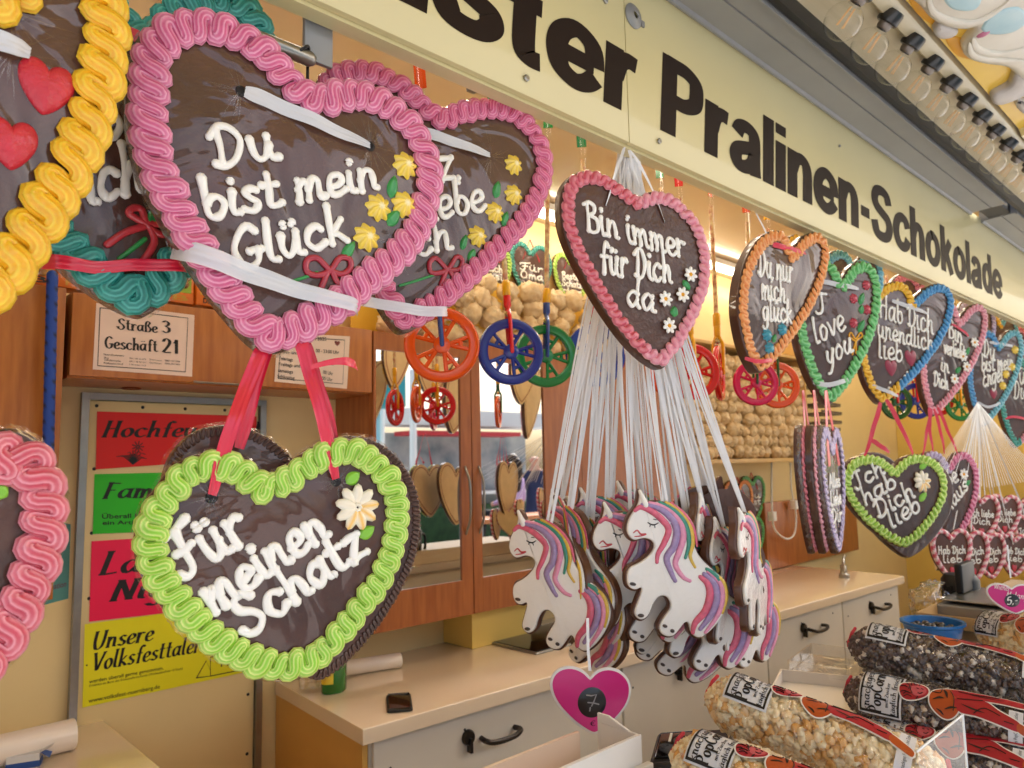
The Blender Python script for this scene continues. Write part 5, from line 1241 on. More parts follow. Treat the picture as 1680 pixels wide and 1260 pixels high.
for k, (u, v, dd, yaw, roll, lab, ns) in enumerate(ULAB):
    fr = facing_d(u, v, dd, yaw); m = fr.m @ Matrix.Rotation(R(roll), 4, 'Z')
    if k == 0: o = uni; uni.matrix_world = m; o['label'] = lab; pro = list(uni.children)
    else:
        o = uni.copy(); COL.objects.link(o); o.matrix_world = m; o['label'] = lab
        for c in pro:
            d = c.copy(); COL.objects.link(d); d.parent = o
    inv = m.inverted(); hk = inv @ HOOK
    for j in range(ns + 5):
        b = MB(); s0 = LH + Vector((random.uniform(-.008, .008), random.uniform(-.004, .01), 0)); s1 = hk + Vector((random.uniform(-.018, .018), random.uniform(-.02, .03), random.uniform(-.008, .008)))
        wv = (inv.to_3x3() @ Vector((.7, -.7, 0))) * random.uniform(.0024, .0044)
        mid = (s0 + s1) * .5 + (inv.to_3x3() @ (Vector((random.uniform(-.022, .022), random.uniform(-.008, .008), 0)) + Vector((.03, .032, 0))))
        b.strip(catmull([s0, mid, s1], 6), wv, .0003); b.build('string', M_ribw, o)
# the hook and knot holding them
hk = thing('string_hook', 'bent dark wire hook under the sign holding the knotted unicorn strings', 'hook', HOOK)
b = MB(); b.tube(catmull([(-.022, 0, -.005), (-.024, 0, .006), (-.016, 0, .010), (-.008, 0, .014), (.0, 0, .024), (.002, .01, .03)], 5), .0025, 8); b.build('wire', mat('dark_wire', (60, 50, 40), .4, .6), hk)
b = MB(); b.blob((.012, .004, -.04), (.011, .011, .02), 10, 8, f=lambda d: 1 + .2 * math.sin(d.z * 9 + d.x * 5)); b.build('blue_cord_knot', mat('navy_cord', (36, 52, 110), .6), hk)
for k in range(9):
    b = MB(); a = k * .7; b.strip(catmull([(.004, 0, .02), (.004 + .016 * math.cos(a), .008 * math.sin(a), -.01), (.002 + .03 * math.cos(a), .01 * math.sin(a), -.05 - .01 * (k % 3))], 5), (.004, .002, 0), .0003); b.build('string_end', M_ribw, hk)

# price hearts ---------------------------------------------------------------
def price(label, u, v, Y, yaw, lm, draw):
    fr = facing(u, v, Y, yaw); r = thing('price_sign', label, 'price sign', fr.m, 'pink heart price signs')
    o = ccw(resample(heart_px(fr, *lm), 120, True)); wd = max(p.x for p in o) - min(p.x for p in o)
    b = MB(); b.slab(o, -.004, 0, .001, 2); b.build('white_board', mat('white_board', (228, 224, 220), .35, coat=.4), r)
    b = MB(); b.slab(inset(o, wd * .03, 2), .0002, .0008, .0003, 1); b.build('pink_face', mat('magenta_face', (206, 24, 122), .3, rgb2=(214, 48, 134), vscale=7, coat=.5), r)
    draw(fr, r); return fr, r
def d1(fr, r):
    c = fr.L(971, 1152); b = MB(); b.lathe([(0, .0016), (.0235, .0016), (.0245, .0009)], 40, Matrix.Translation((c.x, c.y, 0))); b.build('black_disc', mat('black_disc', (34, 32, 36), .3, coat=.4), r)
    b = MB()
    for px in ([(962, 1140), (970, 1141), (978, 1139), (974, 1150), (970, 1158)], [(964, 1152), (974, 1153), (982, 1155)], [(968, 1160), (967, 1166)]):
        b.tube([tuple(fr.L(*p)) + (.0019,) for p in px], .0011, 6, up=(0, 0, 1), flat=.4)
    b.build('chalk_figure', mat('grey_chalk', (150, 148, 150), .5), r)
    b = MB(); nib_text(b, '€', fr.L(968, 1191), fr.L(977, 1190), fr.L(968, 1186) - fr.L(968, 1191), .0012, w=.2, thin=.14); b.build('euro_mark', M_black, r)
prf, pr1 = price('pink heart price sign with a black disc and euro mark hanging below the unicorns', 969, 1146, Y1, 34, ((903, 1122), (1036, 1126), (968, 1114), (974, 1209)), d1)
b = MB(); b.strip([(.0, .045, .001), (-.002, .08, .001), (.0, .13, -.004)], (.005, 0, 0), .0003); b.build('hanger', M_ribw, pr1)
def d2(fr, r):
    b = MB(); c = fr.L(1660, 985); b.lathe([(0, .0016), (.019, .0016), (.020, .0009)], 32, Matrix.Translation((c.x, c.y, 0)) @ Matrix.Diagonal((1, .8, 1, 1))); b.build('black_disc', MATS['black_disc'], r)
    b = MB(); p0 = fr.L(1651, 992); nib_text(b, '5,-', p0, fr.L(1669, 989), fr.L(1651, 985) - p0, .002, w=.28, thin=.2)
    b.build('price_figure', M_white, r)
    b = MB(); p0 = fr.L(1630, 965); nib_text(b, 'Wiener', p0, fr.L(1656, 970), fr.L(1630, 959) - p0, .0012, w=.2, thin=.14, slant=.2); p0 = fr.L(1650, 980); nib_text(b, 'Melange', p0, fr.L(1690, 984), fr.L(1650, 974) - p0, .0012, w=.2, thin=.14, slant=.2); b.build('lettering', M_white, r)
    b = MB(); b.strip([(.0, .04, .001), (0, .12, .0)], (.004, 0, 0), .0003); b.build('hanger', M_ribw, r)
price('pink heart price sign reading Wiener Melange below the mini hearts at the right', 1660, 975, .52, 40, ((1619, 973), (1704, 976), (1659, 963), (1666, 1006)), d2)

# ------------------------------------------------------------------ toy wheels
PL = {}
def plastic(n, c): PL[n] = mat('plastic_' + n, c, .25, coat=.4, spec=.5); return PL[n]
for n_, c_ in dict(orange=(236, 84, 10), blue=(20, 48, 150), green=(14, 130, 62), red=(220, 20, 26), yellow=(240, 176, 16), magenta=(222, 14, 92), navy=(34, 66, 140), dgreen=(20, 90, 40)).items(): plastic(n_, c_)
M_candy = mat('candy_fill', (244, 224, 160), .4, rgb2=(176, 70, 50), vscale=70)
M_tubeg = film('clear_tube', .3, .05, bump=0, base=.08)
def toy_wheel(label, u, v, Y, yaw, R0, cw, cf, cc, flag, roll=0, top=None):
    fr = facing(u, v, Y, yaw); r = thing('toy_wheel', label, 'toy wheel', fr.m @ Matrix.Rotation(R(roll), 4, 'Z'), 'plastic toy wheels filled with sweets hanging from the ceiling')
    b = MB(); pr = [(R0 * .71, -.006), (R0 * .76, -.009), (R0 * .86, -.007), (R0 * .95, -.009), (R0, -.004), (R0, .004), (R0 * .95, .009), (R0 * .86, .007), (R0 * .76, .009), (R0 * .71, .006)]
    b.lathe(pr, 56, close=True); rim = b.build('rim', PL[cw], r, ang=50)
    for k in range(5):
        b = MB(); a = k * 2 * math.pi / 5
        for da in (-.24, .24):
            b.tube([(.2 * R0 * math.cos(a + da * .3), .2 * R0 * math.sin(a + da * .3), 0), (.83 * R0 * math.cos(a + da), .83 * R0 * math.sin(a + da), 0)], R0 * .058, 6, cap=False)
        b.tube([(.5 * R0 * math.cos(a - .13), .5 * R0 * math.sin(a - .13), 0), (.5 * R0 * math.cos(a + .13), .5 * R0 * math.sin(a + .13), 0)], R0 * .055, 6, cap=False)
        b.build('spoke', PL[cw], r)
    b = MB(); pr = [(0, -.012), (R0 * .12, -.012), (R0 * .22, -.007), (R0 * .24, 0), (R0 * .22, .007), (R0 * .12, .012), (0, .012)]; b.lathe(pr, 20); b.build('hub', PL[cw], r)
    for s_ in (-1, 1):
        b = MB(); b.tube(catmull([(0, -.002, s_ * .015), (0, R0 * .5, s_ * .016), (0, R0 * 1.0, s_ * .016), (0, R0 * 1.25, s_ * .007), (0, R0 * 1.45, s_ * .003)], 4), R0 * .062, 8); b.build('fork_arm', PL[cf], r)
    b = MB(); b.tube([(0, R0 * 1.38, 0), (0, R0 * 1.75, 0)], R0 * .115, 12); b.build('fork_head', PL[cf], r)
    b = MB(); b.tube([(0, R0 * 1.73, 0), (0, R0 * 2.1, 0)], R0 * .13, 12); b.build('collar', PL[cc], r)
    zt = onY(u, 228 + .438 * (u - 1030) + 6, Y).z - fr.o.z + .02
    b = MB(); b.tube([(0, R0 * 2.08, 0), (0, zt - .12, 0)], R0 * .075, 10, cap=False); b.build('sweet_filling', M_candy, r)
    b = MB(); b.tube([(0, R0 * 2.08, 0), (0, zt - .03, 0)], R0 * .10, 12); b.build('clear_tube', M_tubeg, r)
    b = MB(); b.strip([(0, zt - .085, 0), (0, zt - .04, .001), (0, zt, 0)], (.024, 0, .008), .0006); b.build('paper_flag', PL[flag], r)
    b = MB(); b.tube([(0, zt - .02, -.002), (0, ZC - fr.o.z - .004, -.002)], .0015, 6); b.build('hanging_cord', M_white, r)
    b = MB(); b.blob((0, R0 * 1.15, 0), R0 * .11, 10, 8); b.build('jingle_bell', mat('bell', (200, 180, 130), .25, .8), r)
    return r
TW = [(725, 566, 1.18, 37, 62, 'orange', 'navy', 'yellow', 'orange', 'big orange toy wheel with a blue fork below the half hidden pink heart', 4),
      (838, 577, 1.22, 30, 55, 'blue', 'red', 'yellow', 'green', 'blue toy wheel with a red fork in front of the green wheel', 3),
      (896, 584, 1.30, 32, 52, 'green', 'navy', 'yellow', 'green', 'green toy wheel behind the blue one with a red fork', -2),
      (977, 583, 1.26, 28, 52, 'blue', 'red', 'yellow', 'green', 'blue toy wheel partly hidden by the white unicorn strings', 2),
      (1138, 610, 1.26, 30, 46, 'red', 'yellow', 'yellow', 'red', 'red toy wheel with a yellow fork right of the unicorn strings', 2),
      (1108, 612, 1.36, 40, 44, 'orange', 'yellow', 'yellow', 'green', 'orange toy wheel hidden behind the red wheel and the unicorn strings', 2),
      (1180, 612, 1.30, -24, 46, 'red', 'yellow', 'yellow', 'orange', 'red toy wheel seen nearly edge on right of the red wheel', 0),
      (1240, 628, 1.20, 40, 38, 'magenta', 'dgreen', 'yellow', 'orange', 'magenta toy wheel hanging below the orange edged heart', 0),
      (1275, 632, 1.30, 40, 38, 'orange', 'dgreen', 'yellow', 'yellow', 'orange toy wheel half behind the magenta wheel', 0),
      (1470, 660, 1.30, 34, 29, 'dgreen', 'red', 'yellow', 'orange', 'dark green toy wheel between the lime and half yellow hearts', 0),
      (1503, 658, 1.40, 36, 30, 'blue', 'red', 'yellow', 'orange', 'blue toy wheel behind the dark green wheel at the right', 0),
      (1575, 664, 1.32, 36, 27, 'green', 'yellow', 'yellow', 'orange', 'green toy wheel beside the bunch of strings at the right', 0),
      (1540, 655, 1.42, 36, 27, 'red', 'yellow', 'yellow', 'green', 'red toy wheel behind the in Dich heart tip', 0)]
for u, v, Y, yaw, rp, cw, cf, cc, fl_, lab, roll in TW:
    p = onY(u, v, Y); dep = (p - CAM).dot(-ROT.col[2] if False else ROT @ Vector((0, 0, -1)))
    toy_wheel(lab, u, v, Y, yaw, rp / F_ * dep, cw, cf, cc, fl_, roll)
for k, x in enumerate((.25, .5)):   # two more tubes with flags that end behind the hearts
    pass

# rail, bracket and loose hangers behind the big hearts
rl = thing('hanging_rail', 'short grey metal rail on a bracket from the ceiling behind the big pink heart', 'rail', onY(470, 82, .90))
b = MB(); b.tube([(-.05, 0, 0), (.035, 0, 0)], .011, 14); b.build('rail_tube', M_alu, rl)
p = onY(521, 105, .90) - rl.location; b = MB(); b.rbox((p.x - .022, -.004, p.z), (p.x + .022, .004, ZC - rl.location.z), .0015); b.build('bracket', M_grey, rl)
b = MB(); b.tube(catmull([(.012, -.004, -.004), (.02, -.014, .006), (.03, -.006, .012), (.036, .008, -.002), (.036, .008, -.03)], 5), .0022, 6); b.build('hook', M_black, rl)
p = onY(776, 150, 1.2); b = MB(); b.rbox((-.011, -.011, 0), (.011, .011, ZC - p.z), .002); o = b.build('ceiling_post', M_grey); o.location = p; tag(o, 'thin grey post hanging from the ceiling above the half hidden pink heart', 'post')

# blue rope at the left
p = onY(86, 450, YC - .03); q = onY(80, 765, YC - .03)
b = MB(); M_rope = mat('blue_rope', (28, 70, 160), .6, tint=(16, 20, 40))
b.tube([(p.x + (q.x - p.x) * k / 60 - p.x, 0, (q.z - p.z) * k / 60 - .1 * k / 60) for k in range(61)], lambda t: .0125 + .0006 * math.sin(t * 200), 12, tf=lambda i, a: 1.0 if (i % 4 == 0 and (0 < a < 1.2 or 2.8 < a < 3.9)) or (i % 4 == 2 and 4.2 < a < 5.4) else 0.0)
o = b.build('rope', M_rope, ang=180); o.location = p; tag(o, 'blue rope with black flecks hanging in front of the tall wood cabinet', 'rope')
p = onY(838, 800, YC - .2)

# ------------------------------------------------------------------ popcorn balls on the shelf
sh = thing('popcorn_shelf', 'yellow framed wall shelf stacked with brown popcorn balls right of the mirror cabinet', 'shelf', (XM1 + .05, YC, onY(1250, 752, YC).z))
SW = onY(1327, 700, YC).x - XM1 - .05
M_shelf = mat('shelf_cream', (214, 176, 112), .4)
b = MB(); b.rbox((0, 0, -.022), (SW, YB - YC - .003, 0), .002); b.build('board', M_shelf, sh)
b = MB(); b.rbox((SW - .016, .0, .001), (SW, YB - YC - .003, ZC - sh.location.z - .01), .002); b.build('upright', M_shelf, sh)
b = MB(); b.rbox((0, .0, .60), (SW - .018, YB - YC - .003, .617), .002); b.build('board', M_shelf, sh)
M_pop = mat('caramel_popcorn', (222, 186, 130), .5, rgb2=(244, 222, 182), vscale=45, bump=.8, bscale=90, coat=.3, wrinkle=.4, wscale=30)
BALLS = []
def lump(seed, r0=1.0, n1=18, n2=12, amp=.18, fq=3.2):
    b = MB(); b.blob((0, 0, 0), r0, n1, n2, f=lambda d: 1 + amp * noise.noise(d * fq + Vector((seed, 0, 0))) + amp * .7 * abs(noise.noise(d * fq * 2.3 + Vector((0, seed, 0)))))
    return b
for s_ in range(4):
    b = lump(s_ * 7.3 + 1, .037, 26, 18, .30, 4.6); o = b.build('popcorn_ball', M_pop, ang=180); BALLS.append(o)
nb_ = [0]
def put_ball(x, y, z, lab, sc=1):
    src = BALLS[random.randrange(4)]
    o = src.copy(); COL.objects.link(o)
    o.matrix_world = Matrix.Translation((x, y, z)) @ Matrix.Rotation(random.random() * 6, 4, 'Z') @ Matrix.Rotation(random.random() * 3, 4, 'X') @ Matrix.Scale(sc, 4)
    tag(o, lab, 'popcorn ball', 'caramel popcorn balls stacked on the shelves')
for row in range(9):
    for k in range(16):
        put_ball(sh.location.x + .04 + k * (SW - .09) / 15.0 + (row % 2) * .025 + random.uniform(-.008, .008), YC + .045 + random.uniform(-.015, .02), sh.location.z + .036 + row * .061 + random.uniform(-.006, .006), 'brown caramel popcorn ball in the tight stack on the wall shelf under the sign', random.uniform(.88, 1.12))
for row in range(4):
    for k in range(17):
        put_ball(XM0 + .10 + k * .105 + (row % 2) * .05 + random.uniform(-.02, .02), YC + .07 + random.uniform(-.02, .04), ZT + .045 + row * .068 + random.uniform(-.012, .012), 'brown caramel popcorn ball heaped on top of the mirror cabinet behind the toy wheels', random.uniform(1.0, 1.3))
for o in BALLS: bpy.data.objects.remove(o)
b = MB(); b.box((XM0 + .02, YC + .17, ZT + .002), (XM1, YC + .175, ZT + .30)); tag(b.build('yellow_card', mat('yellow_card', (236, 190, 60), .5)), 'yellow card strip standing behind the popcorn balls on the mirror cabinet', 'card')

# small hearts hung on the rear wall above, and the pair beside the plug
def wallheart(label, u, v, Y, wd, mm, txt, yaw=8):
    fr = facing(u, v, Y, yaw); r = heart(label, fr, heart_wh(wd, wd), .014, [(mm, 0, 1)], .011, .008, .016, .0055, (), seg=7, spp=8, group='small iced hearts on the rear wall')
    b = MB()
    for j, tx in enumerate(txt):
        for st in place_text(tx, Vector((-wd * .27, wd * (.12 - j * .16))), Vector((wd * .27, wd * (.12 - j * .16))), Vector((0, wd * .08))): b.tube([(p.x, p.y, .002) for p in st], wd * .018, 5, up=(0, 0, 1), flat=.6)
    b.build('lettering', M_icew, r, ang=180)
    b = MB(); b.strip([(-wd * .2, wd * .33, .002), (0, wd * .75, -.006), (wd * .2, wd * .33, .002)], (0.002, .004, .004), .0004); b.build('ribbon', M_ribr, r)
    return r, fr
wallheart('green edged small heart on the rear wall behind the blue and orange wheels', 806, 455, YB - .05, .21, I_lime, ('Nasch', 'Hasi'))
wallheart('teal edged small heart with yellow flowers on the rear wall above the popcorn balls', 872, 455, YB - .05, .23, I_teal, ('Für', 'Oma'))
wallheart('lime edged small heart with four lines of lettering on the rear wall', 938, 468, YB - .05, .22, I_lime, ('Bester', 'Schatz', 'der', 'Welt'))
wallheart('small heart edged in orange icing hanging under the popcorn shelf', 1213, 838, YB - .06, .26, I_orange, ('Love', 'you'))
wallheart('green edged small heart right behind the orange one under the popcorn shelf', 1236, 825, YB - .03, .24, I_green, ('Du', 'bist'))
wallheart('lower green edged small heart under the popcorn shelf', 1236, 890, YB - .03, .22, I_green, ('Lieb',))

# sweets packs on top of the wall cabinets
M_pk = [mat('pack_orange', (222, 110, 20), .4, coat=.4), mat('pack_lime', (140, 170, 40), .4, coat=.4), mat('pack_mustard', (200, 150, 40), .4, coat=.4), mat('pack_grey', (110, 110, 112), .4, coat=.4), mat('pack_red', (170, 60, 30), .4, coat=.4)]
x = XL - .62; k = 0
PKT = ['JB', 'DIP & LICK', 'PICK UP', 'MIX', 'DIP & LICK', 'JB', 'PICK', 'MIX', 'JB', 'DIP & LICK', 'PICK', 'MIX', 'JB']
PCO = ['lime', 'grey', 'orange', 'mustard', 'red']
while x < XR1 - .1 and k < 13:
    w_ = random.uniform(.085, .125); h_ = random.uniform(.07, .10)
    m_ = Matrix.Translation((x, YC + .012, ZT + .010)) @ Matrix.Rotation(R(random.uniform(-6, 6)), 4, 'Z')
    r = thing('sweets_pack', '%s fronted carton of sweets standing on the wall cabinet, %s from the left' % (PCO[k % 5], (words + ['twelfth', 'thirteenth'])[k]), 'sweets pack', m_, 'cartons of sweets on the wall cabinets')
    b = MB(); b.rbox((0, 0, 0), (w_, .06, h_), .002); b.build('carton', M_pk[0], r)
    b = MB(); b.box((w_ * .08, -.0015, h_ * .35), (w_ * .92, -.0003, h_ * .95)); b.build('window_print', M_pk[1 + k % 4], r)
    b = MB()
    for q in range(9): b.blob((w_ * random.uniform(.15, .85), -.003, h_ * random.uniform(.42, .9)), (.010, .004, .010), 8, 6)
    b.build('sweets', mat('sweets', (190, 140, 60), .4, rgb2=(120, 60, 30), vscale=50, coat=.4), r, ang=180)
    b = MB(); font_text(b, PKT[k], Vector((w_ * .15, h_ * .08)), Vector((w_ * .85, h_ * .08)), Vector((0, .016)), 0, .02); o = b.build('lettering', M_ink if k % 2 else M_pk[2], r); o.matrix_local = Matrix.Translation((0, -.0016, 0)) @ Matrix.Rotation(R(90), 4, 'X')
    x += w_ + .004; k += 1

# ------------------------------------------------------------------ things on the rear counter
q = onZ(655, 1156, ZK)
t = thing('mobile_phone', 'black mobile phone lying on the rear counter near its front edge', 'phone', Matrix.Translation(q) @ Matrix.Rotation(R(57), 4, 'Z'))
b = MB(); b.rbox((-.072, -.035, .0006), (.072, .035, .009), .008); b.build('case', mat('phone_case', (24, 24, 26), .35), t)
b = MB(); b.rbox((-.068, -.031, .0091), (.068, .031, .0097), .004); b.build('screen', mat('phone_screen', (8, 8, 9), .06, coat=.6), t)
q = onZ(548, 1135, ZK)
t = thing('dish_soap_bottle', 'green dish soap bottle with a yellow label on the rear counter', 'bottle', q)
b = MB(); M_ = Matrix.Diagonal((1, .7, 1, 1)); b.lathe([(0, .001), (.036, .001), (.04, .006), (.04, .12), (.034, .16), (.018, .2), (.014, .22), (.014, .232), (0, .232)], 28, M_); b.build('body', mat('green_bottle', (16, 110, 30), .15, coat=.5), t)
b = MB(); LP = [[(rr_ * math.cos(R(an)), .7 * rr_ * math.sin(R(an)), z_) for rr_, z_ in ((.0407, .03), (.0407, .118), (.0385, .14))] for an in range(140, 246, 7)]; b.add([p for q in LP for p in q], [[i * 3 + k, (i + 1) * 3 + k, (i + 1) * 3 + k + 1, i * 3 + k + 1] for i in range(len(LP) - 1) for k in range(2)]); b.build('label', mat('yellow_label', (236, 216, 50), .4, rgb2=(220, 170, 60), vscale=14), t)
b = MB(); b.lathe([(.015, .226), (.016, .25), (.008, .262), (0, .263)], 16); b.build('cap', mat('red_cap', (200, 40, 30), .4), t)
q = onZ(510, 1132, ZK)
t = thing('glass_mug', 'clear glass mug beside the green bottle on the rear counter', 'mug', q)
b = MB(); b.lathe([(0, .002), (.032, .002), (.036, .01), (.038, .09), (.035, .09), (.033, .012), (0, .009)], 28); b.build('cup', film('mug_glass', .4, .03, bump=0, base=.16), t)
b = MB(); b.tube(catmull([(.037, 0, .075), (.055, 0, .072), (.062, 0, .045), (.052, 0, .022), (.037, 0, .02)], 6), .0045, 8); b.build('handle', MATS['mug_glass'], t)
c1, c2, c3, c4 = onZ(788, 1053, ZK), onZ(925, 1083, ZK), onZ(1010, 1060, ZK), onZ(880, 1034, ZK)
t = thing('ceramic_hob', 'black glass hob with a metal rim set into the rear counter', 'hob', (c1.x, c1.y, ZK))
hx = 0.56
b = MB(); b.rbox((0, -.30, .0005), (hx, .0, .008), .004); b.build('rim', M_alu, t)
b = MB(); b.rbox((.012, -.288, .0083), (hx - .012, -.012, .010), .003); b.build('glass', mat('hob_glass', (10, 10, 11), .08, coat=.5), t)
q = onZ(848, 1035, ZK)
t = thing('spray_bottle', 'yellow labelled clear bottle standing at the back of the rear counter left of the unicorns', 'bottle', q)
b = MB(); b.lathe([(0, .001), (.03, .001), (.033, .006), (.033, .15), (.02, .18), (.012, .19), (.012, .21), (0, .21)], 22); b.build('body', mat('yellow_bottle', (214, 190, 60), .2, coat=.4), t)
b = MB(); b.lathe([(.0335, .03), (.0338, .032), (.0338, .11), (.0335, .112)], 22); b.build('label', mat('green_label', (60, 130, 50), .4, rgb2=(236, 226, 190), vscale=30), t)
# plug and cable, wood board, trays, tap
q = onY(1262, 955, YB - .06)
b = MB(); b.rbox((q.x, YB - .06, ZK + .001), (onY(1412, 940, YB - .06).x, YB - .02, ZK + .40), .003); tag(b.build('wood_board', M_woodd), 'reddish wood board leaning at the rear wall behind the edge on hearts', 'board')
t = thing('power_cable', 'white power cable looping between two white plugs under the popcorn shelf', 'cable', onY(1268, 850, YB - .1))
P = [onY(u, v, YB - .1) - t.location for u, v in ((1266, 760), (1266, 800), (1267, 845), (1272, 870), (1290, 884), (1303, 876), (1306, 850), (1303, 826), (1298, 800), (1297, 760))]
b = MB(); b.tube(catmull(P, 6), .006, 8); b.build('lead', M_white, t)
for i in (2, 7): b = MB(); b.rbox((P[i].x - .02, -.02, P[i].z - .035), (P[i].x + .02, .02, P[i].z + .02), .006); b.build('plug', M_white, t)
for k in range(8):
    p = onY(1335, 738 - k * 15, YC + .05); r = thing('stacked_tray', '', 'tray', Matrix.Translation((p.x + random.uniform(-.01, .02), YC, p.z)) @ Matrix.Rotation(R(random.uniform(-3, 3)), 4, 'Y'), 'grey trays stacked behind the I love you heart')
    r['label'] = 'grey shallow tray in the stack behind the green heart, %s from the bottom' % words[k]
    b = MB(); b.rbox((0, 0, 0), (.30, .2, .006), .002); b.build('base', mat('tray_grey', (130, 116, 100), .5, var=.2), r)
    b = MB(); b.box((0, .001, .0062), (.30, .006, .020)); b.build('lip', mat('tray_dark', (86, 70, 58), .5), r)
q = onZ(1385, 948, ZK)
t = thing('steel_tap', 'small steel tap at the far end of the rear counter', 'tap', q)
b = MB(); b.lathe([(0, 0), (.028, .0), (.028, .02), (.018, .03), (.018, .07), (0, .075)], 16); b.build('base', M_alu, t)
b = MB(); b.tube(catmull([(0, 0, .055), (-.05, -.02, .075), (-.11, -.05, .075), (-.13, -.06, .055)], 5), .011, 8); b.build('spout', M_alu, t)
b = MB(); b.tube([(0, 0, .075), (.03, .01, .10), (.08, .02, .115)], .008, 8); b.build('lever', M_alu, t)

# ------------------------------------------------------------------ the sales counter in front: popcorn bags, box, till, bowl
ZF = 1.058
fc_ = thing('sales_counter', 'pale front sales counter under the popcorn bags', 'counter', (.40, .22, 0))
b = MB(); b.rbox((0, 0, ZF - .04), (6.2, .58, ZF), .005); b.build('worktop', mat('white_laminate', (206, 196, 180), .25, coat=.4), fc_)
b = MB(); b.box((.02, .02, .004), (6.15, .56, ZF - .042)); b.build('front', M_front, fc_)
b = MB(); b.rbox((0, 0, .001), (1.4, .30, .075), .004); o = b.build('display_riser', mat('pale_riser', (232, 218, 190), .45, rgb2=(222, 204, 172), vscale=8, grain=(1, 8, 8))); o.location = (1.88, .48, ZF); tag(o, 'low pale cream riser under the blue bowl and the shop scale', 'riser')
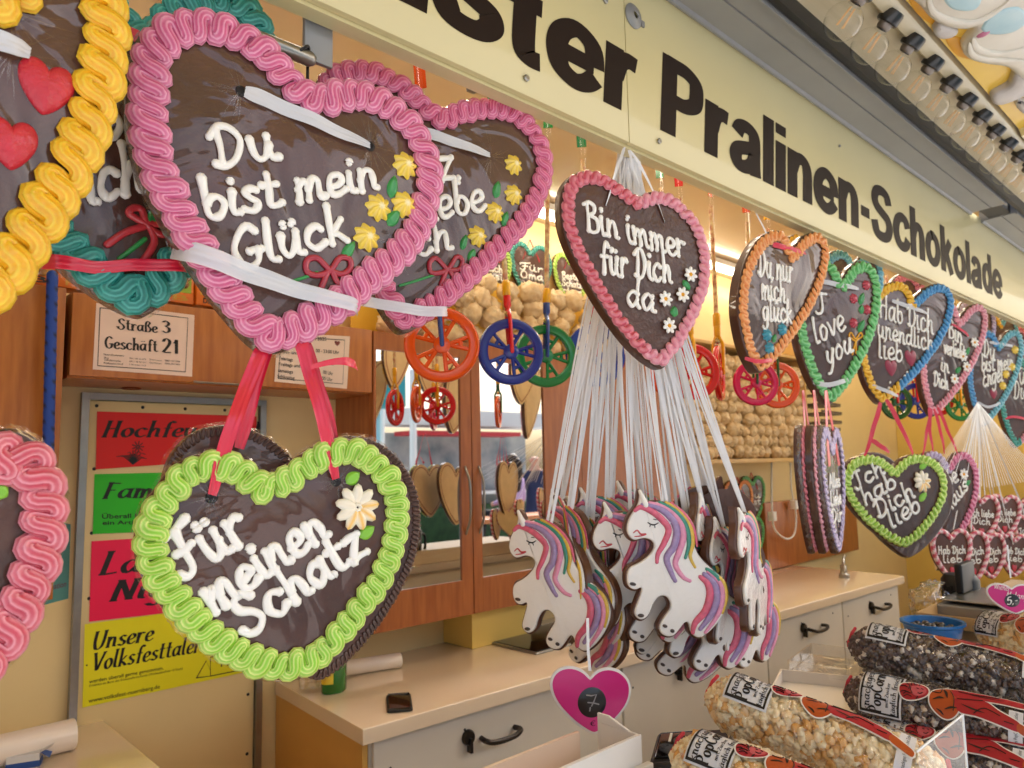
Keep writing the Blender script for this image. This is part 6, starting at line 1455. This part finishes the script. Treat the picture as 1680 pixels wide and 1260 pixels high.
# popcorn kernels
def kernel(seed):
    return lump(seed, 1, 9, 6, .9, 1.8)
KS = [kernel(s_ * 3.7 + .5) for s_ in range(5)]
M_kw = mat('popcorn', (246, 230, 190), .55, tint=(224, 168, 92), var=.10, vscale=120, coat=.15, sss=.05)
M_kd = mat('chocolate_popcorn', (72, 44, 34), .45, tint=(232, 220, 204), var=.3, vscale=150, coat=.4)
M_bagf = film('bag_cellophane', .14, .06, bump=1.0, bscale=45, base=.05)
M_lab = mat('silver_label', (216, 218, 224), .35, coat=.4, bump=.1, bscale=25)
M_trou = mat('print_red', (168, 26, 42), .4); M_jack = mat('print_orange', (178, 76, 26), .4); M_skin = mat('print_skin', (196, 86, 96), .4)
def popcorn_bag(label, p_left, p_right, rad, Y0, dark=False, Zc=None, spin=0, fill=True):
    """a filled tubular bag lying between two pixel points on a given height line"""
    A, B = p_left, p_right
    ax = (B - A); Lg = ax.length; ex = ax.normalized(); toC = (CAM - (A + B) / 2).normalized(); up = (toC - ex * toC.dot(ex)).normalized()
    ez = up; ey = ez.cross(ex)
    m = Matrix(((ex.x, ey.x, ez.x, A.x), (ex.y, ey.y, ez.y, A.y), (ex.z, ey.z, ez.z, A.z), (0, 0, 0, 1)))
    r = thing('popcorn_bag', label, 'popcorn bag', m, 'clear bags of popcorn on the sales counter')
    def prof(t):
        e = min(t, 1 - t); return rad * (min(1, (e * Lg / rad / .8)) ** .55 if e * Lg < rad * .8 else 1) * (1 + .05 * noise.noise(Vector((t * 5, rad * 50, A.x))))
    mm = M_kd if dark else M_kw
    b = MB()
    b.tube([(Lg * k / 30, 0, 0) for k in range(31)], lambda t: max(.004, prof(t) * .72), 16, up=(0, 0, 1), tint=.02 if dark else .6, cap=False); b.build('core', mm, r, ang=180)
    b = MB(); kr = .0076 if not dark else .0056; n = int(Lg * rad * 2 * math.pi / (kr * kr * (2.3 if not dark else 2.6)))
    for k in range(n):
        t = (k + .5) / n; a = k * 2.39996 + random.uniform(-.2, .2)
        if math.sin(a) < -.55: continue
        s_ = kr * random.uniform(.65, 1.25); q = prof(t) * 1.02 - s_ * 1.22 * random.uniform(1, 1.2)
        if q < .002: continue
        c = Vector((t * Lg, q * math.cos(a), q * math.sin(a)))
        K = KS[random.randrange(5)]
        rm = Matrix.Translation(c) @ Matrix.Rotation(random.random() * 6, 4, 'X') @ Matrix.Rotation(random.random() * 6, 4, 'Z') @ Matrix.Scale(s_, 4)
        if dark: base = 1.0 if random.random() < .12 else random.uniform(0, .08)
        else: base = random.choice((0, 0, 0, .1, .3, .6, 1))
        b.add([rm @ Vector(v) for v in K.v], K.f, [max(0, min(1, base + (random.uniform(-.1, .35) if not dark else 0))) for _ in K.v])
    b.build('popcorn', mm, r, ang=180, kind='stuff')
    # film
    b = MB(); b.tube([(Lg * (k / 40) , 0, 0) for k in range(41)], lambda t: max(.006, prof(t) * 1.035), 28, up=(0, 0, 1), cap=False); b.build('film', M_bagf, r, ang=180)
    for e, s_ in ((0, -1), (Lg, 1)):
        b = MB(); V = []; F = []
        for k in range(13):
            a = (k / 12 - .5) * 2.4; V += [(e, 0, .0), (e + s_ * .03 * math.cos(a), .03 * math.sin(a), .006 * math.sin(k * 2.1)), ]
        for k in range(12): F.append([2 * k, 2 * k + 1, 2 * k + 3, 2 * k + 2])
        b.add(V, F); b.build('gathered_end', M_film, r, ang=180)
        b = MB(); b.lathe([(.006 + .0025 * math.cos(q), .004 * math.sin(q)) for q in [i * 1.05 for i in range(6)]], 14, Matrix.Translation((e, 0, 0)) @ Matrix.Rotation(R(90), 4, 'Y'), close=True); b.tube([(e, .006, .004), (e - s_ * .004, .02, .010), (e - s_ * .008, .03, .006)], .0028, 6, flat=.5); b.build('red_tie', I_red, r)
    # wrapped print: s along the axis, a angle around
    def W(x, y, h=.0012): # x along, y around in metres
        a = math.pi / 2 + spin - y / rad; t = max(.0, min(1, x / Lg)); q = prof(t) * 1.036 + h
        return Vector((x, q * math.cos(a), q * math.sin(a)))
    def sheet(x0, x1, y0, y1, h, name, m, nx=8, ny=8, rag=0):
        b = MB(); V = []; F = []
        for i in range(nx + 1):
            for j in range(ny + 1): V.append(W(x0 + (x1 - x0) * i / nx, y0 + (y1 - y0) * j / ny, h))
        for i in range(nx):
            for j in range(ny): F.append([i * (ny + 1) + j, (i + 1) * (ny + 1) + j, (i + 1) * (ny + 1) + j + 1, i * (ny + 1) + j + 1])
        b.add(V, F); return b.build(name, m, r, ang=180)
    lx = rad * .72; lw = rad * 1.5; ya, yb = -rad * .70, rad * 1.1
    sheet(lx, lx + lw, ya, yb, .0008, 'label', M_lab)
    for q0, q1, q2, q3 in ((lx + .003, lx + .006, ya + .003, yb - .003), (lx + lw - .006, lx + lw - .003, ya + .003, yb - .003), (lx + .006, lx + lw - .006, ya + .003, ya + .006), (lx + .006, lx + lw - .006, yb - .006, yb - .003)): sheet(q0, q1, q2, q3, .0014, 'label_border', M_ink, 6, 6)
    b = MB(); rows = (('knackiges', .76, .20, 0), ('PopCorn', .47, .30, 1), ('mit Zucker', .30, .09, 0), ('täglich frisch', .12, .13, 0))
    for tx, yy, hh, big in rows:
        tb = MB(); x0 = 0
        nib_text(tb, tx, Vector((ya * (.84 if hh > .1 else .5), 0)), Vector((yb * (.86 if hh > .1 else .5), 0)), Vector((0, 1)), 0, w=.34 if big else .26, ang=10, thin=.16, serif=.22)
        # text runs around the bag, rows stack along it
        lh = lw * hh * .52
        b.add([W(lx + lw - (lw * yy * .93 + v[1] * lh * .95) - lw * .02, v[0], .0015 + v[2]) for v in tb.v], tb.f)
    b.build('label_text', M_ink, r, ang=180)
    # striding boy in red trousers
    def P(pts, h, name, m):
        q = ccw(resample(catmull([Vector(p) for p in pts], 5, True), 48, True)); b = MB()
        bmx = bmesh.new(); vs = [bmx.verts.new((p.x, p.y, 0)) for p in q]; fce = bmx.faces.new(vs); bmesh.ops.triangulate(bmx, faces=[fce]); bmesh.ops.subdivide_edges(bmx, edges=bmx.edges[:], cuts=2, use_grid_fill=True); bmx.verts.index_update()
        V = [W(v.co.x, v.co.y, h) for v in bmx.verts]; F = [[v.index for v in f.verts] for f in bmx.faces]; bmx.free()
        b.add(V, F); b.build(name, m, r, ang=180)
    X0 = lx + lw + rad * .02
    def sc(px):
        out = []
        for u, v in px:
            dx, dy = u - 1140, v - 610
            out.append((X0 + (dx * .972 + dy * .235) / 115 * rad, (dx * .235 - dy * .972) / 115 * rad * .95))
        return out
    HEAD = [(1136, 560), (1146, 532), (1172, 520), (1205, 520), (1236, 536), (1248, 562), (1238, 586), (1205, 602), (1165, 606), (1142, 592)]
    JACK = [(1250, 585), (1268, 560), (1300, 548), (1345, 548), (1356, 590), (1350, 645), (1322, 676), (1290, 680), (1262, 655), (1246, 622)]
    LEG1 = [(1338, 548), (1400, 552), (1480, 572), (1588, 604), (1584, 634), (1510, 618), (1440, 606), (1352, 600)]
    LEG2 = [(1345, 596), (1440, 604), (1490, 650), (1550, 696), (1542, 728), (1480, 702), (1410, 672), (1346, 652)]
    SH1 = [(1582, 606), (1620, 612), (1652, 618), (1646, 636), (1612, 638), (1582, 634)]
    SH2 = [(1548, 698), (1580, 722), (1612, 752), (1606, 772), (1582, 760), (1538, 726)]
    for q in (HEAD, JACK, LEG1, LEG2, SH1, SH2):
        o_ = ccw([Vector(p) for p in sc(q)]); P([tuple(p) for p in inset(resample(catmull(o_, 4, True), 40, True), -rad * .045, 2)], .0013 + .00006 * len(q), 'figure_outline', M_white)
    P(sc(HEAD), .0021, 'figure_hair', M_trou)
    P(sc([(1180, 548), (1200, 535), (1228, 540), (1240, 562), (1230, 582), (1200, 590), (1182, 575)]), .0024, 'figure_face', M_skin)
    P(sc(JACK), .0021, 'figure_jacket', M_jack); P(sc(LEG1), .0022, 'figure_trousers', M_trou); P(sc(LEG2), .0023, 'figure_trousers', M_trou)
    P(sc(SH1), .0024, 'figure_shoe', M_ink); P(sc(SH2), .0024, 'figure_shoe', M_jack)
    for q in ([(1258, 604), (1284, 590), (1304, 600), (1284, 600)], [(1296, 645), (1322, 633), (1345, 640), (1324, 642)], [(1306, 553), (1318, 570), (1314, 600), (1308, 578)], [(1266, 640), (1284, 650), (1290, 668), (1278, 655)], [(1360, 622), (1400, 640), (1440, 660), (1396, 646)], [(1400, 576), (1470, 590), (1520, 602), (1450, 590)]): P(sc(q), .0026, 'figure_fold', M_ink)
    b = MB()
    for px in ([(1150, 580), (1165, 570), (1178, 578)], [(1168, 524), (1178, 540), (1172, 556)], [(1196, 522), (1206, 532)], [(1204, 550), (1210, 554)], [(1222, 552), (1228, 557)], [(1206, 574), (1214, 578), (1224, 573)], [(1262, 566), (1290, 572), (1300, 550)], [(1330, 560), (1338, 600), (1328, 650)], [(1400, 660), (1440, 640), (1490, 670)], [(1360, 560), (1420, 575), (1500, 585)], [(1500, 690), (1530, 700)], [(1350, 600), (1440, 605)], [(1142, 545), (1156, 540), (1168, 548)], [(1140, 572), (1154, 566), (1170, 574)], [(1150, 592), (1164, 584), (1180, 592)], [(1186, 520), (1184, 534)], [(1218, 524), (1214, 536)], [(1196, 602), (1204, 592)], [(1182, 548), (1180, 562), (1184, 576)]):
        pts = [W(q.x, q.y, .0027) for q in catmull([Vector(p) for p in sc(px)], 5)]; b.tube(pts, .0007, 5)
    b.build('figure_lines', M_ink, r)
    sheet(Lg * .80, Lg * .86, -rad * .9, rad * .5, .0012, 'edge_label', M_lab, 4, 8)
    b = MB(); tb = MB(); font_text(tb, 'Knackiges PopCorn mit Zucker', Vector((-rad * .85, 0)), Vector((rad * .45, 0)), Vector((0, .005)), 0); b.add([W(Lg * .838 - v[1], v[0], .0016) for v in tb.v], tb.f); b.build('edge_text', M_ink, r)
    return r
def pt(u, v, Z): return onZ(u, v, Z)
popcorn_bag('upper clear bag of pale popcorn with a striding boy print at the front', ptd(1162, 1139, 1.13), ptd(1560, 1292, .95), .0425, 0, False, spin=-.8)
popcorn_bag('lower clear bag of pale popcorn cut off by the bottom edge of the photo', ptd(1106, 1236, 1.06), ptd(1480, 1385, .88), .0425, 0, False, spin=-.6)
popcorn_bag('dark chocolate popcorn bag lying on top beside the blue bowl', ptd(1394, 1056, 1.40), ptd(1760, 1138, 1.20), .0445, 0, True, spin=-1.06)
popcorn_bag('dark chocolate popcorn bag below the topmost dark bag', ptd(1388, 1137, 1.34), ptd(1740, 1217, 1.14), .0450, 0, True, spin=-.17)
popcorn_bag('dark chocolate popcorn bag at the lower right behind the acrylic holder', ptd(1400, 1212, 1.30), ptd(1750, 1284, 1.10), .0440, 0, True, spin=-.3)
popcorn_bag('small pale popcorn bag at the right edge below the pink Wiener Melange sign', ptd(1606, 1030, 1.75), ptd(1780, 1062, 1.5), .0430, 0, False, spin=-.4)

# acrylic holder
q = onY(1560, 1240, .68)
t = thing('acrylic_holder', 'clear acrylic price holder at the lower right corner in front of the dark popcorn bags', 'holder', ptd(1560, 1262, .84))
b = MB(); b.box((-.10, -.001, -.08), (.055, .001, .045)); b.box((-.10, .0015, -.08), (-.098, .06, .045)); b.build('sheet', film('acrylic', .2, .03, bump=0, base=.03), t)
b = MB(); b.tube([(-.099, 0, .046), (.055, 0, .046)], .0014, 6); b.tube([(.056, 0, .046), (.056, 0, -.08)], .0014, 6); b.build('bright_edge', mat('acrylic_edge', (210, 214, 216), .2), t)
b = MB(); nib_text(b, '50', Vector((-.03, -.03)), Vector((.0, -.03)), Vector((0, .011)), 0, w=.25, thin=.18); o = b.build('price_figure', M_white, t); o.matrix_local = Matrix.Translation((0, -.0018, 0)) @ Matrix.Rotation(R(90), 4, 'X')

# white box and till
o_ = ptd(1052, 1205, 1.10)
t = thing('white_case', 'open white plastic display case at the bottom centre of the photo', 'case', Matrix.Translation(o_) @ Matrix.Rotation(R(0), 4, 'Z'))
b = MB(); b.box((-.46, .0, -.135), (0, .006, 0)); b.build('front_wall', mat('white_plastic', (232, 230, 226), .35, coat=.3), t)
b = MB(); b.box((-.004, .0065, -.135), (.0, .081, .0)); b.add([(-.004, .02, .0005), (0, .02, .0005), (0, .06, .014), (-.004, .06, .014), (-.004, .081, .014), (0, .081, .014), (-.004, .081, .0005), (0, .081, .0005)], [[0, 1, 2, 3], [3, 2, 5, 4], [4, 5, 7, 6], [0, 3, 4, 6], [1, 7, 5, 2]]); b.build('side_wall', MATS['white_plastic'], t)
b = MB(); b.box((-.46, .082, -.135), (-.045, .088, -.004)); b.build('back_wall', mat('beige_plastic', (226, 200, 176), .35, coat=.3), t)
b = MB(); b.rbox((-.47, -.012, -.055), (.012, -.0005, -.04), .002); b.build('ledge', MATS['white_plastic'], t)
b = MB(); b.box((-.46, .0065, -.135), (-.005, .08, -.127)); b.build('bottom', MATS['beige_plastic'], t)
for x in (-.03, -.26): b = MB(); b.lathe([(0, .002), (.006, .002), (.007, 0)], 12, Matrix.Translation((x, -.0002, -.075)) @ Matrix.Rotation(R(90), 4, 'X')); b.build('screw', M_alu, t)
o_ = ptd(1130, 1222, 1.22)
t = thing('card_terminal', 'black till terminal between the white case and the pale popcorn bags', 'till', Matrix.Translation(o_) @ Matrix.Rotation(R(30), 4, 'Z') @ Matrix.Rotation(R(-8), 4, 'X'))
b = MB(); b.rbox((-.07, -.07, -.066), (.07, .06, 0), .01); b.build('housing', mat('till_black', (26, 26, 28), .4), t)
b = MB(); b.rbox((-.055, -.03, .0003), (.055, .052, .003), .004); b.build('display', mat('till_glass', (12, 13, 15), .1, coat=.5), t)
b = MB(); b.box((.01, .03, .0032), (.05, .034, .004)); b.build('brand_strip', M_white, t)
# blue bowl with coins, plastic bag, scale, crates behind
q = ptd(1530, 1025, 1.75)
t = thing('plastic_bowl', 'bright blue plastic bowl of dark sweets behind the top dark popcorn bag', 'bowl', Matrix.Translation(q) @ Matrix.Scale(1.02, 4))
b = MB(); b.lathe([(0, -.06), (.045, -.06), (.05, -.055), (.062, .0), (.068, .004), (.068, .009), (.060, .008), (.048, -.05), (0, -.054)], 36); b.build('bowl', mat('blue_plastic', (14, 104, 176), .35, coat=.3), t)
b = MB()
for k in range(26): a = k * 2.4; b.blob((.05 * math.sqrt(k / 26) * math.cos(a), .05 * math.sqrt(k / 26) * math.sin(a), -.008 + .004 * random.random()), (.012, .008, .006), 8, 5)
b.build('sweets', mat('dark_sweets', (40, 36, 40), .35, coat=.4), t, ang=180, kind='stuff')
q = ptd(1530, 985, 2.1)
b = MB(); b.blob((0, 0, 0), (.09, .05, .05), 26, 16, f=lambda d: 1 + .35 * noise.noise(d * 3) + .25 * noise.noise(d * 8)); o = b.build('plastic_bag', film('bag_film', .35, .12, bump=.7, bscale=30, base=.28), ang=180); o.location = q; tag(o, 'crumpled clear plastic bag behind the blue bowl', 'bag')
q = ptd(1578, 985, 2.15)
t = thing('black_jug', 'tall black canister standing behind the blue bowl under the mini hearts', 'canister', q)
b = MB(); b.lathe([(0, -.12), (.042, -.12), (.046, -.11), (.050, .06), (.04, .075), (0, .08)], 24); b.build('body', M_black, t); b = MB(); b.tube(catmull([(.048, 0, .04), (.08, 0, .03), (.08, 0, -.04), (.048, 0, -.06)], 5), .008, 8); b.build('handle', M_black, t)
q = ptd(1640, 985, 2.0)
t = thing('shop_scale', 'steel shop scale behind the pale popcorn bag at the right edge', 'scale', Matrix.Translation(q))
b = MB(); b.rbox((-.14, -.1, -.035), (.16, .12, -.004), .006); b.build('body', M_grey, t); b = MB(); b.rbox((-.12, -.09, .004), (.14, .11, .009), .004); b.build('pan', M_alu, t); b = MB(); b.lathe([(.01, -.004), (.01, .004)], 10); b.build('pillar', M_alu, t); b = MB(); b.rbox((-.02, .08, .01), (.1, .1, .09), .006); b.build('display', M_black, t)
# pale boards and frames between the counters
for k, (u, v, d, lab) in enumerate(((1360, 1075, 1.8, 'shallow clear tray lying left of the top dark popcorn bag'), (1340, 1130, 1.6, 'open white carton left of the middle dark popcorn bag'), (1600, 1000, 1.9, 'pale wood tray behind the blue bowl'))):
    q = ptd(u, v, d); t = thing('counter_tray', lab, 'tray', Matrix.Translation(q) @ Matrix.Rotation(R((10, 20, 0)[k]), 4, 'Z'))
    sx, sy = ((.10, .07), (.13, .09), (.13, .10))[k]; mm = (film('tray_film', .3, .1, bump=.2, base=.2), mat('white_carton', (222, 214, 204), .6), mat('pale_wood', (206, 172, 120), .5, rgb2=(190, 152, 100), vscale=10))[k]
    b = MB(); b.box((-sx, -sy, -.03), (sx, sy, -.027)); b.build('base', mm, t)
    for lo, hi in (((-sx, -sy, -.0268), (sx, -sy + .004, 0)), ((-sx, sy - .004, -.0268), (sx, sy, 0)), ((-sx, -sy + .0042, -.0268), (-sx + .004, sy - .0042, 0)), ((sx - .004, -sy + .0042, -.0268), (sx, sy - .0042, 0))): b = MB(); b.box(lo, hi); b.build('rim', mm, t)

# ------------------------------------------------------------------ the fairground street behind the photographer, seen in the mirrors
def bx(name, label, cat, parts, group=None, loc=(0, 0, 0)):
    t = thing(name, label, cat, loc, group)
    for nm, lo, hi, m in parts: b = MB(); b.rbox(lo, hi, .01); b.build(nm, m, t)
    return t
M_lb = mat('booth_blue', (120, 190, 214), .5, rgb2=(170, 214, 226), vscale=1.5); M_tq = mat('awning_turquoise', (20, 150, 160), .5)
bx('fair_booth', 'white and pale blue fairground booth across the way with a turquoise fascia', 'booth', [('wall', (0, 0, 0), (5, .2, 2.4), M_lb), ('counter', (.1, .21, .9), (4.9, .5, .95), M_white), ('fascia', (-.1, .21, 2.42), (5.1, .7, 2.9), M_tq), ('shutter', (.5, .201, 1.1), (2.2, .23, 2.2), M_white)], loc=(1.0, -5.2, .01))
bx('fair_booth', 'grey and white kiosk with a red roof across the way', 'booth', [('wall', (0, 0, 0), (4, .2, 2.2), mat('kiosk_mixed', (190, 188, 182), .6, rgb2=(96, 110, 120), vscale=2)), ('roof', (-.2, .21, 2.3), (4.2, 1.0, 2.6), mat('roof_white', (216, 214, 210), .5)), ('awning', (.4, .5, 2.12), (3.0, 1.1, 2.2), mat('awning_red', (190, 40, 44), .5)), ('shelf', (.2, .21, 1.0), (3.8, .6, 1.06), M_white), ('hedge', (.2, .21, .1), (3.8, .5, .8), mat('hedge_green', (50, 84, 40), .8, var=.5, vscale=9))], loc=(7.2, -7.5, .01))
for x, y in ((6.4, -5.6), (7.3, -6.0), (4.2, -6.4), (9.0, -6.5)):
    b = MB(); b.lathe([(.09, 0), (.07, .05), (.06, .1), (.06, 3.2), (0, 3.2)], 14); o = b.build('awning_pole', M_white); o.location = (x, y, .005); tag(o, 'white steel awning pole in the street opposite the stall', 'pole', 'white awning poles in the street')
def person(label, loc, rot, joints, edges, mats, hair=None, seat=False):
    """one continuous skinned body; joints: name -> (pos, radius)"""
    me = bpy.data.meshes.new('person'); names = list(joints)
    me.from_pydata([joints[n][0] for n in names], [(names.index(a), names.index(c)) for a, c in edges], [])
    o = bpy.data.objects.new('person', me); COL.objects.link(o)
    md = o.modifiers.new('skin', 'SKIN'); sv = me.skin_vertices[0].data
    for i, n in enumerate(names): sv[i].radius = joints[n][1] if isinstance(joints[n][1], tuple) else (joints[n][1],) * 2
    sv[names.index('pelvis')].use_root = True
    s2 = o.modifiers.new('sub', 'SUBSURF'); s2.levels = 2; s2.render_levels = 2
    dg = bpy.context.evaluated_depsgraph_get(); m2 = bpy.data.meshes.new_from_object(o.evaluated_get(dg)); o.modifiers.clear(); o.data = m2; bpy.data.meshes.remove(me)
    m2.materials.clear()
    for m in mats[0]: m2.materials.append(m)
    for p in m2.polygons: p.material_index = mats[1](p.center); p.use_smooth = True
    o.location = loc; o.rotation_euler = (0, 0, rot); tag(o, label, 'person')
    return o
M_sk = mat('skin', (214, 160, 136), .5, sss=.05); M_navy = mat('navy_cloth', (34, 46, 84), .8); M_lil = mat('lilac_cloth', (186, 160, 206), .8); M_blk = mat('black_cloth', (24, 24, 28), .8); M_hair = mat('dark_hair', (48, 30, 26), .5, var=.4, vscale=60)
E_ = [('pelvis', 'waist'), ('waist', 'chest'), ('chest', 'neck'), ('neck', 'head'), ('head', 'crown')] + [(a + s, c + s) for s in 'lr' for a, c in (('shoulder', 'elbow'), ('elbow', 'wrist'), ('wrist', 'hand'), ('hip', 'knee'), ('knee', 'ankle'), ('ankle', 'toe'))] + [('chest', 'shoulder' + s) for s in 'lr'] + [('pelvis', 'hip' + s) for s in 'lr']
def stand(st=0):
    J = dict(pelvis=((0, 0, .95), (.15, .11)), waist=((0, 0, 1.12), (.15, .11)), chest=((0, 0, 1.36), (.17, .12)), neck=((0, .01, 1.50), .055), head=((0, .02, 1.60), (.075, .09)), crown=((0, .015, 1.70), (.07, .08)))
    for s, q in (('l', -1), ('r', 1)):
        J['shoulder' + s] = ((q * .19, 0, 1.40), .06); J['elbow' + s] = ((q * .25, -.03 * q * st, 1.12), .045); J['wrist' + s] = ((q * .25, .08 - .1 * q * st, .88), .032); J['hand' + s] = ((q * .245, .1 - .12 * q * st, .79), (.036, .02))
        J['hip' + s] = ((q * .10, 0, .88), .095); J['knee' + s] = ((q * .10, .12 * q * st + .03, .49), .06); J['ankle' + s] = ((q * .10, .2 * q * st - .03, .08), .042); J['toe' + s] = ((q * .11, .2 * q * st + .13, .04), .035)
    return J
def face(o, hp, hair=None):
    for s_ in (-1, 1): b = MB(); b.blob((hp[0] + s_ * .03, hp[1] + .088, hp[2] + .03), .010, 8, 6); b.build('eye', M_black, o)
    b = MB(); b.blob((hp[0], hp[1] + .10, hp[2] + .005), (.012, .018, .022), 8, 6); b.build('nose', M_sk, o)
    b = MB(); b.blob((hp[0], hp[1] + .085, hp[2] - .035), (.025, .008, .007), 8, 6); b.build('mouth', mat('lips', (170, 84, 80), .5), o)
    for s_ in (-1, 1): b = MB(); b.blob((hp[0] + s_ * .082, hp[1], hp[2] + .01), (.012, .02, .03), 8, 6); b.build('ear', M_sk, o)
    if hair:
        b = MB(); b.blob((hp[0], hp[1] - .025, hp[2] + .03), (.10, .105, .12), 16, 12, f=lambda d: 1 + .06 * noise.noise(d * 9)); b.tube([(hp[0], hp[1] - .08, hp[2]), (hp[0], hp[1] - .11, hp[2] - .15), (hp[0], hp[1] - .10, hp[2] - .34)], lambda t: .11 - .05 * t, 12, flat=.5); b.build('hair', M_hair, o, ang=180)
v = onY(880, 800, 2 * YC + 4.2)
o = person('bald man in a navy shirt and shorts walking in the street opposite', (v.x, -4.2, .01), R(200), stand(1), E_, ([M_sk, M_navy], lambda c: 1 if .55 < c.z < 1.47 and (abs(c.x) < .2 or c.z > 1.15) else 0)); face(o, (0, .02, 1.62))
# seated woman
J = stand(0)
for k in list(J):
    (x, y, z), r_ = J[k]; J[k] = ((x, y, z - .48), r_)
for s, q in (('l', -1), ('r', 1)):
    J['knee' + s] = ((q * .12, .42, .48), .06); J['ankle' + s] = ((q * .12, .46, .08), .042); J['toe' + s] = ((q * .12, .6, .045), .035); J['wrist' + s] = ((q * .14, .22, .60), .032); J['hand' + s] = ((q * .10, .30, .58), (.036, .02))
v = onY(842, 800, 2 * YC + 3.4)
o = person('seated woman in a lilac top and black trousers seen from behind in the street', (v.x, -3.4, .45), R(170), J, E_, ([M_sk, M_lil, M_blk], lambda c: 2 if c.z < .52 and c.y < .5 and c.z > .12 or c.z < .5 and c.y > -.1 and c.z > .1 else (1 if c.z < 1.0 and abs(c.x) < .3 and c.y < .2 else 0))); face(o, (0, .02, 1.14), True)
bx('street_bench', 'plain wood bench under the seated woman in the street', 'bench', [('seat', (-.9, -.22, .82), (.9, .22, .88), M_wood), ('leg', (-.8, -.2, 0), (-.72, .2, .818), M_grey), ('leg', (.72, -.2, 0), (.8, .2, .818), M_grey)], loc=(v.x, -3.4, .006))
